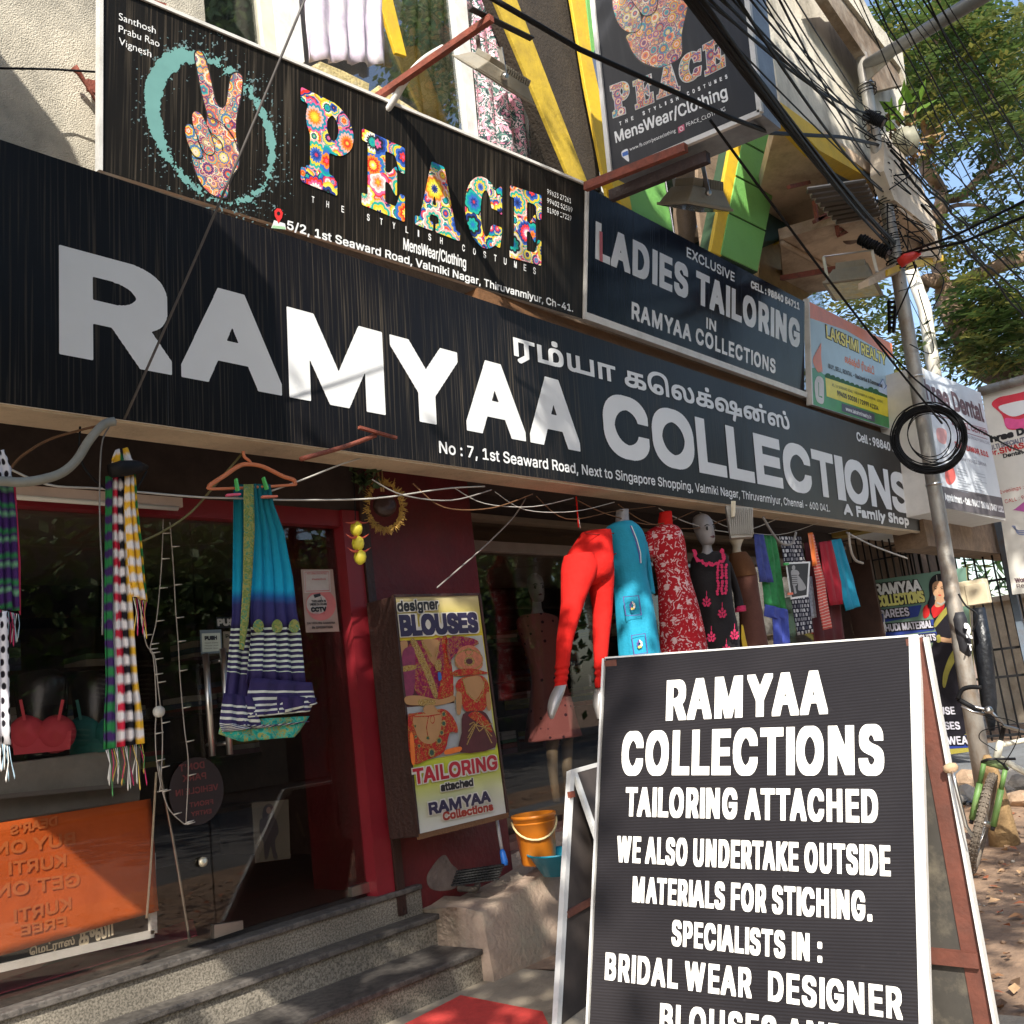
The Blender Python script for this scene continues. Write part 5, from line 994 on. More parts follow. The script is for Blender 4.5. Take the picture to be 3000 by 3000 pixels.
# saree on orange hanger
HY = 4.02
hg = thing('coat_hanger', 'orange plastic coat hanger hooked under the ledge, holding the teal saree', 'coat hanger', at(740, 1340, 1, HY))
orm = M('orange_plastic', (.62, .20, .09), .4)
H_ = lambda L: smooth([tuple(at(x, y, 1, HY)) for x, y in L], 5, False)
mesh1('hook', lambda b: b.tube(H_([(712, 1322), (716, 1338), (730, 1350), (736, 1362)]), .008, orm, 8), hg)
mesh1('shoulder_bar', lambda b: b.tube(H_([(612, 1426), (620, 1418), (660, 1392), (695, 1368), (720, 1360), (760, 1364), (790, 1376), (830, 1396), (860, 1406), (864, 1418)]), .011, orm, 8), hg)
mesh1('lower_bar', lambda b: b.tube(H_([(612, 1426), (616, 1432), (700, 1430), (790, 1425), (862, 1420), (864, 1418)]), .007, orm, 8), hg)
for (a, b_, mt, lb_) in [((692, 1402), (698, 1438), M('green_plastic_peg', (.10, .55, .15), .4), 'green clothes peg on the left end of the teal saree'), ((772, 1398), (784, 1434), MATS['green_plastic_peg'], 'green clothes peg on the right end of the teal saree'), ((664, 1450), (704, 1448), M('pink_plastic_peg', (.75, .12, .22), .4), 'pink clothes peg lying level on the line left of the teal saree'), ((768, 1455), (812, 1454), M('salmon_plastic_peg', (.8, .22, .14), .4), 'salmon clothes peg lying level on the line right of the teal saree')]:
    P0, P1 = at(*a, 1, HY - .03), at(*b_, 1, HY - .03); t = thing('clothes_peg', lb_, 'clothes peg', P0); mesh1('peg_arm', lambda b: b.bar(P0, P1, .010, .014, mt, up=(0, 1, 0)), t, bevel=.002); mesh1('peg_arm', lambda b: b.bar(P0 + Vector((.006, .016, 0)), P1 + Vector((0, .012, 0)), .010, .012, mt, up=(0, 1, 0)), t, bevel=.002)
t = thing('saree', 'teal and blue saree with gold border and striped navy end hanging from the orange hanger', 'saree', at(740, 1440, 1, HY))
sar = bands('teal_saree', [(0, (.004, .10, .12)), (.18, (.004, .17, .23)), (.53, (.004, .30, .50)), (.565, (.01, .10, .30)), (.60, (.03, .03, .13)), (.69, (.03, .025, .11)), (.71, (.02, .015, .05)), (1.0, (.035, .025, .10))], 1.0, (.705, .93, .026, (.55, .62, .52)))
navy = bands('navy_saree_end', [(0, (.03, .02, .08)), (.3, (.05, .04, .13)), (.42, (.02, .38, .30)), (.6, (.25, .3, .1))], .6, (.05, .28, .03, (.6, .62, .55)))
gold = floral('gold_border_print', [(.14, .20, .06), (.30, .28, .08), (.08, .22, .12), (.22, .25, .06)], 42)
sheet('main_fall', [(735, 1418, 790, 1420), (738, 1480, 800, 1480), (742, 1560, 832, 1560), (740, 1680, 858, 1690), (736, 1780, 868, 1790), (735, 1860, 880, 1860), (720, 2000, 893, 2010)], HY, sar, t, nx=36, amp=.016, folds=4)
sheet('back_fall', [(684, 1420, 740, 1420), (684, 1600, 740, 1600), (682, 1800, 735, 1800), (668, 1950, 735, 1960), (658, 2050, 720, 2070), (648, 2120, 730, 2130)], HY + .05, sar, t, nx=16, amp=.012, folds=2)
sheet('gold_border', [(713, 1419, 742, 1419), (714, 1560, 745, 1560), (712, 1700, 737, 1700), (704, 1830, 726, 1830), (700, 1900, 712, 1905)], HY - .03, gold, t, nx=6, amp=.003, folds=1)
for q in [[(735, 1985, 912, 2000), (722, 2060, 925, 2048), (700, 2105, 905, 2085)], [(655, 2030, 735, 2040), (645, 2120, 770, 2130), (650, 2145, 905, 2115)], [(812, 2035, 925, 2045), (815, 2095, 928, 2062)]]:
    sheet('saree_end', q, HY - .035 - .01 * (q[0][0] > 800), navy, t, nx=24, amp=.012, folds=3)
sheet('teal_border', [(648, 2112, 905, 2098), (642, 2150, 880, 2140), (700, 2172, 860, 2160)], HY - .02, floral('teal_gold_border', [(.02, .34, .27), (.10, .40, .28), (.30, .32, .10), (.01, .22, .20)], 40), t, nx=16, amp=.01, folds=3)
for k, x in enumerate((757, 812, 862)): # paisley motifs on the navy band
    mesh1('motif', lambda b: blob(b, [(x - 16, 1838), (x - 12, 1822), (x, 1814), (x + 12, 1822), (x + 16, 1838), (x + 8, 1852), (x - 8, 1852)], YP(HY - .028), gold, 0), t)
# clothes lines and wires under the ledge
wl_m = M('white_plastic_line', (.5, .48, .44), .5)
def cl(label, L, y, r, mt, cat='cable', nm='clothes_line'): return cable(nm, label, smooth([tuple(at(a, b_, 1, y)) for a, b_ in L], 5, False), r, mt, None, cat)
cl('white clothes line stretched behind the teal saree under the ledge', [(0, 1360), (140, 1420), (300, 1432), (560, 1455), (700, 1460), (860, 1465), (1100, 1460), (1300, 1432), (1420, 1425)], 4.06, .005, wl_m, 'clothes line')
cl('second white line rising to the right from the orange hanger', [(784, 1442), (900, 1400), (1000, 1360), (1100, 1330)], 4.03, .005, wl_m, 'clothes line')
cl('grey corrugated conduit bending down from the ledge at the left', [(-40, 1412), (0, 1410), (60, 1413), (120, 1405), (180, 1385), (225, 1345), (260, 1290), (300, 1245), (335, 1235)], 3.87, .020, M('grey_corrugated_conduit', (.25, .25, .22), .6, var=.2), 'conduit', 'conduit')
cl('brown cable looping under the ledge left of the scarves', [(20, 1390), (60, 1340), (140, 1290), (230, 1262), (320, 1240)], 4.0, .006, brown_board)
cl('dark cable loop hanging between the conduit and the scarves', [(235, 1250), (235, 1340), (270, 1400), (330, 1440), (390, 1440), (430, 1380)], 4.0, .005, black_rub)
cl('olive twisted wire running down from the hanger into the shop', [(712, 1326), (640, 1410), (560, 1500), (480, 1555), (418, 1585)], 4.1, .006, M('olive_wire', (.16, .14, .05), .6))
cl('thin grey wire hanging straight down between the scarves', [(320, 1250), (297, 1310), (292, 1500), (300, 1700), (300, 1860)], 3.90, .0035, M('grey_wire', (.2, .19, .18), .6))
cl('brown rusty rod slanting up from the ledge under the letter M', [(880, 1345), (1010, 1308), (1100, 1275)], 3.80, .013, rust, 'rod', 'steel_rod')
tag(mesh1('steel_rod', lambda b: b.bar(at(1052, 1252, 1, 3.78), at(1160, 1283, 1, 3.78), .02, .015, rust), None), 'short rusty flat bar across the end of the slanting rod', 'rod')
random.seed(21)
for k in range(9):
    x0 = 1180 + k * 120; cl('grey wire sagging under the ledge above the hanging clothes, number %d from the left' % (k + 1) if False else ['slack grey wire', 'thin brown wire', 'pale thin wire'][k % 3] + ' sagging under the ledge ' + ['above the pillar wall', 'right of the coconut garland', 'above the red leggings', 'above the blue kurta', 'above the red floral kurta', 'above the black kurta', 'by the ribbed lamp', 'above the green cloth', 'above the turquoise cloth'][k],
        [(x0 - 90, 1405 + .1 * (x0 - 1180)), (x0, 1450 + .10 * (x0 - 1180) + random.uniform(-5, 30)), (x0 + 140, 1452 + .10 * (x0 - 1180) + random.uniform(-10, 25)), (x0 + 260, 1435 + .10 * (x0 - 1180))], 4.05 + .01 * k, random.choice([.003, .0045]), random.choice([wl_m, M('grey_wire2', (.28, .26, .24), .5), brown_board]))
cl('crossed grey wires running diagonally in front of the dark window', [(1540, 1460), (1500, 1520), (1420, 1600), (1340, 1670), (1280, 1722)], 4.3, .005, MATS['grey_wire2'])
cl('thick grey cable bundle hanging in a curve left of the checked cloth', [(2235, 1515), (2262, 1560), (2290, 1592), (2320, 1592), (2332, 1560)], 4.0, .012, MATS['grey_wire2'])
cl('white stick slanting down to the right beside the turquoise cloth', [(2480, 1560), (2560, 1600), (2658, 1636)], 4.0, .010, wl_m, 'stick', 'stick')
cl('pale cloth strip dangling right of the turquoise cloth', [(2486, 1560), (2492, 1610), (2505, 1640), (2528, 1650)], 3.98, .014, M('cream_strip', (.42, .37, .3), .8), 'strip', 'cloth_strip')
# lemon and chilli charm, coconut charm
YL = 4.25
lm = thing('lemon_chilli_charm', 'string of three yellow lemons and red chillies hanging by the red jamb', 'charm', at(1040, 1450, 1, YL))
mesh1('string', lambda b: b.tube([at(1036, 1380, 1, YL), at(1042, 1540, 1, YL), at(1056, 1650, 1, YL)], .003, black_rub, 5), lm)
ylem = M('lemon_skin', (.72, .62, .05), .4, bump=.2, bs=200)
for k, (x, y) in enumerate([(1044, 1549), (1049, 1592), (1055, 1632)]): mesh1('lemon', lambda b: b.lathe(at(x, y, 1, YL), [(0, -.046), (.012, -.042), (.030, -.026), (.036, 0), (.030, .026), (.012, .042), (0, .046)], ylem, 16, (0.1, 0, 1)), lm)
for k, (x, y) in enumerate([(1045, 1528), (1047, 1572), (1052, 1612)]):
    for s_ in (-1, 1): mesh1('chilli', lambda b: b.tube(smooth([tuple(at(x, y, 1, YL)), tuple(at(x + s_ * 16, y + 4, 1, YL - .02)), tuple(at(x + s_ * 34, y - 8 + 10 * (k == 0), 1, YL))], 4, False), [.008] * 4 + [.006, .005, .004, .002, .001], M('dry_red_chilli', (.45, .07, .04), .5), 6), lm)
ck = thing('coconut_charm', 'oval woven straw charm with dark middle hanging from the ledge by the pillar', 'charm', at(1125, 1480, 1, YL))
def ckf(b):
    c = at(1127, 1482, 1, YL); u = Vector((.8, -.6, 0))
    b.lathe(c, [(0, -.02), (.055, -.02), (.07, 0), (.055, .02), (0, .02)], dark_wood, 20, (-.6, -.75, .1))
mesh1('dark_disc', ckf, ck)
def straw(b):
    c = at(1127, 1482, 1, YL); ax = Vector((-.6, -.75, .1)).normalized(); u = Vector((0, 0, 1)); q = ax.cross(u).normalized()
    for k in range(420):
        a = random.uniform(0, 2 * math.pi); r = random.uniform(.085, .10); p = c + u * math.cos(a) * r * 1.45 + q * math.sin(a) * r; d = (p - c).normalized() * random.uniform(.01, .035) + Vector((random.uniform(-.02, .02), random.uniform(-.02, .02), random.uniform(-.02, .02))); b.tube([p, p + d], [.004, .0015], M('golden_straw', (.45, .27, .06), .6, var=.4), 4)
o = mesh1('straw_rim', straw, ck); o['kind'] = 'stuff'
mesh1('cord', lambda b: (b.tube([at(1105, 1372, 1, YL), at(1118, 1440, 1, YL)], .006, M('straw_cord', (.4, .25, .1), .8), 6), b.tube([at(1118, 1372, 1, YL), at(1124, 1440, 1, YL)], .006, MATS['straw_cord'], 6)), ck)
o = mesh1('dry_leaves', lambda b: leafm(b, at(1075, 1400, 1, YL), .04, 60, .07, M('dried_leaf_green', (.05, .08, .03), .7), 0), ck); o['kind'] = 'stuff'
# ================================================================== mannequins and clothes
WD = Vector((.70, -.714, 0)); DD = Vector((-.714, -.70, 0))
def loft(name, rows, y, mt, par, n=30, fold=0., kf=7, flat=.62, sub=5, dep=None):
    """rows: (left px, right px, py [, depth m]) lofted as ellipses round a body axis at plane y"""
    R = smooth([tuple(r) + ((dep,) if len(r) == 3 else ()) if False else (r[0], r[1], r[2], r[3] if len(r) > 3 else 0) for r in rows], sub, False); rings = []
    for i, (a, b_, py, d) in enumerate(R):
        c = at((a + b_) / 2, py, 1, y); w_ = pxm(c, abs(b_ - a)) / 2 / .985; dd = d / 2 if d > .005 else w_ * flat; t = i / (len(R) - 1)
        rings.append([c + (WD * math.cos(2 * math.pi * k / n) * w_ + DD * math.sin(2 * math.pi * k / n) * dd) * (1 + fold * t * math.sin(kf * 2 * math.pi * k / n + 3 * t) + fold * .5 * t * math.sin((kf * 2 + 1) * 2 * math.pi * k / n)) for k in range(n)])
    b = MB(); b.rings(rings, mt, True); return b.build(name, par)
MY = 4.12
skin_g = M('grey_mannequin_skin', (.28, .27, .28), .45, var=.12); silver = M('silver_mannequin', (.45, .43, .41), .3, .35, var=.1); creamsk = M('cream_mannequin_skin', (.55, .46, .33), .5)
redc = M('red_stretch_cotton', (.60, .018, .014), .9, var=.12, vs=20, bump=.35, bs=18, spec=.15)
t = thing('leg_mannequin', 'bright red leggings on a silver lower body mannequin hung under the ledge', 'mannequin', at(1720, 1560, 1, MY))
mesh1('hook_cord', lambda b: (b.tube([at(1688, 1455, 1, MY), at(1695, 1545, 1, MY)], .006, redc, 6), b.tube([at(1692, 1500, 1, MY), at(1700, 1548, 1, MY)], .004, wl_m, 6)), t)
hip = loft('hips', [(1704, 1790, 1556, .15), (1690, 1793, 1575, .20), (1662, 1796, 1615, .24), (1645, 1798, 1650, .25), (1662, 1788, 1690, .22), (1705, 1752, 1714, .10)], MY, redc, t, fold=.0)
loft('leg', [(1652, 1740, 1625, .20), (1644, 1752, 1660, .24), (1643, 1744, 1695, .24), (1643, 1730, 1725, .21), (1643, 1716, 1758, .19), (1640, 1704, 1795, .17), (1634, 1690, 1840, .15), (1629, 1678, 1885, .13), (1628, 1670, 1935, .12), (1625, 1669, 1953, .12), (1629, 1665, 1962, .10), (1624, 1667, 1972, .115), (1628, 1663, 1981, .098), (1623, 1664, 1991, .11), (1626, 1661, 2000, .095), (1622, 1662, 2012, .10)], MY - .005, redc, t, fold=.012, kf=5)
loft('leg', [(1712, 1792, 1625, .20), (1706, 1798, 1660, .24), (1714, 1799, 1695, .24), (1724, 1798, 1725, .21), (1732, 1796, 1758, .19), (1736, 1794, 1795, .16), (1736, 1789, 1840, .14), (1737, 1784, 1885, .12), (1740, 1780, 1935, .11), (1740, 1781, 1953, .11), (1744, 1778, 1962, .095), (1741, 1780, 1972, .105), (1745, 1776, 1982, .09), (1742, 1778, 1992, .10), (1744, 1774, 2014, .09)], MY + .005, redc, t, fold=.012, kf=5)
mesh1('seam_folds', lambda b: [b.tube(smooth([tuple(at(x, y, 1, MY) + DD * .118) for x, y in L], 4, False), .004, M('dark_red_seam', (.30, .008, .008), .9), 5) for L in [[(1705, 1570), (1745, 1574), (1790, 1570)], [(1735, 1600), (1750, 1640), (1768, 1645), (1797, 1628)], [(1745, 1660), (1752, 1690), (1757, 1712)], [(1790, 1655), (1772, 1668), (1760, 1690)]]], t)
for a in (0, 1): loft('foot', [[(1626, 1660, 2008, .08), (1612, 1652, 2035, .09), (1604, 1640, 2065, .08), (1606, 1628, 2092, .06), (1612, 1622, 2106, .03)], [(1746, 1773, 2010, .08), (1738, 1772, 2035, .09), (1738, 1768, 2065, .08), (1745, 1764, 2092, .06), (1750, 1760, 2106, .03)]][a], MY - .02 + .04 * a, silver, t, n=16)
# turquoise kurta
turq = M('turquoise_cotton', (.012, .30, .46), .85, var=.10, vs=12, bump=.2, bs=60)
def patch(b, pl, q, mt, mt2, off):
    stroke(b, q, 3, pl, mt, off, True); cx = sum(p[0] for p in q) / 4; cy = sum(p[1] for p in q) / 4
    for k in range(9): a = k * 2.4; blob(b, ell(cx + 6 * math.cos(a), cy + 9 * math.sin(a), 3, 4, 6), pl, [mt2, mt, wh][k % 3], off + .001 + .0004 * k, 2)
t = thing('dressed_mannequin', 'headless mannequin in a plain turquoise kurta with small embroidered squares', 'mannequin', at(1840, 1500, 1, MY))
loft('neck', [(1804, 1842, 1494), (1803, 1843, 1520), (1800, 1848, 1545)], MY, skin_g, t, n=18, flat=.9)
loft('kurta', [(1795, 1852, 1530, .14), (1774, 1868, 1543, .18), (1772, 1884, 1565, .22), (1778, 1893, 1600, .24), (1786, 1893, 1650, .23), (1796, 1895, 1690, .21), (1800, 1906, 1740, .23), (1806, 1920, 1820, .25), (1812, 1932, 1900, .26), (1818, 1945, 1985, .27)], MY, turq, t, n=48, fold=.035, kf=6)
loft('sleeve', [(1872, 1896, 1590, .11), (1884, 1905, 1640, .10), (1893, 1912, 1690, .09), (1900, 1920, 1740, .08)], MY - .02, turq, t, n=16)
PLt = Plane(at(1850, 1750, 1, MY) + DD * .125, DD)
mesh1('embroidered_square', lambda b: patch(b, PLt, [(1826, 1749), (1871, 1745), (1879, 1801), (1834, 1804)], M('purple_thread', (.10, .05, .25), .8), ylw, .02), t); mesh1('embroidered_square', lambda b: patch(b, PLt, [(1850, 1862), (1890, 1856), (1897, 1912), (1858, 1918)], MATS['purple_thread'], ylw, .02), t)
mesh1('placket', lambda b: (stroke(b, [(1846, 1540), (1862, 1580), (1872, 1620), (1876, 1650)], 3, PLt, MATS['purple_thread'], .0), stroke(b, [(1850, 1540), (1866, 1580), (1877, 1620), (1878, 1650)], 2, PLt, wh, .0)), t)
# red floral
def ffl(m, n, l, b):
    v = uvnode(n, l, (1, 1, 1), coord='Object'); vo = n.new('ShaderNodeTexVoronoi'); vo.inputs['Scale'].default_value = 11; l.new(v, vo.inputs['Vector'])
    d = n.new('ShaderNodeVectorMath'); d.operation = 'SUBTRACT'; mp = n.new('ShaderNodeVectorMath'); mp.operation = 'MULTIPLY'; mp.inputs[1].default_value = (21, 21, 21); l.new(v, mp.inputs[0])
    l.new(v, d.inputs[0]); l.new(vo.outputs['Position'], d.inputs[1]); sp = n.new('ShaderNodeSeparateXYZ'); l.new(d.outputs[0], sp.inputs[0]); a = node_math(n, l, 'ARCTAN2', sp.outputs[2], sp.outputs[0])
    pet = node_math(n, l, 'ABSOLUTE', node_math(n, l, 'SINE', node_math(n, l, 'MULTIPLY', a, 2.5))); r = node_math(n, l, 'MULTIPLY_ADD', pet, -.18, vo.outputs['Distance'])
    nz = n.new('ShaderNodeTexNoise'); nz.inputs['Scale'].default_value = 15; nz.inputs['Distortion'].default_value = 3.2; l.new(v, nz.inputs[0])
    f = node_math(n, l, 'MAXIMUM', node_math(n, l, 'LESS_THAN', r, .13), node_math(n, l, 'GREATER_THAN', nz.outputs[0], .585)); setcol(n, l, b, ramp(n, l, f, [(0, (.42, .012, .02)), (1, (.70, .50, .50))]))
redf = cloth('red_floral_cotton', fn=ffl)
t = thing('dressed_mannequin', 'headless mannequin in a red kurta printed with white flowers', 'mannequin', at(1940, 1520, 1, MY))
loft('neck', [(1932, 1968, 1500), (1928, 1970, 1525), (1925, 1972, 1545)], MY, redc, t, n=18, flat=.9)
loft('kurta', [(1918, 1972, 1540, .12), (1896, 1990, 1552, .18), (1892, 2003, 1580, .23), (1904, 2010, 1620, .23), (1918, 2014, 1660, .21), (1926, 2022, 1700, .21), (1929, 2040, 1760, .24), (1932, 2058, 1830, .26), (1935, 2074, 1910, .28), (1938, 2085, 1985, .28)], MY, redf, t, n=48, fold=.035, kf=6)
loft('sleeve', [(1886, 1912, 1560, .12), (1888, 1918, 1590, .12), (1896, 1922, 1632, .11)], MY + .06, redf, t, n=16)
# black kurta with head
blk = M('black_cotton', (.012, .010, .012), .85, bump=.2, bs=50); pinkt = M('pink_thread_embroidery', (.65, .03, .12), .8, var=.2, vs=60, bump=.6, bs=120)
t = thing('dressed_mannequin', 'grey bald female mannequin in a black kurta with pink embroidered neckline', 'mannequin', at(2075, 1520, 1, MY))
def head(c, s, mt, par, fwd):
    fwd = Vector(fwd).normalized(); sd = fwd.cross(Vector((0, 0, 1))).normalized(); up = Vector((0, 0, 1)); b = MB(); rings = []; N = 26
    prof = [(-.135, .030, .040, .01), (-.125, .045, .055, .02), (-.10, .055, .070, .02), (-.06, .064, .084, .012), (-.02, .070, .092, .004), (.02, .074, .096, 0), (.06, .074, .096, -.005), (.10, .062, .080, -.01), (.125, .038, .05, -.012), (.135, .008, .01, -.012)]
    for z, w_, d, o in prof:
        R = []
        for k in range(N):
            a = 2 * math.pi * k / N; f_ = math.cos(a); r = c + up * z * s + sd * math.sin(a) * w_ * s + fwd * (f_ * d + o) * s
            if f_ > .93: r += fwd * s * (.022 * math.exp(-((z + .03) / .022) ** 2) + .010 * math.exp(-((z + .078) / .012) ** 2) - .006 * math.exp(-((z + .005) / .012) ** 2) + .006 * math.exp(-((z + .118) / .014) ** 2))
            elif .7 < f_ <= .93: r += fwd * s * (-.010 * math.exp(-((z + .002) / .016) ** 2) + .004 * math.exp(-((z - .02) / .010) ** 2))
            R.append(r)
        rings.append(R)
    b.rings(rings, mt); o = b.build('head', par); o.modifiers.new('s', 'SUBSURF').levels = 1; o.modifiers['s'].render_levels = 1
    for q in (-1, 1):
        e = c + up * -.003 * s + fwd * .088 * s + sd * q * .031 * s; mesh1('eye', lambda b: b.lathe(e - fwd * .004, [(0, .006), (.015 * s, .005), (.018 * s, 0), (0, -.002)], M('painted_eye_black', (.02, .02, .02), .4), 12, fwd), par)
        mesh1('eyebrow', lambda b: b.tube([c + up * .020 * s + fwd * .093 * s + sd * q * .014 * s, c + up * .028 * s + fwd * .090 * s + sd * q * .034 * s, c + up * .018 * s + fwd * .076 * s + sd * q * .050 * s], .0045 * s, MATS['painted_eye_black'], 5), par)
    mesh1('lips', lambda b: b.tube([c - up * .074 * s + fwd * .090 * s - sd * .020 * s, c - up * .073 * s + fwd * .108 * s, c - up * .074 * s + fwd * .090 * s + sd * .020 * s], [.003 * s, .011 * s, .003 * s], M('painted_lips', (.10, .03, .04), .4), 6), par)
hc = at(2062, 1551, 1, MY); head(hc, pxm(hc, 98) / .27, skin_g, t, (-.35, -.85, -.05))
loft('neck', [(2055, 2084, 1588, .11), (2058, 2085, 1608, .10), (2050, 2095, 1628, .11), (2040, 2112, 1642, .12)], MY, skin_g, t, n=20)
loft('kurta', [(2040, 2110, 1620, .15), (2027, 2128, 1630, .2), (2022, 2138, 1660, .23), (2026, 2140, 1700, .23), (2036, 2143, 1740, .22), (2046, 2150, 1790, .23), (2054, 2160, 1840, .25), (2064, 2168, 1910, .26), (2070, 2172, 1985, .27)], MY + .01, blk, t, n=44, fold=.03, kf=6)
loft('sleeve', [(2120, 2140, 1650, .12), (2138, 2158, 1700, .11), (2150, 2172, 1745, .10), (2152, 2180, 1780, .09)], MY - .03, blk, t, n=16)
loft('cuff', [(2152, 2184, 1776, .10), (2154, 2186, 1792, .10)], MY - .035, pinkt, t, n=16)
PLb = Plane(at(2090, 1750, 1, MY) + DD * .135, DD)
NK = smooth([(2034, 1614), (2042, 1634), (2062, 1648), (2088, 1653), (2110, 1646), (2121, 1630), (2116, 1612)], 5, False)
random.seed(41)
mesh1('neckline', lambda b: [blob(b, ell(x + random.uniform(-3, 3), y + random.uniform(-3, 4), random.uniform(3, 5.5), random.uniform(4, 7), 7, random.uniform(0, 3)), PLb, pinkt, -.008 + .0004 * i_, 2) for i_, (x, y) in enumerate(NK)], t)
mesh1('placket', lambda b: [blob(b, ell(2103 + 12 * (i_ % 3) + random.uniform(-2, 2), 1656 + 7.5 * (i_ // 3) + random.uniform(-2, 2), 4.6, 4.2, 7, random.uniform(0, 3)), PLb, pinkt, .0 + .0003 * i_, 2) for i_ in range(36)], t)
for x, y in [(2070, 1762), (2116, 1795), (2084, 1865), (2128, 1902), (2152, 1858)]: mesh1('motif', lambda b: [blob(b, ell(x + dx, y + dy, rx_, ry_, 7, ro), PLb, pinkt, .004 + .0005 * i_, 2) for i_, (dx, dy, rx_, ry_, ro) in enumerate([(0, -24, 1.2, 8, 0), (0, -10, 3.5, 6, 0), (-7, -3, 3.5, 6, -.5), (7, -3, 3.5, 6, .5), (-9, 6, 3.5, 5, -1), (9, 6, 3.5, 5, 1), (0, 2, 3, 5, 0), (-5, 12, 4, 3.5, .3), (5, 12, 4, 3.5, -.3), (0, 9, 2.5, 3, 0)])], t)
# brown dress
brn = stripes('brown_gold_stripe', [(.09, .035, .02), (.14, .06, .03), (.20, .11, .045), (.09, .035, .02)], .02, warp=.05); brn2 = M('brown_cotton', (.115, .042, .028), .85, var=.15, bump=.2)
t = thing('dressed_mannequin', 'headless cream mannequin in a brown dress with striped top', 'mannequin', at(2155, 1590, 1, MY + .1))
loft('neck', [(2136, 2180, 1582, .10), (2146, 2172, 1598, .09), (2145, 2170, 1615, .09), (2140, 2186, 1634, .11)], MY + .1, creamsk, t, n=18)
loft('dress_top', [(2138, 2186, 1620, .14), (2136, 2200, 1640, .18), (2142, 2212, 1668, .2), (2150, 2216, 1690, .2)], MY + .1, brn, t, n=30); loft('dress', [(2150, 2217, 1680, .2), (2160, 2222, 1730, .2), (2166, 2232, 1790, .21), (2168, 2242, 1850, .22), (2170, 2252, 1910, .24), (2172, 2256, 1990, .25)], MY + .1, brn2, t, n=36, fold=.03)
tag(sheet('hanging_cloth', [(2172, 1830, 2176, 1832), (2172, 1870, 2184, 1872), (2176, 1900, 2190, 1898)], MY - .02, M('yellow_cloth', (.75, .48, .03), .8), None, nx=6, amp=.003, folds=1), 'small yellow pointed cloth hanging in front of the brown dress', 'cloth')
# row of folded clothes hanging
def hung(label, rows, y, mt, **k): return tag(sheet('hanging_cloth', rows, y, mt, None, **k), label, 'cloth')
hung('blue patterned cloth hanging beside the green one', [(2209, 1565, 2236, 1566), (2216, 1630, 2250, 1632), (2226, 1704, 2266, 1707)], MY, M('blue_print_cotton', (.05, .07, .28), .8, var=.35, vs=14), amp=.012, folds=2)
hung('green patterned cloth hanging between the blue and checked ones', [(2230, 1568, 2270, 1570), (2236, 1640, 2284, 1640), (2234, 1710, 2293, 1705), (2240, 1775, 2304, 1788)], MY + .04, M('green_print_cotton', (.03, .24, .07), .8, var=.3, vs=16), amp=.015, folds=3)
hung('royal blue folded cloth hanging below the green one', [(2241, 1770, 2306, 1786), (2240, 1804, 2310, 1812), (2264, 1812, 2310, 1815), (2266, 1900, 2316, 1898)], MY + .01, M('royal_blue_cotton', (.045, .07, .36), .8, var=.1), amp=.012, folds=2)
def fchk(m, n, l, b):
    v = uvnode(n, l, (6, 26, 1)); br_ = n.new('ShaderNodeTexBrick'); br_.inputs['Scale'].default_value = 1; br_.inputs['Mortar Size'].default_value = .16; br_.inputs['Brick Width'].default_value = .85; br_.inputs['Row Height'].default_value = 1.1; br_.inputs['Color1'].default_value = (.7, .7, .7, 1); br_.inputs['Color2'].default_value = (.02, .02, .05, 1); br_.inputs['Mortar'].default_value = (.012, .012, .03, 1); l.new(v, br_.inputs[0]); setcol(n, l, b, br_.outputs[0])
chk = cloth('navy_white_block_print', fn=fchk)
hung('navy cloth with white rectangles hanging below the black and white photo', [(2316, 1745, 2368, 1742), (2326, 1800, 2376, 1796), (2336, 1862, 2384, 1852)], MY, chk, amp=.01, folds=2)
hung('grey and black checked cloth hanging above the black and white photo', [(2282, 1570, 2345, 1572), (2290, 1600, 2352, 1602), (2296, 1655, 2360, 1650)], MY + .05, chk, amp=.01, folds=2)
hung('white cloth with grey print behind the navy checked one', [(2362, 1690, 2378, 1688), (2366, 1760, 2386, 1758), (2378, 1812, 2392, 1808)], MY + .06, M('pale_blue_print_cotton', (.4, .45, .55), .8, var=.5, vs=30), amp=.006, folds=1)
hung('dark maroon cloth hanging behind the striped pink scarf', [(2355, 1590, 2440, 1588), (2372, 1700, 2455, 1695), (2385, 1900, 2475, 1890)], MY + .12, M('dark_maroon_cotton', (.10, .012, .015), .85), amp=.015, folds=3)
hung('pink and white striped scarf twisting down beside the red cloth', [(2368, 1566, 2382, 1564), (2378, 1630, 2396, 1626), (2392, 1700, 2414, 1695), (2400, 1780, 2424, 1770), (2412, 1846, 2436, 1840)], MY - .03, stripes('pink_white_stripes', [(.62, .12, .10), (.62, .12, .10), (.7, .5, .42), (.55, .08, .07)], .03, warp=.1, wscale=3), amp=.012, folds=2)
hung('orange and yellow twisted cloth at the top of the striped scarf', [(2366, 1562, 2380, 1560), (2376, 1610, 2388, 1606), (2380, 1660, 2392, 1655)], MY - .05, M('orange_print', (.8, .18, .03)), amp=.01, folds=1)
hung('crimson folded cloth hanging left of the turquoise one', [(2400, 1588, 2434, 1584), (2410, 1650, 2450, 1645), (2418, 1710, 2464, 1705), (2432, 1774, 2468, 1770)], MY, M('crimson_cotton', (.38, .010, .025), .8, var=.12), amp=.015, folds=2)
hung('turquoise folded cloth, the right end of the hanging row', [(2433, 1583, 2463, 1578), (2442, 1640, 2480, 1633), (2456, 1700, 2500, 1694), (2466, 1745, 2510, 1740), (2478, 1790, 2520, 1776)], MY, turq, amp=.015, folds=2)
PHP = Plane(at(2340, 1700, 1, 3.98), Vector((-.5, -.86, .05)))
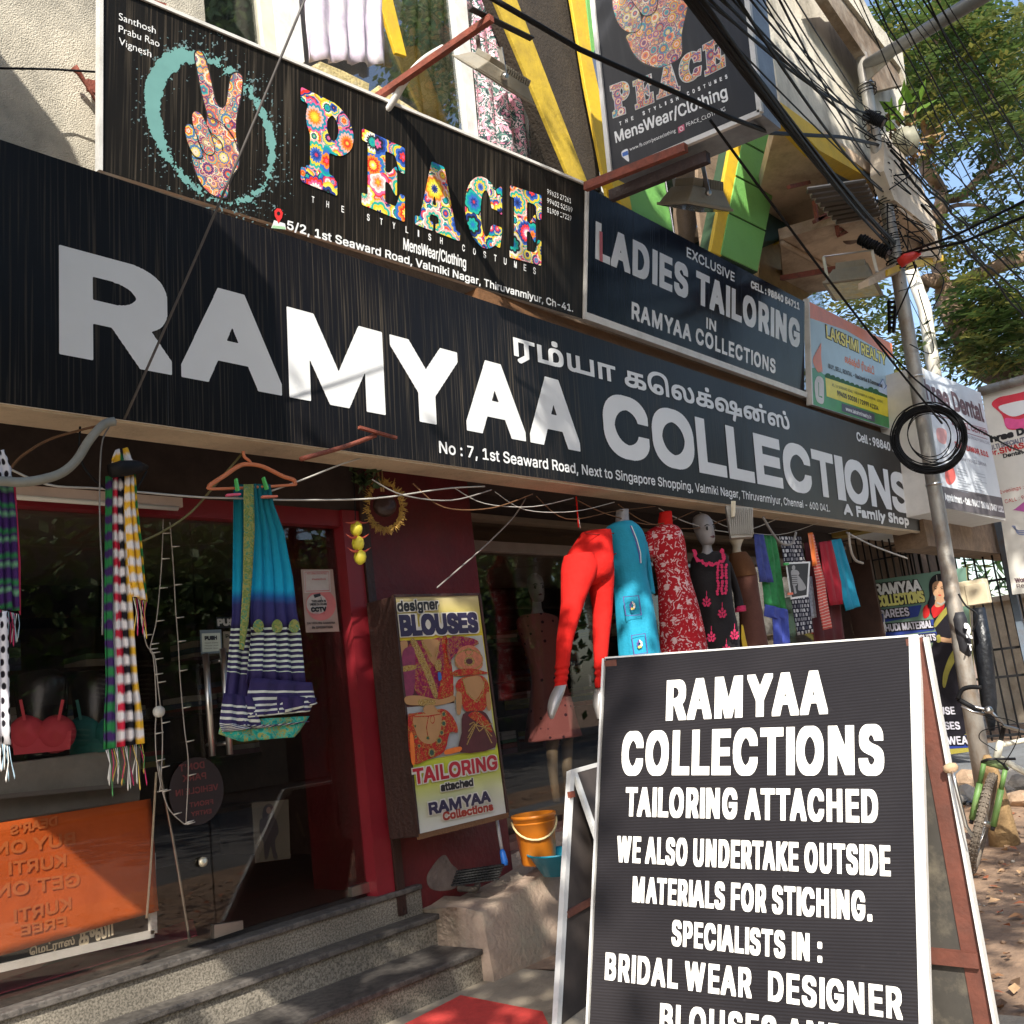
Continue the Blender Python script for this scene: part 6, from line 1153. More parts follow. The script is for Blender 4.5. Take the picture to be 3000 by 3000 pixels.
ph = thing('photo_print', 'black and white fashion photo of a woman in a striped dress, pegged to the clothes', 'photo', at(2340, 1650, 1, 3.98))
mesh1('white_border', lambda b: panel(b, [(2301, 1648), (2374, 1645), (2368, 1748), (2317, 1756)], PHP, white_print, .004), ph)
def phf(b):
    dk_ = M('photo_dark_grey', (.05, .05, .05), .5); lg = M('photo_light_grey', (.38, .38, .38), .5)
    poly(b, [(2306, 1653), (2369, 1650), (2363, 1743), (2320, 1750)], PHP, dk_, .002); blob(b, ell(2325, 1663, 5, 7, 8), PHP, lg, .004); blob(b, [(2318, 1672), (2334, 1670), (2342, 1680), (2336, 1690), (2338, 1705), (2332, 1716), (2322, 1714), (2320, 1695)], PHP, lg, .004)
    blob(b, [(2337, 1684), (2362, 1722), (2340, 1730), (2338, 1710)], PHP, lg, .0045); poly(b, [(2323, 1714), (2329, 1714), (2334, 1738), (2328, 1740)], PHP, lg, .004)
    for k in range(5): stroke(b, [(2319 + k * .6, 1686 + 6 * k), (2336, 1685 + 6 * k)], 2, PHP, dk_, .006)
mesh1('figure_print', phf, ph)
for nm, x, y, mt in [('green', 2302, 1653, MATS['green_plastic_peg']), ('orange', 2314, 1740, MATS['salmon_plastic_peg'])]: tag(mesh1('clothes_peg', lambda b: b.bar(PHP.P(x - 6, y, .02), PHP.P(x + 8, y - 1, .02), .02, .02, mt), None), 'tiny %s clothes peg holding the black and white photo' % nm, 'clothes peg')
# pink polka dress mannequin inside the window
def fdots(m, n, l, b):
    v = uvnode(n, l, (1, 1, 1), coord='Object'); vo = n.new('ShaderNodeTexVoronoi'); vo.inputs['Scale'].default_value = 13; vo.inputs['Randomness'].default_value = .3; l.new(v, vo.inputs['Vector']); setcol(n, l, b, ramp(n, l, node_math(n, l, 'LESS_THAN', vo.outputs['Distance'], .17), [(0, (.26, .09, .085)), (1, (.04, .012, .02))]))
t = thing('dressed_mannequin', 'mannequin in a pink dotted dress standing inside the dark window', 'mannequin', (6.6, 5.3, .56))
pk = cloth('pink_dotted_cotton', fn=fdots)
loft('dress', [(1525, 1600, 1800, .16), (1512, 1632, 1815, .2), (1520, 1640, 1850, .24), (1545, 1650, 1930, .22), (1556, 1655, 1990, .2), (1550, 1675, 2060, .26), (1542, 1690, 2120, .3), (1538, 1706, 2165, .34)], 5.25, pk, t, n=40, fold=.04)
loft('neck', [(1560, 1585, 1760), (1558, 1588, 1785), (1550, 1598, 1806)], 5.25, skin_g, t, n=16, flat=.9); hd = at(1570, 1722, 1, 5.25); head(hd, pxm(hd, 88) / .27, skin_g, t, (-.5, -.8, 0))
for a in (0, 1): loft('leg', [(1598 + 46 * a, 1638 + 42 * a, 2160, .1), (1604 + 42 * a, 1634 + 42 * a, 2250, .09), (1620 + 36 * a, 1642 + 34 * a, 2350, .08)], 5.25, M('olive_mannequin_leg', (.16, .12, .07), .6), t, n=14)
# ================================================================== inside the left shop window
ban = thing('orange_banner', 'orange cloth hung inside the shop window with faint reversed lettering', 'banner', at(200, 2400, 1, 4.80))
BN = YP(4.811)
ob = M('orange_banner_cloth', (.62, .115, .012), .75, var=.1, vs=3, bump=.35, bs=9, emit=0)
sheet('cloth', [(-160, 2436, 440, 2340), (-160, 2560, 452, 2480), (-160, 2700, 458, 2600), (-160, 2846, 464, 2668)], 4.82, ob, ban, nx=30, amp=.003, folds=3)
fo = M('faint_orange_letters', (.60, .16, .04), .7)
lines(ban, BN, [(s_, (x1, y1), (x0, y0), h, fo, dict(bold=.05, off=.001)) for s_, x0, y0, x1, y1, h in [("DEAR'S", 30, 2447, 168, 2418, 26), ('BUY ONE', -60, 2516, 222, 2474, 36), ('KURTI', 25, 2565, 195, 2538, 36), ('GET ONE', -60, 2640, 235, 2596, 38), ('KURTI', 40, 2705, 210, 2664, 36), ('FREE', 60, 2742, 195, 2712, 28)]])
fb = thing('framed_board', 'black board with white frame and Tamil lettering leaning behind the orange cloth', 'sign', at(200, 2750, 1, 4.86))
FBP = YP(4.86)
mesh1('board', lambda b: panel(b, [(-200, 2600), (440, 2500), (447, 2735), (-200, 2880)], FBP, black_pr, .02), fb); mesh1('frame', lambda b: edges(b, [(-200, 2600), (442, 2500), (447, 2735), (-200, 2880)], FBP, white_al, .035, .03, .01, [1, 2]), fb)
lines(fb, FBP, [('\u0bc6மட்ராஸ்', (87, 2806), (220, 2772), 30, cream, dict(font='x', bbox=True, bold=.03)), ('குலா', (232, 2775), (338, 2738), 44, cream, dict(font='x', bbox=True, bold=.03))])
skirt = tag(mesh1('floor_mat', lambda b: b.prism([ZP(.50).P(*q) for q in [(-260, 2960), (565, 2695), (578, 2742), (-260, 2990)]], Vector((0, 0, .006)), M('pink_floor_mat', (.42, .05, .09), .6, var=.25)), None), 'pink strip of mat inside the glass along the floor', 'mat')
gb = thing('display_counter', 'pale grey display counter under the bra busts inside the window', 'counter', at(200, 2300, 1, 5.1))
mesh1('counter_front', lambda b: b.prism([YP(5.1).P(*q) for q in [(-200, 2265), (415, 2185), (412, 2345), (-200, 2440)]], Vector((0, .5, 0)), M('grey_laminate', (.36, .34, .30), .5, var=.15, dirt=(.2, .18, .15, .5))), gb, bevel=.01); mesh1('counter_shelf', lambda b: b.prism([YP(5.0).P(*q) for q in [(-200, 2345), (412, 2290), (412, 2302), (-200, 2360)]], Vector((0, .12, 0)), M('grey_laminate_edge', (.22, .2, .18), .5)), gb)
for k, (dx, mt, lb_) in enumerate([(0, M('coral_pink_bra', (.62, .06, .09), .7, bump=.1), 'black bust form wearing a coral pink bra on the display counter'), (165, M('teal_bra', (.02, .16, .15), .7), 'black glossy bust form wearing a teal bra, right of the pink one')]):
    t = thing('bust_form', lb_, 'bust form', at(120 + dx, 2200, 1, 5.2)); gl = M('glossy_black_form', (.012, .010, .010), .25)
    loft('torso', [(70 + dx, 160 + dx, 1965, .10), (48 + dx, 190 + dx, 1990, .16), (50 + dx, 195 + dx, 2040, .2), (60 + dx, 190 + dx, 2110, .22), (70 + dx, 180 + dx, 2180, .18), (78 + dx, 178 + dx, 2215, .18)], 5.22, gl, t, n=24)
    PB = Plane(at(120 + dx, 2100, 1, 5.22) + DD * .13, DD)
    for s_ in (-1, 1):
        c = PB.P(122 + dx + s_ * 42, 2150, -.035); mesh1('bra_cup', lambda b: b.lathe(c, [(0, .05), (.04, .046), (.075, .03), (.095, 0), (.09, -.03)], mt, 20, DD), t)
        mesh1('strap', lambda b: stroke(b, [(122 + dx + s_ * 50, 2110), (122 + dx + s_ * 62, 2050)], 9, PB, mt, .02), t)
    mesh1('bra_band', lambda b: poly(b, [(35 + dx, 2150), (122 + dx, 2165), (210 + dx, 2140), (205 + dx, 2195), (122 + dx, 2205), (40 + dx, 2212)], PB, mt, .0), t)
# tube light and rails inside
tl_ = thing('tube_light', 'long unlit white tube light batten above the glass door', 'tube light', at(300, 1460, 1, 4.58)); mesh1('batten', lambda b: b.bar(at(20, 1436, 1, 4.56), at(530, 1474, 1, 4.56), .035, .05, M('warm_white_batten', (.55, .42, .36), .5)), tl_); mesh1('tube', lambda b: b.tube([at(30, 1455, 1, 4.545), at(520, 1490, 1, 4.545)], .013, white_pl, 8), tl_)
def shelfstuff():
    random.seed(8)
    sh = thing('wall_shelves', 'dark shelves stacked with folded clothes at the back of the shop', 'shelves', (3, 7.6, .5))
    for z in (.9, 1.3, 1.7, 2.1, 2.5): mesh1('shelf', lambda b: b.span((-2, 7.3, z), (12.6, 7.9, z + .03), dark_wood), sh)
    cs = [M('fold_%d' % i, c, .85) for i, c in enumerate([(.3, .28, .25), (.2, .05, .05), (.06, .08, .16), (.32, .27, .1), (.08, .16, .1), (.35, .33, .33), (.15, .08, .12)])]
    b = MB()
    for z in (.93, 1.33, 1.73, 2.13):
        x = -1.8
        while x < 12.2:
            w_ = random.uniform(.25, .4); zz = z
            if random.random() < .6:
                for _ in range(random.randint(2, 6)): h = random.uniform(.03, .06); b.box((x + w_ / 2, 7.5, zz + h / 2), (w_ * .9, .35, h * .9), random.choice(cs)); zz += h
            x += w_ + .03
    o = b.build('folded_clothes', sh); o['kind'] = 'stuff'
shelfstuff()
# stickers on the glass
def sticker(name, label, quad, mt, prints, y=4.678, cat='sticker'):
    t = thing(name, label, cat, YP(y).P(*quad[0])); pl = YP(y); mesh1('paper', lambda b: panel(b, quad, pl, mt, .003), t)
    if prints: lines(t, pl, prints)
    return t
offw = M('offwhite_sticker', (.46, .40, .33), .5); blueg = M('blue_grey_sticker', (.12, .15, .17), .4)
s1 = sticker('push_sign', 'small framed PUSH notice on the glass door beside the handle', [(586, 1846), (648, 1844), (652, 1912), (590, 1918)], blueg, [])
mesh1('notice', lambda b: poly(b, [(591, 1856), (645, 1854), (648, 1906), (593, 1911)], YP(4.678), M('pale_green_paper', (.45, .48, .40), .5), .004), s1); lines(s1, YP(4.678), [('PUSH', (600, 1876), (636, 1874), 12, black_pr, dict(bold=.08, off=.006))] + [('Open Daily' if k == 0 else 'Please close', (600, 1886 + 8 * k), (640, 1884 + 8 * k), 4, black_pr, dict(off=.006)) for k in range(3)])
sticker('push_sign', 'second cream notice half hidden behind the teal saree', [(654, 1850), (720, 1850), (720, 1908), (656, 1910)], offw, [('Pay', (661, 1870), (690, 1870), 12, black_pr, dict(bold=.07))], 4.70); t = sticker('push_sign', 'dark PUSH strip above the notices on the glass door', [(632, 1808), (720, 1806), (720, 1838), (634, 1840)], M('dark_navy_strip', (.02, .02, .03), .5), [('PUSH', (638, 1834), (706, 1832), 21, white_print, dict(bold=.08))], 4.70)
cc_ = sticker('notice_sticker', 'pinkish sticker sheet with red panel and CCTV lettering by the jamb', [(882, 1668), (975, 1668), (994, 1850), (897, 1853)], M('pinkish_beige_paper', (.42, .30, .25), .5, var=.1), [])
P_ = YP(4.678)
def ccf(b):
    rd = M('sticker_red', (.55, .05, .05), .5); wp = M('sticker_pale', (.55, .48, .44), .5)
    poly(b, [(889, 1672), (967, 1670), (969, 1734), (892, 1737)], P_, wp, .002); stroke(b, [(893, 1676), (963, 1675), (965, 1730), (896, 1732)], 1.6, P_, rd, .004, True); blob(b, ell(940, 1772, 44, 46, 20), P_, M('sticker_pink', (.60, .18, .17), .5), .0015); blob(b, ell(928, 1770, 30, 30, 20), P_, wp, .003)
    poly(b, [(918, 1742), (938, 1738), (940, 1746), (922, 1752)], P_, black_pr, .005); stroke(b, [(940, 1748), (942, 1760)], 2, P_, black_pr, .005)
mesh1('print', ccf, cc_); lines(cc_, P_, [('CCTV', (912, 1793), (957, 1791), 14, black_pr, dict(bold=.09, off=.006)), ('THIS AREA IS', (913, 1765), (955, 1764), 7, black_pr, dict(bold=.05, off=.006)), ('UNDER 24 HOURS', (908, 1774), (958, 1773), 7, black_pr, dict(bold=.05, off=.006)), ('SURVEILLANCE', (915, 1800), (952, 1799), 5, rd_ if False else MATS['sticker_red'], dict(off=.006)), ('24 HOURS CAMERA', (900, 1829), (982, 1827), 6, black_pr, dict(bold=.05, off=.006)), ('IN OPERATION', (915, 1842), (975, 1840), 7, black_pr, dict(bold=.05, off=.006)), ('NO UNAUTHORISED', (900, 1683), (958, 1682), 5, MATS['sticker_red'], dict(off=.006)), ('PARKING', (915, 1700), (955, 1699), 5, MATS['sticker_red'], dict(off=.006))])
ov = thing('window_sticker', 'dark round sticker with reversed no parking words on the glass door', 'sticker', P_.P(580, 2320)); mesh1('disc', lambda b: poly(b, ell(575, 2318, 80, 100, 36, .1), P_, M('brownish_black_disc', (.022, .012, .012), .6), .001), ov)
lines(ov, P_, [(s_, (x1, y1), (x0, y0), h, M('dull_red_letters', (.14, .03, .03), .6), dict(bold=.05, off=.004)) for s_, x0, y0, x1, y1, h in [("DON'T", 525, 2262, 600, 2250, 20), ('PARK', 535, 2292, 605, 2282, 20), ('VEHICLE IN', 515, 2334, 640, 2314, 18), ('FRONT', 555, 2366, 625, 2355, 14), ('ENTRY', 560, 2392, 620, 2382, 13)]])
wpz = thing('window_poster', 'faded poster of a standing woman in dark clothes low on the glass door', 'poster', P_.P(795, 2500)); mesh1('paper', lambda b: panel(b, [(738, 2352), (845, 2342), (851, 2515), (748, 2528)], YP(4.70), M('faded_olive_paper', (.13, .115, .085), .7), .002), wpz)
def wf(b):
    q = YP(4.698); d_ = M('poster_figure_dark', (.035, .028, .03), .6); blob(b, [(772, 2368), (785, 2354), (798, 2360), (804, 2390), (796, 2400), (770, 2398)], q, d_, .002); blob(b, ell(787, 2374, 7, 10, 10), q, M('poster_skin', (.16, .10, .07), .6), .004)
    blob(b, [(766, 2398), (800, 2394), (812, 2410), (816, 2440), (806, 2460), (808, 2490), (814, 2512), (802, 2516), (793, 2480), (785, 2512), (776, 2516), (772, 2470), (762, 2440), (760, 2412)], q, d_, .003)
mesh1('figure_print', wf, wpz)
# rods and fairy lights
t = cl('thin pale curtain rod leaning inside the left window', [(464, 2232), (510, 2480), (556, 2758)], 4.74, .008, steel, 'rod', 'curtain_rod'); cl('second thin rod leaning against the orange banner edge', [(458, 2262), (444, 2500), (430, 2690)], 4.72, .006, cream, 'rod', 'curtain_rod')
fl_ = thing('fairy_lights', 'string of small unlit fairy lights looping down the inside of the window', 'fairy lights', at(480, 1600, 1, 4.66))
for L in [[(478, 1520), (476, 1600), (470, 1700), (458, 1820), (440, 1900), (450, 1930), (458, 2060), (455, 2150), (462, 2250), (490, 2360), (535, 2410), (548, 2415)], [(498, 1530), (508, 1660), (515, 1790), (522, 1880), (528, 1990), (540, 2130), (552, 2240), (545, 2410)], [(415, 1820), (430, 1890), (452, 1920), (462, 2000), (476, 2150), (470, 2300), (460, 2320)]]:
    S = smooth([tuple(at(a, b_, 1, 4.66)) for a, b_ in L], 5, False); mesh1('wire', lambda b: b.tube(S, .003, M('clear_pale_wire', (.35, .31, .27), .5), 5), fl_)
    def bulbs(b):
        for i in range(3, len(S), 4): p = Vector(S[i]); b.tube([p, p + Vector((.045 * (1 if i % 8 else -1), 0, .004))], [.004, .0025], M('pale_bulb', (.6, .55, .48), .4), 5)
    o = mesh1('bulbs', bulbs, fl_); o['kind'] = 'stuff'
mesh1('socket', lambda b: b.lathe(at(465, 2085, 1, 4.65), [(0, -.01), (.028, -.01), (.028, .012), (.01, .02), (0, .02)], white_pl, 16, (0, -1, 0)), fl_)
# ================================================================== designer blouses light box
DBP = YP(4.34)
dbx = thing('poster_light_box', 'tilted light box poster reading designer BLOUSES, TAILORING attached, RAMYAA Collections', 'sign', DBP.P(1180, 2440))
DQ = [(1152, 1746), (1403, 1741), (1487, 2388), (1225, 2452)]
def grad(name, stops, axis=1, sc_=1., off=0.):
    def f(m, n, l, b):
        tc = n.new('ShaderNodeTexCoord'); sp = n.new('ShaderNodeSeparateXYZ'); l.new(tc.outputs['UV'], sp.inputs[0]); setcol(n, l, b, ramp(n, l, node_math(n, l, 'MULTIPLY_ADD', sp.outputs[axis], sc_, off), stops))
    return cloth(name, fn=f, rough=.35)
za, zb = DBP.P(1225, 2452).z, DBP.P(1152, 1746).z
dbg = grad('yellow_green_poster', [(0, (.62, .60, .55)), (.12, (.50, .50, .32)), (.22, (.50, .52, .05)), (.30, (.55, .58, .06)), (.36, (.5, .5, .15)), (.82, (.62, .48, .04)), (.90, (.58, .48, .12)), (1, (.48, .40, .22))], 1, 1 / (zb - za), -za / (zb - za))
mesh1('case', lambda b: b.prism([DBP.P(*q, -.006) for q in DQ], Vector((-.02, .22, -.01)), dark_wood), dbx, bevel=.004); mesh1('face_print', lambda b: panel(b, [(1155, 1749), (1400, 1744), (1483, 2385), (1228, 2448)], DBP, dbg, .004, .002), dbx); mesh1('edge_trim', lambda b: edges(b, DQ, DBP, dark_wood, .016, .02, .0), dbx)
mesh1('bottom_lip', lambda b: edges(b, DQ, DBP, brown_board, .03, .02, .004, [2]), dbx)
skn = M('poster_skin_tone', (.42, .22, .09), .4, var=.1); rdp = floral('poster_red_silk', [(.42, .02, .02), (.48, .04, .03), (.25, .01, .01), (.42, .22, .05), (.45, .03, .02), (.34, .02, .02)], 55, .4); pkp = floral('poster_magenta_silk', [(.30, .02, .07), (.20, .01, .06), (.34, .06, .05), (.30, .18, .05), (.26, .02, .10), (.12, .01, .05)], 42, .4); gdp = floral('poster_gold', [(.42, .28, .08), (.22, .12, .03), (.5, .36, .15), (.12, .06, .02), (.35, .2, .05)], 90, .4); dkp = M('poster_dark_maroon', (.08, .015, .02), .4, var=.3); prp = M('poster_purple', (.22, .03, .08), .4, var=.3, vs=30); grp = M('poster_pale_grey', (.45, .45, .40), .4)
c4 = lambda L: [(1100 + x / 2.5756, 1700 + y / 2.5756) for x, y in L]
def dpr(b):
    Q = DBP; o = [.003]
    def B(L, mt, k=3): o[0] += .0004; blob(b, c4(L), Q, mt, o[0], k)
    def Pp(L, mt): o[0] += .0004; poly(b, c4(L), Q, mt, o[0])
    Pp([(178, 458), (540, 438), (600, 985), (225, 1020)], dkp); Pp([(540, 436), (805, 415), (845, 705), (575, 725)], grp); Pp([(575, 728), (845, 708), (905, 1275), (640, 1308)], grp); Pp([(225, 960), (600, 925), (640, 1308), (272, 1375)], MATS['photo_light_grey'])
    B([(180, 470), (240, 460), (235, 560), (200, 600), (185, 560)], skn); B([(270, 470), (400, 450), (520, 445), (560, 650), (585, 860), (430, 900), (330, 880), (250, 700), (230, 560)], pkp); B([(350, 455), (450, 445), (480, 470), (470, 560), (440, 640), (380, 540)], skn)
    B([(265, 470), (310, 460), (420, 700), (470, 860), (440, 880), (370, 700)], gdp); B([(500, 450), (545, 445), (590, 860), (470, 890), (520, 640)], rdp); B([(205, 540), (270, 500), (300, 560), (290, 850), (225, 870), (205, 700)], prp); B([(205, 650), (300, 640), (300, 670), (207, 690)], gdp)
    for k in range(7): a = k / 6; B([(350 + 60 * a, 470 + 90 * a), (362 + 60 * a, 465 + 90 * a), (368 + 60 * a, 480 + 95 * a), (356 + 60 * a, 486 + 95 * a)], gdp, 2); B([(480 - 30 * a, 460 + 100 * a), (490 - 30 * a, 462 + 100 * a), (484 - 30 * a, 478 + 100 * a)], gdp, 2)
    B([(455, 610), (485, 600), (500, 640), (490, 680), (460, 680), (446, 640)], gdp); B([(470, 700), (490, 695), (500, 740), (478, 760)], MATS['blue_line'])
    B([(225, 880), (330, 870), (480, 900), (590, 870), (595, 910), (470, 945), (330, 945), (235, 935)], skn); B([(330, 900), (440, 895), (445, 940), (335, 945)], gdp)
    B([(545, 440), (700, 430), (780, 480), (600, 560), (560, 640)], pkp); B([(630, 520), (720, 490), (790, 540), (810, 640), (760, 680), (640, 670), (600, 620)], M('poster_coral', (.5, .16, .08), .4, var=.3, vs=40)); o[0] += .0004; stroke(b, c4(ell(705, 600, 105, 75, 24)), 4, Q, gdp, o[0], True); stroke(b, c4(ell(705, 540, 26, 26, 14)), 4, Q, gdp, o[0], True); B(ell(708, 612, 42, 36, 14), gdp, 1); B(ell(708, 612, 26, 22, 12), dkp, 1)
    B([(600, 680), (720, 665), (830, 690), (835, 705), (600, 722)], rdp)
    B([(605, 800), (640, 740), (720, 720), (800, 720), (845, 760), (860, 850), (820, 980), (690, 995), (640, 900)], rdp); B([(665, 750), (720, 725), (790, 725), (815, 800), (760, 900), (710, 880), (680, 820)], skn); B([(610, 850), (650, 860), (645, 1000), (615, 1000)], skn); B([(835, 860), (862, 850), (872, 970), (845, 975)], skn); o[0] += .0004; stroke(b, c4([(660, 750), (690, 850), (765, 920), (810, 850), (820, 760)]), 5, Q, gdp, o[0])
    B([(660, 1010), (760, 985), (830, 1000), (880, 1100), (905, 1260), (640, 1300), (650, 1150)], dkp); B([(700, 1020), (770, 990), (850, 1060), (880, 1150), (780, 1080)], rdp)
    for k in range(4): o[0] += .0003; stroke(b, c4([(690 + 6 * k, 1240 - 50 * k), (740, 1130 - 20 * k), (785, 1020 + 40 * k), (830, 1130 - 10 * k), (880, 1230 - 50 * k)]), 3.5, Q, gdp, o[0])
    B([(245, 1040), (280, 1005), (400, 990), (500, 970), (560, 1000), (610, 1080), (620, 1150), (560, 1150), (520, 1290), (400, 1350), (270, 1370)], rdp); B([(285, 1030), (400, 1005), (490, 1000), (495, 1120), (450, 1220), (370, 1230), (310, 1160)], skn); B([(365, 955), (430, 940), (470, 990), (420, 1010), (370, 1000)], skn)
    o[0] += .0004; stroke(b, c4([(290, 1030), (400, 1025), (490, 1010)]), 3, Q, rdp, o[0]); stroke(b, c4([(400, 1025), (385, 1110), (395, 1180)]), 3, Q, rdp, o[0]); stroke(b, c4(ell(430, 1050, 16, 30, 10)), 2.5, Q, rdp, o[0], True)
    for x, y, r in [(515, 1010, 22), (515, 1080, 26), (500, 1150, 22), (480, 1210, 28), (395, 1190, 18), (425, 1300, 34), (300, 1100, 12), (305, 1180, 14), (330, 1250, 16)]: B(ell(x, y, r * .8, r, 12), gdp, 1); B(ell(x, y, r * .5, r * .62, 10), M('poster_deep_green', (.03, .08, .05), .4), 1)
    B([(260, 1170), (285, 1170), (300, 1370), (272, 1374)], MATS['orange_print']); B([(530, 1280), (640, 1255), (640, 1290), (530, 1315)], MATS['orange_print'])
mesh1('photo_print', dpr, dbx)
navyp = M('navy_letters', (.025, .02, .06), .4); redp = M('red_letters', (.42, .015, .03), .4); whp = M('white_outline', (.62, .58, .5), .4)
DL = []
for s_, BL, BR, h, mt, bo in [('designer', (168, 238), (480, 218), 84, black_pr, .05), ('BLOUSES', (192, 425), (782, 392), 165, navyp, .08), ('TAILORING', (290, 1545), (925, 1425), 118, redp, .055), ('attached', (496, 1595), (740, 1550), 60, black_pr, .06), ('RAMYAA', (408, 1772), (872, 1670), 90, navyp, .07), ('Collections', (512, 1815), (890, 1735), 62, M('brick_red_letters', (.32, .035, .02), .4), .06)]:
    (a, b0_), (c_, d_) = c4([BL, BR]); h2 = h / 2.5756
    DL.append((s_, (a - 2.5, b0_ + 2.5), (c_ + 2.5, d_ + 2.5), h2 + 5, whp, dict(bold=bo + .09, bx=bo + .09, off=.013))); DL.append((s_, (a, b0_), (c_, d_), h2, mt, dict(bold=bo, bx=bo, off=.015)))
lines(dbx, DBP, DL)
# ================================================================== A-frame boards
hA = Vector((-.079, .995, .0)).normalized(); uA = Vector((.171, -.103, .98)).normalized(); nA = hA.cross(uA).normalized()
if nA.x > 0: nA = -nA
hAy = Vector((-.079, .995, .06)).normalized()
pA = at(2690, 1863, 0, 2.25); A_PL = Plane(pA, hAy.cross(uA)); A_PL.up = uA
def fridge(m, n, l, b):
    v = uvnode(n, l, (1, 1, 1)); sp = n.new('ShaderNodeSeparateXYZ'); l.new(v, sp.inputs[0])
    s_ = node_math(n, l, 'SINE', node_math(n, l, 'MULTIPLY', sp.outputs[1], 2 * math.pi / .0068))
    nz = n.new('ShaderNodeTexNoise'); nz.inputs['Scale'].default_value = 3; nz.inputs['Detail'].default_value = 7; l.new(v, nz.inputs[0])
    n2 = n.new('ShaderNodeTexNoise'); n2.inputs['Scale'].default_value = 26; n2.inputs['Detail'].default_value = 4; l.new(v, n2.inputs[0])
    f = node_math(n, l, 'ADD', node_math(n, l, 'MULTIPLY', s_, .06), node_math(n, l, 'MULTIPLY', nz.outputs[0], .9))
    sc2 = n.new('ShaderNodeMapRange'); sc2.inputs[1].default_value = .70; sc2.inputs[2].default_value = .78; sc2.inputs[4].default_value = .55; l.new(n2.outputs[0], sc2.inputs[0])
    f = node_math(n, l, 'ADD', f, sc2.outputs[0]); setcol(n, l, b, ramp(n, l, f, [(0, (.013, .011, .013)), (.4, (.017, .015, .017)), (.8, (.036, .032, .034)), (1, (.13, .12, .11))]))
    bp = n.new('ShaderNodeBump'); bp.inputs['Strength'].default_value = .25; bp.inputs['Distance'].default_value = .001; l.new(s_, bp.inputs['Height']); l.new(bp.outputs[0], b.inputs['Normal'])
ribm = cloth('ribbed_black_flex', fn=fridge, rough=.42)
af = thing('a_frame_sign', 'large ribbed black A-frame board with white RAMYAA COLLECTIONS tailoring text in the foreground', 'sign board', (2.3, .9, 0))
AQ = [(1775, 1930), (2668, 1865), (2704, 3120), (1722, 3120)]
mesh1('front_panel', lambda b: panel(b, AQ, A_PL, ribm, .012), af)
mesh1('side_trim', lambda b: (edges(b, [(2681, 1864), (2716, 3120)], A_PL, white_al, .022, .02, -.006, [0]), edges(b, [(1771, 1930), (1718, 3120)], A_PL, white_al, .006, .016, -.004, [0]), edges(b, [(1775, 1928), (2690, 1862)], A_PL, white_al, .004, .012, -.004, [0])), af)
AB = dict(bold=.045, bx=.05, q=4.6, space=1.22)
w2 = M('warm_white_vinyl', (.86, .83, .76), .45, var=.03)
lines(af, A_PL, [(s_, BL, BR, h, w2, dict(AB, bx=bx_ * .68)) for s_, BL, BR, h, bx_ in [('RAMYAA', (1950, 2112), (2426, 2092), 118, .09), ('COLLECTIONS', (1819, 2271), (2591, 2270), 124, .085), ('TAILORING ATTACHED', (1831, 2391), (2573, 2411), 82, .075), ('WE ALSO UNDERTAKE OUTSIDE', (1806, 2526), (2610, 2568), 74, .07), ('MATERIALS FOR STICHING.', (1852, 2643), (2556, 2700), 72, .07), ('SPECIALISTS IN :', (1967, 2770), (2409, 2821), 71, .07), ('BRIDAL WEAR', (1771, 2870), (2202, 2925), 75, .075), ('DESIGNER', (2250, 2932), (2645, 2989), 82, .075), ('BLOUSES AND', (1932, 3025), (2480, 3100), 80, .075)]])
T0 = A_PL.P(2700, 1868); F0 = at(2915, 3060, 1, T0.y + .02); wA = A_PL.P(1775, 1930) - A_PL.P(2690, 1863); T0b = T0 + wA * .99; F0b = F0 + wA
RP = Plane(T0, (T0b - T0).cross(F0 - T0))
nb2 = (F0 - T0).normalized()
rustA = M('brown_red_angle_iron', (.135, .042, .026), .7, var=.3, vs=22, bump=.1, bs=90, dirt=(.10, .04, .028, .7), ds=14)
mesh1('rear_leg', lambda b: b.bar(T0 + wA * .02, F0 + wA * .02, .035, .006, rustA, up=RP.n), af); mesh1('rear_leg', lambda b: b.bar(T0b, F0b, .035, .006, rustA, up=RP.n), af)
mesh1('rear_panel', lambda b: b.prism([T0 + wA * .01 + nb2 * .03, T0b + nb2 * .03, F0b, F0 + wA * .01], RP.n * -.006 if RP.n.x < 0 else RP.n * .006, M('weathered_grey_flex', (.05, .045, .038), .7, var=.3, vs=9, dirt=(.2, .17, .12, .6), ds=12)), af)
mesh1('rear_trim', lambda b: b.bar(T0 - wA * .012, F0 - wA * .012 + nb2 * .1, .006, .03, white_al, up=RP.n), af)
cr = T0 + (F0 - T0) * .80; mesh1('cross_bar', lambda b: b.bar(cr, cr + wA, .03, .03, rustA, up=RP.n), af)
mesh1('front_leg', lambda b: b.bar(A_PL.P(2672, 1885, -.03), A_PL.P(2706, 3110, -.03), .03, .006, rustA, up=A_PL.n), af)
mesh1('hook_rod', lambda b: b.tube([RP.P(2788, 2250, .02), RP.P(2800, 2300, .03), RP.P(2830, 2420, .03), RP.P(2850, 2450, .03)], .004, steel, 6), af)
mesh1('rope_tie', lambda b: [b.lathe(RP.P(2785, 2250, .015), [(0, -.012), (.014, -.006), (.016, .0), (.014, .006), (0, .012)], M('tan_rope', (.5, .33, .2), .9), 10, (.3, .3, 1))], af)
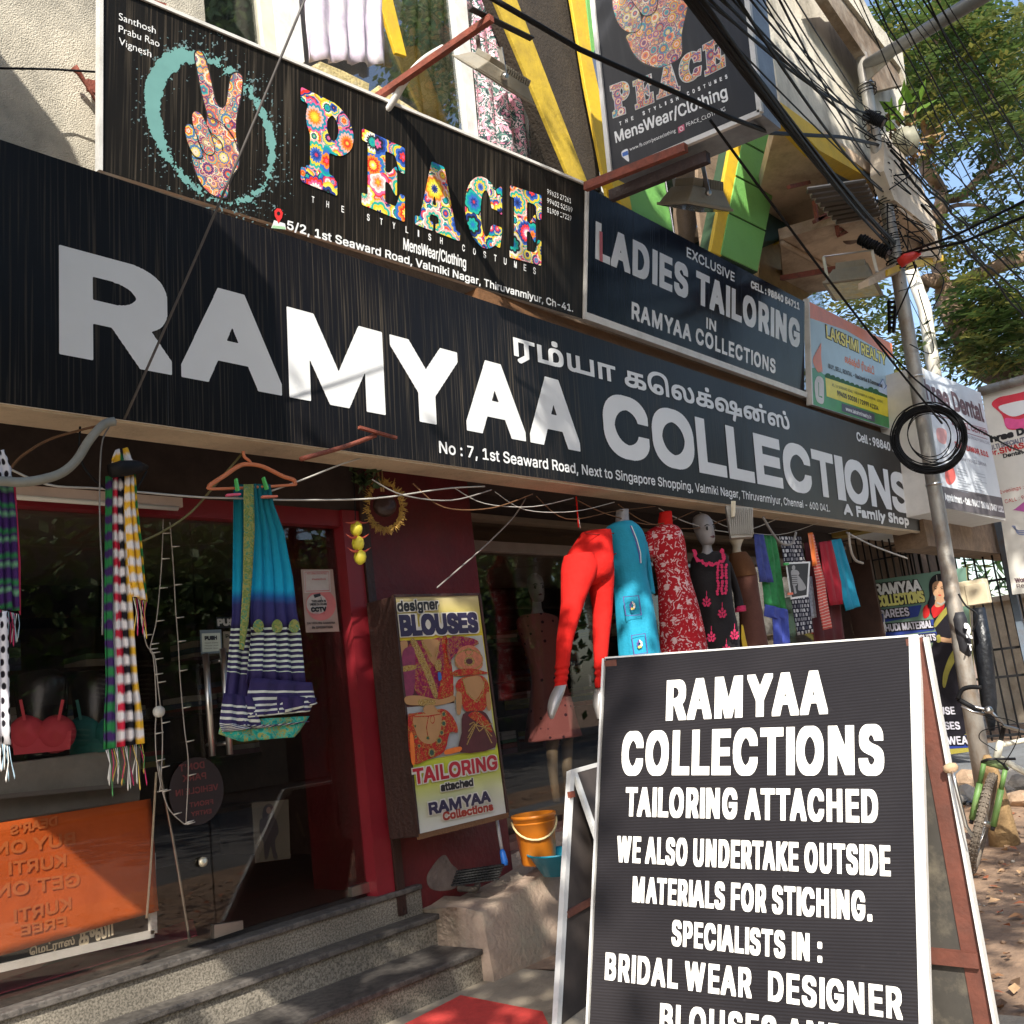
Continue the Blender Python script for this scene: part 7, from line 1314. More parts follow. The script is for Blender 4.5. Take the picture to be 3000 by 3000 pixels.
# second A-frame
a2 = thing('a_frame_sign', 'second smaller dark A-frame board with white edges, partly hidden on the left', 'sign board', at(1628, 3010, 2, 0))
p1_ = at(1672, 2262, 2, 1.08); p2_ = at(1765, 2236, 2, 1.08); w_2 = (p2_ - p1_).normalized() * .60; f1 = at(1630, 3012, 2, 0); f2 = at(1905, 2905, 2, 0)
inner = M('dark_brown_hardboard', (.055, .042, .036), .7, var=.3, vs=6)
mesh1('panel', lambda b: b.prism([p1_, p1_ + w_2, f1 + w_2, f1], Vector((-.012, -.006, 0)), inner), a2); mesh1('panel', lambda b: b.prism([p1_ + Vector((.02, 0, 0)), p1_ + w_2 + Vector((.02, 0, 0)), f2 + w_2, f2], Vector((.012, .006, 0)), inner), a2)
mesh1('edge_trim', lambda b: b.bar(p1_, f1, .034, .03, white_al, up=(0, -1, 0)), a2); mesh1('edge_trim', lambda b: b.bar(p1_ + Vector((.03, 0, -.01)), f2, .03, .022, white_al, up=(0, -1, 0)), a2); mesh1('top_trim', lambda b: b.bar(p1_, p1_ + w_2, .022, .02, white_al), a2)
m1 = f1.lerp(p1_, .40); mesh1('cross_bar', lambda b: b.bar(m1 + Vector((.02, 0, 0)), m1 + w_2, .04, .03, rustA), a2)
mesh1('hinge_rod', lambda b: b.tube([at(1712, 2345, 2, .9) * .97 + CAM * .03, at(1720, 2440, 2, .72) * .97 + CAM * .03], .006, M('tan_rope', (.5, .33, .2), .9), 6), a2)
mesh1('latch', lambda b: b.box(f1.lerp(p1_, .90) + Vector((-.01, -.02, 0)), (.04, .02, .03), rust), a2)
# ================================================================== things on and by the plinth
rmt = tag(mesh1('red_mat', lambda b: b.prism([ZP(.004).P(*q) for q in [(1040, 3080), (1350, 2920), (1590, 2968), (1640, 3080)]], Vector((0, 0, .008)), M('red_door_mat', (.62, .05, .04), .85, var=.12, vs=30, bump=.4, bs=200)), None), 'bright red mat on the paving in front of the steps', 'mat')
zt = lambda p: p
bk = at(1580, 2530, 2, .50)
t = thing('bucket', 'orange plastic bucket with a pale handle on the cement plinth', 'bucket', bk)
om = M('translucent_orange_plastic', (.75, .24, .02), .35, var=.06, tr=.25)
rr = pxm(bk, 50); hh = pxm(bk, 142)
mesh1('body', lambda b: b.lathe(bk, [(0, 0), (rr * .95, 0), (rr * 1.0, .01), (rr * 1.26, hh * .93), (rr * 1.34, hh * .94), (rr * 1.34, hh), (rr * 1.22, hh), (rr * .93, .02), (0, .02)], om, 32), t); mesh1('rib', lambda b: b.lathe(bk, [(rr * 1.23, hh * .82), (rr * 1.27, hh * .83), (rr * 1.25, hh * .86)], om, 32, cap=False), t)
mesh1('handle', lambda b: b.tube([bk + Vector((0, 0, hh * .88)) + WD * (-rr * 1.32 * math.cos(a)) + DD * (rr * 1.30 * math.sin(a)) + Vector((0, 0, -rr * 1.0 * math.sin(a))) for a in [math.pi * k / 12 for k in range(13)]], .007, M('pale_straw_plastic', (.62, .5, .25), .5), 6), t)
tb = at(1640, 2560, 2, .44); t = thing('tub', 'turquoise plastic tub half hidden behind the small A-frame', 'tub', tb); mesh1('bowl', lambda b: b.lathe(tb, [(0, 0), (.10, 0), (.17, .12), (.185, .125), (.185, .135), (.165, .13), (.095, .01), (0, .01)], M('turquoise_plastic', (.01, .25, .36), .35), 28), t)
t = thing('squeegee', 'floor wiper with pale shaft and blue grip leaning by the light box poster', 'wiper', at(1480, 2535, 1, 4.5)); q0, q1, q2 = at(1454, 2392, 1, 4.45), at(1470, 2488, 1, 4.42), at(1481, 2536, 1, 4.40)
mesh1('shaft', lambda b: b.tube([q0, q1], .011, M('pale_shaft', (.5, .5, .52), .4), 8), t); mesh1('grip', lambda b: b.tube([q1, q1.lerp(q2, .2), q1.lerp(q2, .8), q2], [.013, .019, .022, .016], M('blue_rubber_grip', (.02, .16, .62), .4), 10), t)
def rmat(b):
    for j in range(6):
        for i in range(12):
            c = at(1335 + i * 10.5 + j * 3, 2600 - j * 8 - i * 1.5, 2, .455 + .010 * j); b.lathe(c + Vector((0, 0, .012)), [(.020, 0), (.028, .0), (.028, .008), (.020, .008), (.020, 0)], M('black_rubber_mat', (.018, .017, .016), .7), 8, cap=False)
tag(mesh1('rubber_mat', rmat, None), 'holed black rubber mat lying in the hollow of the cement plinth', 'mat')
tag(mesh1('old_rag', lambda b: b.tube(smooth([tuple(at(x, y, 2, .40)) for x, y in [(1250, 2596), (1290, 2588), (1340, 2600), (1390, 2606), (1400, 2590)]], 4, False), [.02, .03, .025, .02, .018, .03, .02, .02, .03, .02, .018, .02, .022, .02, .02, .02, .01], M('dirty_rag', (.14, .12, .10), .95, var=.4), 7), None), 'dirty grey rag lying along the front of the rubber mat', 'rag')
mesh1('bare_patch', lambda b: blob(b, [(1262, 2545), (1285, 2515), (1305, 2505), (1322, 2530), (1345, 2555), (1335, 2600), (1290, 2610), (1258, 2600), (1250, 2570)], YP(4.618), M('bare_grey_plaster', (.17, .13, .11), .9, var=.3, bump=.5), .001), sb)
# ================================================================== saree poster, small notice, gate and what is behind
XQ = Plane((13.4, 5, 1), (-1, 0, 0))
sp_ = thing('saree_poster', 'tall RAMYAA COLLECTIONS poster with a long haired woman in a black and gold saree', 'sign', XQ.P(2600, 2230))
og = grad('olive_teal_poster', [(0, (.35, .30, .06)), (.35, (.30, .32, .08)), (.7, (.20, .26, .16)), (1, (.16, .28, .22))], 1, .55, -.1)
mesh1('sheet', lambda b: panel(b, [(2555, 1701), (2830, 1662), (2872, 2198), (2595, 2236)], XQ, og, .02), sp_)
rb_ = M('royal_blue_print', (.025, .05, .26), .5); pskin = M('pale_brown_skin_print', (.52, .30, .17), .5); hairm = M('black_hair_print', (.006, .006, .012), .5); gld = M('olive_gold_print', (.34, .30, .06), .5); rdb = M('red_blouse_print', (.55, .02, .02), .5)
c5 = lambda L: [(2400 + x / 3.22, 1400 + y / 3.22) for x, y in L]
def spf(b):
    Q = XQ
    for q in [[(2566, 1790), (2700, 1772), (2690, 1806), (2570, 1826)], [(2570, 1832), (2736, 1814), (2738, 1846), (2573, 1870)], [(2690, 1856), (2745, 1850), (2748, 1880), (2694, 1886)], [(2700, 1892), (2722, 1890), (2728, 1930), (2703, 1932)], [(2712, 1945), (2728, 1943), (2735, 1985), (2714, 1988)], [(2718, 2030), (2762, 2026), (2766, 2056), (2722, 2060)], [(2720, 2068), (2806, 2062), (2812, 2100), (2724, 2108)], [(2720, 2112), (2826, 2106), (2834, 2140), (2726, 2150)], [(2722, 2158), (2862, 2152), (2870, 2188), (2738, 2196)]]: poly(b, q, Q, rb_, .004)
    blob(b, c5([(1035, 1010), (1060, 940), (1120, 905), (1190, 920), (1225, 990), (1235, 1080), (1215, 1150), (1110, 1200), (1100, 1330), (1060, 1300), (1020, 1200), (1040, 1120)]), Q, hairm, .006)
    blob(b, c5([(985, 1220), (1035, 1195), (1040, 1290), (1000, 1325), (980, 1300)]), Q, rdb, .006)
    blob(b, c5([(1110, 1170), (1200, 1150), (1270, 1190), (1320, 1300), (1330, 1480), (1345, 1590), (1370, 1800), (1390, 2000), (1400, 2400), (1150, 2400), (1110, 2000), (1055, 1820), (1060, 1600), (1110, 1480), (1080, 1380), (1090, 1250)]), Q, M('black_saree_print', (.010, .008, .014), .5), .007)
    blob(b, c5([(1060, 1230), (1110, 1180), (1180, 1190), (1160, 1260), (1090, 1320), (1070, 1300)]), Q, rdb, .008)
    blob(b, c5([(1275, 1185), (1230, 1190), (1150, 1270), (1085, 1370), (1090, 1410), (1120, 1385), (1200, 1290), (1270, 1220)]), Q, gld, .009)
    blob(b, c5([(1330, 1570), (1290, 1590), (1220, 1700), (1170, 1850), (1165, 1960), (1190, 1970), (1230, 1830), (1300, 1700), (1350, 1610)]), Q, gld, .009)
    blob(b, c5([(1370, 1800), (1330, 1930), (1320, 2050), (1360, 2110), (1400, 2000)]), Q, M('ochre_print', (.42, .26, .02), .5), .009)
    blob(b, c5([(1068, 1010), (1105, 975), (1165, 985), (1195, 1040), (1185, 1110), (1150, 1150), (1110, 1140), (1075, 1090)]), Q, pskin, .010); blob(b, c5([(1110, 1130), (1170, 1130), (1180, 1190), (1120, 1220), (1090, 1200)]), Q, pskin, .0095)
    for x in (1098, 1160): blob(b, c5(ell(x, 1046, 13, 5, 8)), Q, hairm, .012, 1); stroke(b, c5([(x - 16, 1034), (x, 1026), (x + 16, 1032)]), 1.6, Q, hairm, .012)
    blob(b, c5(ell(1137, 1106, 16, 6, 8)), Q, rdb, .012, 1); stroke(b, c5([(1132, 1060), (1128, 1084), (1138, 1088)]), 1.2, Q, M('skin_shade_print', (.35, .18, .09), .5), .012); stroke(b, c5([(1108, 918), (1112, 972)]), 1.5, Q, whp, .012); blob(b, c5(ell(1122, 1010, 4, 4, 6)), Q, rdb, .012, 1)
    stroke(b, c5([(1110, 1175), (1150, 1195), (1195, 1160)]), 5, Q, M('silver_print', (.4, .4, .36), .5), .0125); stroke(b, c5([(1095, 1110), (1096, 1150)]), 3, Q, MATS['silver_print'], .0125); stroke(b, c5([(1200, 1060), (1210, 1130)]), 4, Q, MATS['silver_print'], .0125)
    blob(b, c5([(1140, 1500), (1230, 1515), (1280, 1490), (1330, 1560), (1335, 1600), (1300, 1590), (1260, 1560), (1150, 1545)]), Q, pskin, .011); blob(b, c5([(1105, 1490), (1140, 1485), (1145, 1545), (1110, 1550)]), Q, gld, .0115)
mesh1('figure_print', spf, sp_)
oln = M('black_outline_letters', (.01, .01, .01), .5); yl2 = M('pale_yellow_letters', (.70, .68, .22), .5); lvw = M('lavender_white_letters', (.62, .60, .68), .5)
SL = []
for s_, BL, BR, h, mt in [('RAMYAA', (2566, 1744), (2701, 1731), 33, white_print), ('COLLECTIONS', (2571, 1779), (2711, 1763), 33, yl2), ('SAREES', (2580, 1813), (2666, 1804), 25, lvw), ('CHUDI MATERIAL', (2583, 1852), (2735, 1839), 22, lvw), ('SUITS', (2697, 1880), (2744, 1876), 20, lvw), ('S', (2704, 1921), (2717, 1920), 20, lvw), ('NIGHTSUITS', (2665, 2054), (2752, 2050), 20, lvw), ('BLOUSE', (2706, 2095), (2800, 2093), 22, lvw), ('DRESSES', (2706, 2138), (2815, 2137), 22, lvw), ('INNERWEAR', (2700, 2183), (2856, 2181), 24, lvw)]:
    SL += [(s_, (BL[0] - 2, BL[1] + 2), (BR[0] + 2, BR[1] + 2), h + 4, oln, dict(bold=.14, bx=.13, off=.013)), (s_, BL, BR, h, mt, dict(bold=.045, bx=.05, off=.016))]
lines(sp_, XQ, SL)
XN = XP(13.1); t = thing('notice_board', 'small blue and white notice with the word NO beside the saree poster', 'sign', XN.P(2540, 1868))
mesh1('plate', lambda b: (panel(b, [(2526, 1804), (2590, 1793), (2594, 1862), (2541, 1870)], XN, M('grey_white_plate', (.38, .38, .38), .5), .01), poly(b, [(2529, 1807), (2588, 1797), (2590, 1822), (2534, 1831)], XN, M('navy_plate', (.03, .05, .14), .5), .002)), t)
lines(t, XN, [('NO', (2539, 1824), (2562, 1820), 14, white_print, dict(bold=.05, off=.004)), ('For', (2558, 1842), (2575, 1839), 11, black_pr, dict(bold=.06, off=.004)), ('Current', (2550, 1856), (2590, 1850), 10, black_pr, dict(bold=.06, off=.004))])
iron = M('black_painted_iron', (.012, .012, .014), .5, var=.3)
gt = thing('iron_gate', 'tall black iron bar gate right of the utility pole beneath the dental hoarding', 'gate', (16, 3, 0)); GX = 16.0; GP = XP(GX)
ya, yb = GP.P(2985, 1600).y, GP.P(2560, 1600).y
nbar = int((yb - ya) / .125)
for k in range(nbar + 1):
    y = lerp(ya, yb, k / nbar); mesh1('bar', lambda b: b.tube([(GX, y, .05), (GX, y, 3.15)], .014, iron, 6), gt)
for z in (.12, .95, 1.35, 2.35, 3.15): mesh1('rail', lambda b: b.bar((GX, ya, z), (GX, yb, z), .035, .035, iron), gt)
gp_ = GP.P(2966, 1700); tag(mesh1('gate_post', lambda b: b.bar((GX - .1, gp_.y, 0), (GX - .1, gp_.y, 3.3), .09, .09, M('blue_grey_post', (.16, .20, .25), .5, dirt=(.2, .12, .08, .6))), None), 'blue grey steel post at the right end of the iron gate', 'post')
gr = thing('window_grille', 'black iron grille with thin pale rails above the saree poster', 'grille', (14.2, 4.5, 2)); GQ = XP(14.2); y0g, y1g = GQ.P(2720, 1650).y, GQ.P(2480, 1650).y
for k in range(13): y = lerp(y0g, y1g, k / 12); mesh1('bar', lambda b: b.tube([(14.2, y, 1.9), (14.2, y, 3.6)], .012, iron, 6), gr)
for z in (2.1, 2.45, 2.8, 3.15): mesh1('rail', lambda b: b.bar((14.2, y0g, z), (14.2, y1g, z), .02, .02, iron), gr)
nb3 = thing('neighbour_block', 'brown shaded wall and lintel of the neighbouring shop under the dental box', 'building', (14, 5, 0))
mesh1('lintel', lambda b: b.span((12.75, 3.9, 2.72), (17.4, 4.3, 3.15), M('brown_lintel', (.26, .18, .12), .85, var=.3, bump=.4, dirt=(.12, .08, .06, .6))), nb3); mesh1('wall', lambda b: (b.span((13.5, 5.6, 0), (19, 5.75, 6), M('dim_brown_wall', (.10, .065, .045), .9, var=.3)), b.span((12.85, 5.4, 0), (13.45, 5.5, 3.1), dark_soffit)), nb3); mesh1('slab', lambda b: b.span((12.75, 3.9, 3.15), (17.4, 5.6, 3.3), MATS['brown_lintel']), nb3)
mesh1('door_leaf', lambda b: b.span((12.9, 4.7, .1), (12.96, 5.5, 2.7), M('dark_brown_door', (.05, .022, .015), .6, var=.3)), nb3)
bw = thing('boundary_wall', 'low sunlit cream wall behind the iron gate', 'wall', (20, 2, 0)); mesh1('wall', lambda b: b.span((19.6, -4, 0), (19.8, 5.6, 2.15), M('cream_boundary_plaster', (.58, .50, .38), .9, var=.15, bump=.3, dirt=(.3, .22, .15, .6))), bw); mesh1('coping', lambda b: b.span((19.5, -4, 2.15), (19.9, 5.6, 2.25), MATS['cream_boundary_plaster']), bw)
t = thing('meter_box', 'cream electricity meter box tied to the back of the pole', 'box', at(2855, 1735, 0, 10.6)); mesh1('case', lambda b: b.box(at(2856, 1736, 0, 10.5), (.16, .24, .24), M('cream_meter_box', (.68, .58, .40), .5)), t, bevel=.01); mesh1('lid', lambda b: b.box(at(2862, 1740, 0, 10.42), (.02, .2, .2), MATS['cream_meter_box']), t, bevel=.005)
tag(mesh1('black_tarp', lambda b: b.tube([at(2868, 1780, 0, 11), at(2882, 1900, 0, 11), at(2898, 2060, 0, 11), at(2905, 2140, 0, 11)], [.06, .09, .08, .03], M('black_plastic_tarp', (.012, .014, .018), .35, var=.4, bump=.6, bs=18), 9), None), 'narrow black plastic sheet hanging behind the utility pole', 'tarp')
cable('overhead_cable', 'black cable drooping down the lower part of the pole to the number band', smooth([tuple(at(x, y, 0, 9.7)) for x, y in [(2808, 1740), (2830, 1775), (2862, 1800), (2850, 1850)]], 5, False), .009, black_rub)
# apron of grey cement, stump, rocks, leaves
grid_sheet('cement_apron', 10.2, 16, .5, 5.6, 12, 12, lambda x, y: .022 + .5 * zg(x, y), M('blue_grey_cement', (.20, .21, .22), .8, var=.3, vs=1.5, bump=.4, dirt=(.12, .11, .1, .6)))
stp = at(2945, 2478, 2, 0); t = tag(mesh1('wooden_stump', lambda b: b.lathe(stp, [(0, -.05), (.115, -.05), (.10, .12), (.085, .35), (.055, .60), (.02, .66), (0, .66)], M('ochre_brown_stump', (.30, .19, .085), .85, var=.3, vs=9, bump=.6, stretch=(1, 1, .2)), 12), None), 'pointed brown wooden stump standing beside the bicycle wheel', 'stump')
def rock(c, r, mt, label, seed):
    bm = bmesh.new(); bmesh.ops.create_icosphere(bm, subdivisions=2, radius=r); rs = random.Random(seed)
    k = [Vector((rs.uniform(-1, 1), rs.uniform(-1, 1), rs.uniform(-1, 1))).normalized() for _ in range(8)]
    for v in bm.verts:
        for q in k: d_ = v.co.dot(q) - r * .62; v.co -= q * max(d_, 0)
        v.co.z *= .75
    me = bpy.data.meshes.new('rock'); bm.to_mesh(me); bm.free(); me.materials.append(mt); o = bpy.data.objects.new('rock', me); o.location = c; COL.objects.link(o); tag(o, label, 'rock', 'rocks beside the pole'); return o
rkm = [M('tan_rock', (.42, .29, .19), .9, var=.25, bump=.5), M('grey_rock', (.30, .27, .23), .9, var=.25, bump=.5), M('pale_rock', (.50, .45, .38), .9, var=.2, bump=.5)]
for i, (x, y, r, mm, lb_) in enumerate([(2822, 2292, .19, 0, 'large tan rock left of the bicycle fork'), (2858, 2300, .11, 0, 'smaller tan rock touching the fork of the bicycle'), (2790, 2300, .10, 1, 'dark grey stone at the edge of the A-frame'), (2840, 2330, .15, 2, 'flat pale stone below the large tan rock'), (2800, 2345, .12, 1, 'grey stone low beside the A-frame edge'), (2968, 2285, .17, 2, 'pale rock at the right edge above the stump'), (2992, 2300, .16, 1, 'grey rock at the right frame edge'), (2950, 2310, .12, 1, 'grey stone just above the stump top'), (2985, 2340, .13, 0, 'tan stone right of the stump'), (2942, 2270, .11, 1, 'small grey stone right of the fork crown')]):
    c = at(x, y, 2, r * .4); rock(c, r, rkm[mm], lb_, i + 3)
def litter():
    b = MB(); random.seed(12); ml = [M('dry_brown_leaf', (.30, .15, .07), .8, var=.3), M('tan_dead_leaf', (.45, .28, .15), .8, var=.3), M('dark_dead_leaf', (.14, .08, .045), .8), M('reddish_leaf', (.40, .13, .06), .8)]
    for _ in range(1500):
        x = random.uniform(2.5, 13); y = random.uniform(-.6, 3.7); 
        if x < 4.6 and random.random() < .8: continue
        a = random.uniform(0, 6.3); s_ = random.uniform(.03, .09); d = Vector((math.cos(a), math.sin(a), random.uniform(-.1, .3))) * s_; n_ = Vector((-math.sin(a), math.cos(a), random.uniform(-.2, .2))) * s_ * .35; p = Vector((x, y, zg(x, y) + .006)); k = Vector((0, 0, random.uniform(.004, .02)))
        b.add([p, p + d * .5 + n_ + k, p + d + k * .3, p + d * .5 - n_ + k * .4], [(0, 1, 2), (0, 2, 3)], random.choice(ml))
    for _ in range(900):   # pebbles and clods
        x = random.uniform(4.6, 13); y = random.uniform(-.6, 3.8); r = random.uniform(.006, .022); b.lathe((x, y, zg(x, y) - .008), [(r, 0), (r * .8, r * .7), (r * .2, r)], random.choice([soil, rkm[0], rkm[1]]), 6)
    o = b.build('leaf_litter'); tag(o, 'dry fallen leaves and pebbles scattered over the soil path', 'leaf litter', kind='stuff')
litter()
# ================================================================== bicycle
W0 = at(2848, 2553, 2, .0); R0 = .335
bt = thing('bicycle', 'old bicycle with white frame, green suspension fork and knobbly dusty tyre facing the camera', 'bicycle', W0)
fw = Vector((-.985, -.17, 0)).normalized(); axl = Vector((0, 0, 1)).cross(fw); lean = (Vector((0, 0, 1)) - Vector(ray(2890, 2300).normalized()).cross(Vector((0, 0, 1))).normalized() * -.20).normalized()
up = (Vector((0, 0, 1)) + axl * .40).normalized(); axl = up.cross(fw).normalized(); wc = W0 + up * R0
tyre = M('dusty_tyre_rubber', (.16, .13, .10), .9, var=.3, vs=30, bump=.5, bs=80)
def wheel(c, par, fw, axl, up):
    wh_ = mesh1('wheel', lambda b: b.rings([[c + (fw * math.cos(a) + up * math.sin(a)) * (R0 - .03 + .030 * math.cos(k * math.pi / 4)) + axl * .028 * math.sin(k * math.pi / 4) for k in range(8)] for a in [2 * math.pi * j / 48 for j in range(49)]], tyre, False, False), par)
    def knobs(b):
        for j in range(64):
            a = 2 * math.pi * j / 64; r_ = (fw * math.cos(a) + up * math.sin(a)); tdir = (-fw * math.sin(a) + up * math.cos(a))
            for s_ in (-1, 0, 1): b.bar(c + r_ * (R0 - .002 - .006 * abs(s_)) + axl * (s_ * .018) + tdir * (.008 * (j % 2)), c + r_ * (R0 + .006 - .006 * abs(s_)) + axl * (s_ * .021) + tdir * (.008 * (j % 2)), .012, .012, tyre, up=axl)
    o = mesh1('tread_knobs', knobs, wh_); o['kind'] = 'stuff'; mesh1('rim', lambda b: b.tube([c + (fw * math.cos(a) + up * math.sin(a)) * (R0 - .065) for a in [2 * math.pi * j / 36 for j in range(37)]], .010, steel, 6, False), wh_)
    o = mesh1('spokes', lambda b: [b.tube([c + axl * (.03 * (-1) ** j), c + (fw * math.cos(a) + up * math.sin(a)) * (R0 - .065)], .0014, steel, 4) for j, a in enumerate([2 * math.pi * j / 28 for j in range(28)])], wh_); o['kind'] = 'stuff'
    mesh1('hub', lambda b: b.tube([c - axl * .05, c + axl * .05], .018, steel, 10), wh_)
wheel(wc, bt, fw, axl, up)
fg = M('lime_green_fork_paint', (.15, .29, .08), .5, dirt=(.22, .24, .12, .6)); wf_ = M('dirty_white_frame_paint', (.70, .67, .55), .4, var=.1, dirt=(.4, .36, .25, .5))
cwn = wc + up * (R0 + .055) - fw * .02; rearw = (up * 1.0 - fw * .28).normalized()
for s_ in (-1, 1): mesh1('fork_leg', lambda b: (b.tube([wc + axl * .066 * s_ - up * .0, wc + axl * .066 * s_ + up * .25], .021, fg, 12), b.tube([wc + axl * .066 * s_ + up * .25, wc + axl * .066 * s_ + up * (R0 + .05)], .016, fg, 12), b.tube([wc + axl * .066 * s_ - up * .03, wc + axl * .066 * s_ + up * .005], .014, iron, 8)), bt)
mesh1('fork_crown', lambda b: b.tube([cwn + axl * -.075, cwn + up * .015, cwn + axl * .075], [.020, .03, .020], M('dull_green_crown', (.22, .30, .12), .6), 10), bt)
mesh1('brake_arms', lambda b: (b.tube([cwn + axl * -.08 - fw * -.02, cwn + axl * -.05 + fw * .05 + up * .03, cwn + axl * .0 + fw * .05 + up * .05], .010, iron, 6), b.tube([cwn + axl * .08 + fw * .02, cwn + axl * .05 + fw * .05 + up * .03, cwn + fw * .05 + up * .05, cwn + axl * .11 + up * .08], .010, iron, 6)), bt)
hb0 = cwn + rearw * .03; hb1 = cwn + rearw * .17; mesh1('head_tube', lambda b: b.tube([hb0, hb1], .024, wf_, 12), bt)
bd = Vector((.90, -.43, 0)).normalized()
mesh1('top_tube', lambda b: b.tube([hb1 - rearw * .03, hb1 + bd * .55 + Vector((0, 0, -.02))], .017, wf_, 10), bt); mesh1('down_tube', lambda b: b.tube([hb0 + rearw * .03, hb0 + bd * .58 + Vector((0, 0, -.30))], .022, wf_, 10), bt); sb_ = hb0 + bd * .58 + Vector((0, 0, -.30)); st_ = hb1 + bd * .50 + Vector((0, 0, -.02))
mesh1('seat_tube', lambda b: b.tube([sb_, st_, st_ + Vector((.03, 0, .2))], .016, wf_, 10), bt); rwc = sb_ + bd * .42 + Vector((0, 0, .04)); rwc.z = R0
mesh1('chain_stay', lambda b: b.tube([sb_, rwc + Vector((0, 0, 0))], .011, wf_, 8), bt); mesh1('seat_stay', lambda b: b.tube([st_, rwc], .010, wf_, 8), bt); wheel(rwc, bt, bd, Vector((0, 0, 1)).cross(bd), Vector((0, 0, 1)))
mesh1('saddle', lambda b: b.rings([[st_ + Vector((.03, 0, .22)) + bd * (x - .12) + Vector((0, 0, 1)).cross(bd) * w_ * math.cos(a) + Vector((0, 0, .03 * math.sin(a))) for a in [2 * math.pi * k / 12 for k in range(12)]] for x, w_ in [(0, .015), (.05, .025), (.14, .05), (.22, .085), (.27, .06)]], black_rub, False), bt)
stm = hb1 + rearw * .09; mesh1('stem', lambda b: b.tube([hb1, stm, stm + fw * .05 + up * .02], .016, iron, 8), bt)
hbc = stm + fw * .05 + up * .02
hl = [at(2938, 2105, 0, hbc.x), at(2900, 2082, 0, hbc.x - .05), at(2850, 2070, 0, hbc.x - .08), at(2806, 2048, 0, hbc.x - .12)]
mesh1('handlebar', lambda b: b.tube([hbc + axl * .30 * (1 if axl.y < 0 else -1), hbc] + [at(2935, 2118, 0, hbc.x - .01)] + hl[1:], .011, steel, 8), bt)
mesh1('grip', lambda b: b.tube([at(2874, 2086, 0, hbc.x - .06), at(2806, 2048, 0, hbc.x - .12)], .017, black_rub, 10), bt); mesh1('bar_end', lambda b: b.tube(smooth([tuple(at(x, y, 0, hbc.x - .13)) for x, y in [(2806, 2048), (2818, 2022), (2842, 2013), (2874, 2014)]], 4, False), .015, black_rub, 10), bt)
mesh1('brake_lever', lambda b: b.tube([at(2882, 2092, 0, hbc.x - .07), at(2850, 2085, 0, hbc.x - .10), at(2816, 2069, 0, hbc.x - .13)], [.012, .008, .006], steel, 8), bt); mesh1('bell', lambda b: b.lathe(at(2896, 2082, 0, hbc.x - .08), [(0, .03), (.02, .024), (.03, .006), (.03, -.005), (0, -.01)], steel, 16, (-.5, -.4, .8)), bt)
for L in ([(2880, 2095), (2960, 2110), (2985, 2130), (2975, 2180), (2940, 2240)], [(2888, 2100), (2940, 2125), (2880, 2140), (2870, 2165), (2905, 2190), (2920, 2200)]): mesh1('brake_cable', lambda b: b.tube(smooth([tuple(at(x, y, 0, hbc.x - .1)) for x, y in L], 5, False), .0035, black_rub, 5), bt)
# ================================================================== neem tree and other greenery
bark = M('neem_bark', (.26, .17, .11), .9, var=.35, vs=5, bump=.8, bs=14)
nt_ = thing('neem_tree', 'large neem tree with bent brown limbs filling the upper right behind the pole', 'tree', (19, 0, 0)); TX = 17.5
def limb(L, r0, r1, x=TX, name='limb'):
    S = smooth([(a, b_) for a, b_ in L], 4, False); n_ = len(S); pts = [at(a, b_, 0, x + .4 * math.sin(i * .5)) for i, (a, b_) in enumerate(S)]
    mesh1(name, lambda b: b.tube(pts, [lerp(r0, r1, i / (n_ - 1)) for i in range(n_)], bark, 9), nt_)
limb([(3260, 1900), (3200, 1500), (3100, 1200), (3000, 1116), (2876, 1068), (2828, 985), (2785, 910), (2768, 855)], .34, .17, name='trunk')
limb([(2768, 858), (2838, 820), (2890, 796), (2950, 772), (3060, 735), (3200, 690)], .13, .11); limb([(2768, 856), (2760, 835), (2735, 822), (2709, 826), (2700, 850)], .13, .12); limb([(2770, 860), (2740, 740), (2742, 650), (2760, 585), (2752, 552), (2735, 524), (2711, 496), (2709, 465), (2722, 426), (2726, 300), (2738, 150), (2745, -40)], .13, .08)
limb([(2764, 585), (2817, 578), (2838, 555), (2877, 516), (2950, 475), (3040, 425)], .08, .05); limb([(2750, 640), (2790, 605), (2840, 600), (2890, 605)], .05, .02); limb([(2905, 500), (2920, 400), (2900, 300), (2930, 180)], .05, .03); limb([(2735, 200), (2800, 230), (2860, 210), (2940, 240)], .04, .02)
def neem(b, c, d, n_, ln, mt):
    d = d.normalized(); s_ = d.cross(Vector((0, 0, 1))); s_ = s_.normalized() if s_.length > .1 else Vector((1, 0, 0)); c = Vector(c)
    for i in range(n_):
        t = (i + 1) / n_; p = c + d * ln * t + Vector((0, 0, -.35 * ln * t * t))
        for q in (-1, 1):
            e = p + (s_ * q * .8 + d * .55 + Vector((0, 0, random.uniform(-.45, .05)))).normalized() * ln * .30; m_ = (p + e) / 2; w_ = (e - p).cross(Vector((random.uniform(-.4, .4), random.uniform(-.4, .4), 1))).normalized() * ln * .055
            b.add([p, m_ + w_, e, m_ - w_], [(0, 1, 2, 3)], mt)
LM = [leaf_b, leaf_b, leaf_c, leaf_d, leaf_y]
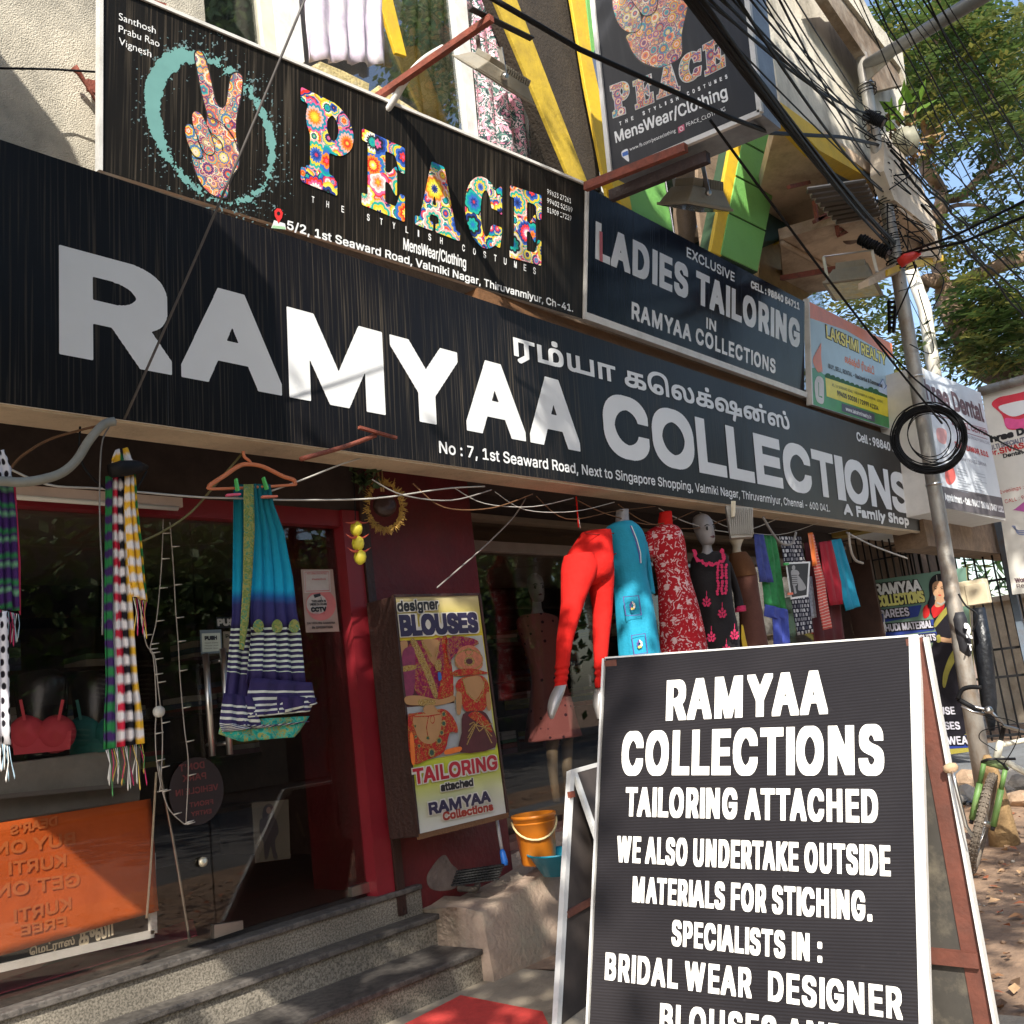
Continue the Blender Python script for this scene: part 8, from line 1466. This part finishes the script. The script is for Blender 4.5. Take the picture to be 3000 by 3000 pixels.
def crown(clusters, par, name='crown', x=TX, ln=.62, seed=1, depth=1.6):
    b = MB(); random.seed(seed)
    for cx, cy, rx, ry, cnt in clusters:
        for _ in range(int(cnt * .42)):
            a = random.uniform(0, 6.283); r = math.sqrt(random.random()); px_, py_ = cx + rx * r * math.cos(a), cy + ry * r * math.sin(a); p = at(px_, py_, 0, x + random.uniform(-depth, depth))
            neem(b, p, Vector((random.uniform(-1, 1), random.uniform(-1, 1), random.uniform(-.3, .5))), random.randint(5, 7), ln * random.uniform(.7, 1.15), random.choice(LM))
    o = b.build(name, par); o['kind'] = 'stuff'; return o
crown([(2620, 60, 60, 70, 150), (2700, 130, 80, 90, 260), (2800, 60, 90, 90, 300), (2900, 150, 90, 90, 320), (2980, 60, 70, 80, 110), (2740, 290, 60, 60, 120), (2860, 290, 90, 70, 220), (2960, 300, 80, 90, 260), (2680, 220, 50, 60, 120), (2650, 330, 60, 60, 120), (2690, 380, 60, 40, 80), (2800, 430, 50, 25, 50), (2930, 400, 70, 35, 110), (2985, 520, 30, 50, 70), (2860, 640, 30, 20, 30), (2920, 640, 40, 25, 50), (2985, 680, 30, 45, 70), (2790, 660, 30, 20, 40), (2860, 720, 40, 22, 50), (2940, 735, 40, 18, 40),
       (2750, 750, 45, 28, 55), (2840, 880, 60, 50, 190), (2930, 880, 80, 70, 340), (2980, 980, 60, 70, 240), (2900, 980, 70, 50, 240), (2820, 1010, 40, 40, 90), (2950, 1060, 70, 40, 160), (2720, 1040, 30, 50, 90), (2560, 930, 30, 50, 110), (2500, 850, 40, 40, 90), (2650, 1020, 40, 30, 60), (2870, 560, 30, 30, 40), (2700, 590, 20, 30, 0), (2600, 180, 30, 60, 60), (2560, 120, 20, 50, 0)], nt_)
bt2 = thing('garden_shrub', 'broad leaved green shrub seen through the iron gate above the cream wall', 'shrub', (20.5, 3, 0))
def shr(b):
    random.seed(9)
    for _ in range(1500): p = Vector((random.uniform(20, 22), random.uniform(0, 6), random.uniform(1.6, 4.4))); d = Vector((random.gauss(0, 1), random.gauss(0, 1), random.gauss(.1, .7))).normalized(); s_ = d.orthogonal().normalized() * .05; b.add([p, p + d * .16 + s_, p + d * .34, p + d * .16 - s_], [(0, 1, 2, 3)], random.choice([leaf_b, leaf_a, leaf_y, leaf_d]))
o = mesh1('foliage', shr, bt2); o['kind'] = 'stuff'; mesh1('stem', lambda b: [b.tube([(20.8 + .3 * k, 1 + k, 0), (20.9 + .3 * k, 1.2 + k, 3)], .04, bark, 6) for k in range(1)], bt2)
# ================================================================== the street outside the frame: it shades and is mirrored
nbw = thing('added_shade_sheet', 'unseen tin sheet added left of the frame to shade the signs', 'awning', (.5, 3, 3))  # unseen occluder, its outline shaped to cast the shadow over the left signs
mesh1('side_sheet', lambda b: b.prism([(.58, 4.45, 3.02), (.58, 1.80, 3.02), (.58, 1.80, 6.31), (.58, 2.29, 6.16), (.58, 2.70, 5.98), (.58, 3.0, 6.35), (.58, 4.45, 6.4)], Vector((-.1, 0, 0)), tin), nbw); mesh1('post', lambda b: (b.bar((.53, 1.9, 0), (.53, 1.9, 3.05), .06, .06, rust), b.bar((.53, 4.4, 0), (.53, 4.4, 3.05), .06, .06, rust)), nbw)
def leafcloud(b, targets, n_, t0, t1, r, ln=.16):
    for (x, y, z), k in targets:
        t = random.uniform(t0, t1); c = Vector((x, y, z)) + SUNV * t
        for _ in range(int(n_ * k)):
            p = c + Vector((random.gauss(0, r), random.gauss(0, r), random.gauss(0, r * .8)))
            cc_ = RM.T @ np.array(p - CAM)
            if cc_[2] > 0 and abs(cc_[0] / cc_[2]) < .62 and abs(cc_[1] / cc_[2]) < .62: continue
            d = Vector((random.gauss(0, 1), random.gauss(0, 1), random.gauss(-.2, .7))).normalized(); s_ = d.orthogonal().normalized() * ln * .3; b.add([p, p + d * ln * .5 + s_, p + d * ln, p + d * ln * .5 - s_], [(0, 1, 2, 3)], leaf_b if random.random() < .7 else leaf_d)
st2 = thing('street_tree', 'big roadside tree behind the camera that throws dappled shade on the signs', 'tree', (-3, -6, 0))
mesh1('trunk', lambda b: b.tube([(-3, -5, -.1), (-2.8, -4.6, 3), (-1.5, -3.5, 6), (1, -1.5, 8.5)], [.35, .28, .2, .08], bark, 10), st2); mesh1('branch', lambda b: b.tube([(-2.8, -4.6, 3), (-3.5, -3, 6), (-3, -1.5, 8)], [.2, .12, .05], bark, 8), st2)
random.seed(31); TG = []
for _ in range(60): x = random.uniform(5.9, 12.6); TG.append(((x, 3.95, random.uniform(2.9, 4.15)), 1.0))
for _ in range(48): TG.append(((random.uniform(6.6, 11.6), 3.9, random.uniform(4.15, 5.25)), 1.0))
for _ in range(30): TG.append(((random.uniform(3.1, 6.0), 4.65, random.uniform(.5, 1.35)), .55))
for _ in range(26): TG.append(((random.uniform(6.4, 12.5), 4.4, random.uniform(.6, 2.2)), .8))
for _ in range(14): TG.append(((random.uniform(2.4, 5.2), random.uniform(2.6, 4.4), 0.1), .45))
for _ in range(20): TG.append(((random.uniform(5.5, 12), random.uniform(1, 3.9), 0.0), .6))
for _ in range(12): TG.append(((random.uniform(12.8, 17), 3.6, random.uniform(3, 4.8)), .35))
for _ in range(10): TG.append(((random.uniform(12.5, 19), random.uniform(2, 5), random.uniform(0, 2)), .8))
def skyref(b):
    random.seed(77)
    for _ in range(150):
        q = at(random.choice([random.uniform(400, 790), random.uniform(400, 790), random.uniform(1180, 1330)]), random.uniform(-40, 330), 1, 4.55); d_ = q - CAM; d_.y *= -1; p = q + d_ * random.uniform(1.5, 1.9)
        for _k in range(70):
            e = p + Vector((random.gauss(0, .3), random.gauss(0, .3), random.gauss(0, .3))); cc_ = RM.T @ np.array(e - CAM)
            if cc_[2] > 0 and abs(cc_[0] / cc_[2]) < .62 and abs(cc_[1] / cc_[2]) < .62: continue
            d = Vector((random.gauss(0, 1), random.gauss(0, 1), random.gauss(0, 1))).normalized(); s_ = d.orthogonal().normalized() * .05; b.add([e, e + d * .1 + s_, e + d * .2, e + d * .1 - s_], [(0, 1, 2, 3)], leaf_b)
mesh1('crown', skyref, st2)['kind'] = 'stuff'
o = mesh1('crown', lambda b: leafcloud(b, TG, 200, 8, 11, .22), st2); o['kind'] = 'stuff'
for i, (x0, x1, h, c_) in enumerate([(-14, -3, 7.5, (.22, .15, .10)), (-2.6, 7, 6.5, (.12, .09, .08)), (7.6, 18, 8.5, (.20, .16, .11)), (18.6, 32, 7, (.10, .09, .075))]):
    ob_ = thing('opposite_house', ['ochre', 'dark brown', 'tan', 'grey'][i] + ' house across the street, behind the camera', 'building', ((x0 + x1) / 2, -18, 0)); mesh1('wall', lambda b: b.span((x0, -20, 0), (x1, -14.5, h), M('opposite_wall_%d' % i, c_, .9, var=.25)), ob_)
    for k in range(int((x1 - x0) / 2.4)):
        for z in (1.2, 4.2): mesh1('window', lambda b: b.span((x0 + .7 + 2.4 * k, -14.52, z), (x0 + 2.0 + 2.4 * k, -14.47, z + 1.5), black_pr), ob_)
bt3 = thing('opposite_trees', 'row of dark leafy trees across the street, behind the camera', 'trees', (5, -11, 0))
def opp(b):
    random.seed(6)
    for _ in range(9000): k = random.randint(0, 5); p = Vector((-6 + 6.5 * k + random.gauss(0, 1.5), -11.5 + random.gauss(0, 1), 5.2 + random.gauss(0, 1.4))); d = Vector((random.gauss(0, 1), random.gauss(0, 1), random.gauss(0, 1))).normalized(); s_ = d.orthogonal().normalized() * .11; b.add([p, p + d * .2 + s_, p + d * .4, p + d * .2 - s_], [(0, 1, 2, 3)], leaf_b)
o = mesh1('crown', opp, bt3); o['kind'] = 'stuff'
for k in range(6): mesh1('trunk', lambda b: b.tube([(-6 + 6.5 * k, -11.5, 0), (-5.8 + 6.5 * k, -11.4, 4.5)], [.2, .14], bark, 8), bt3)
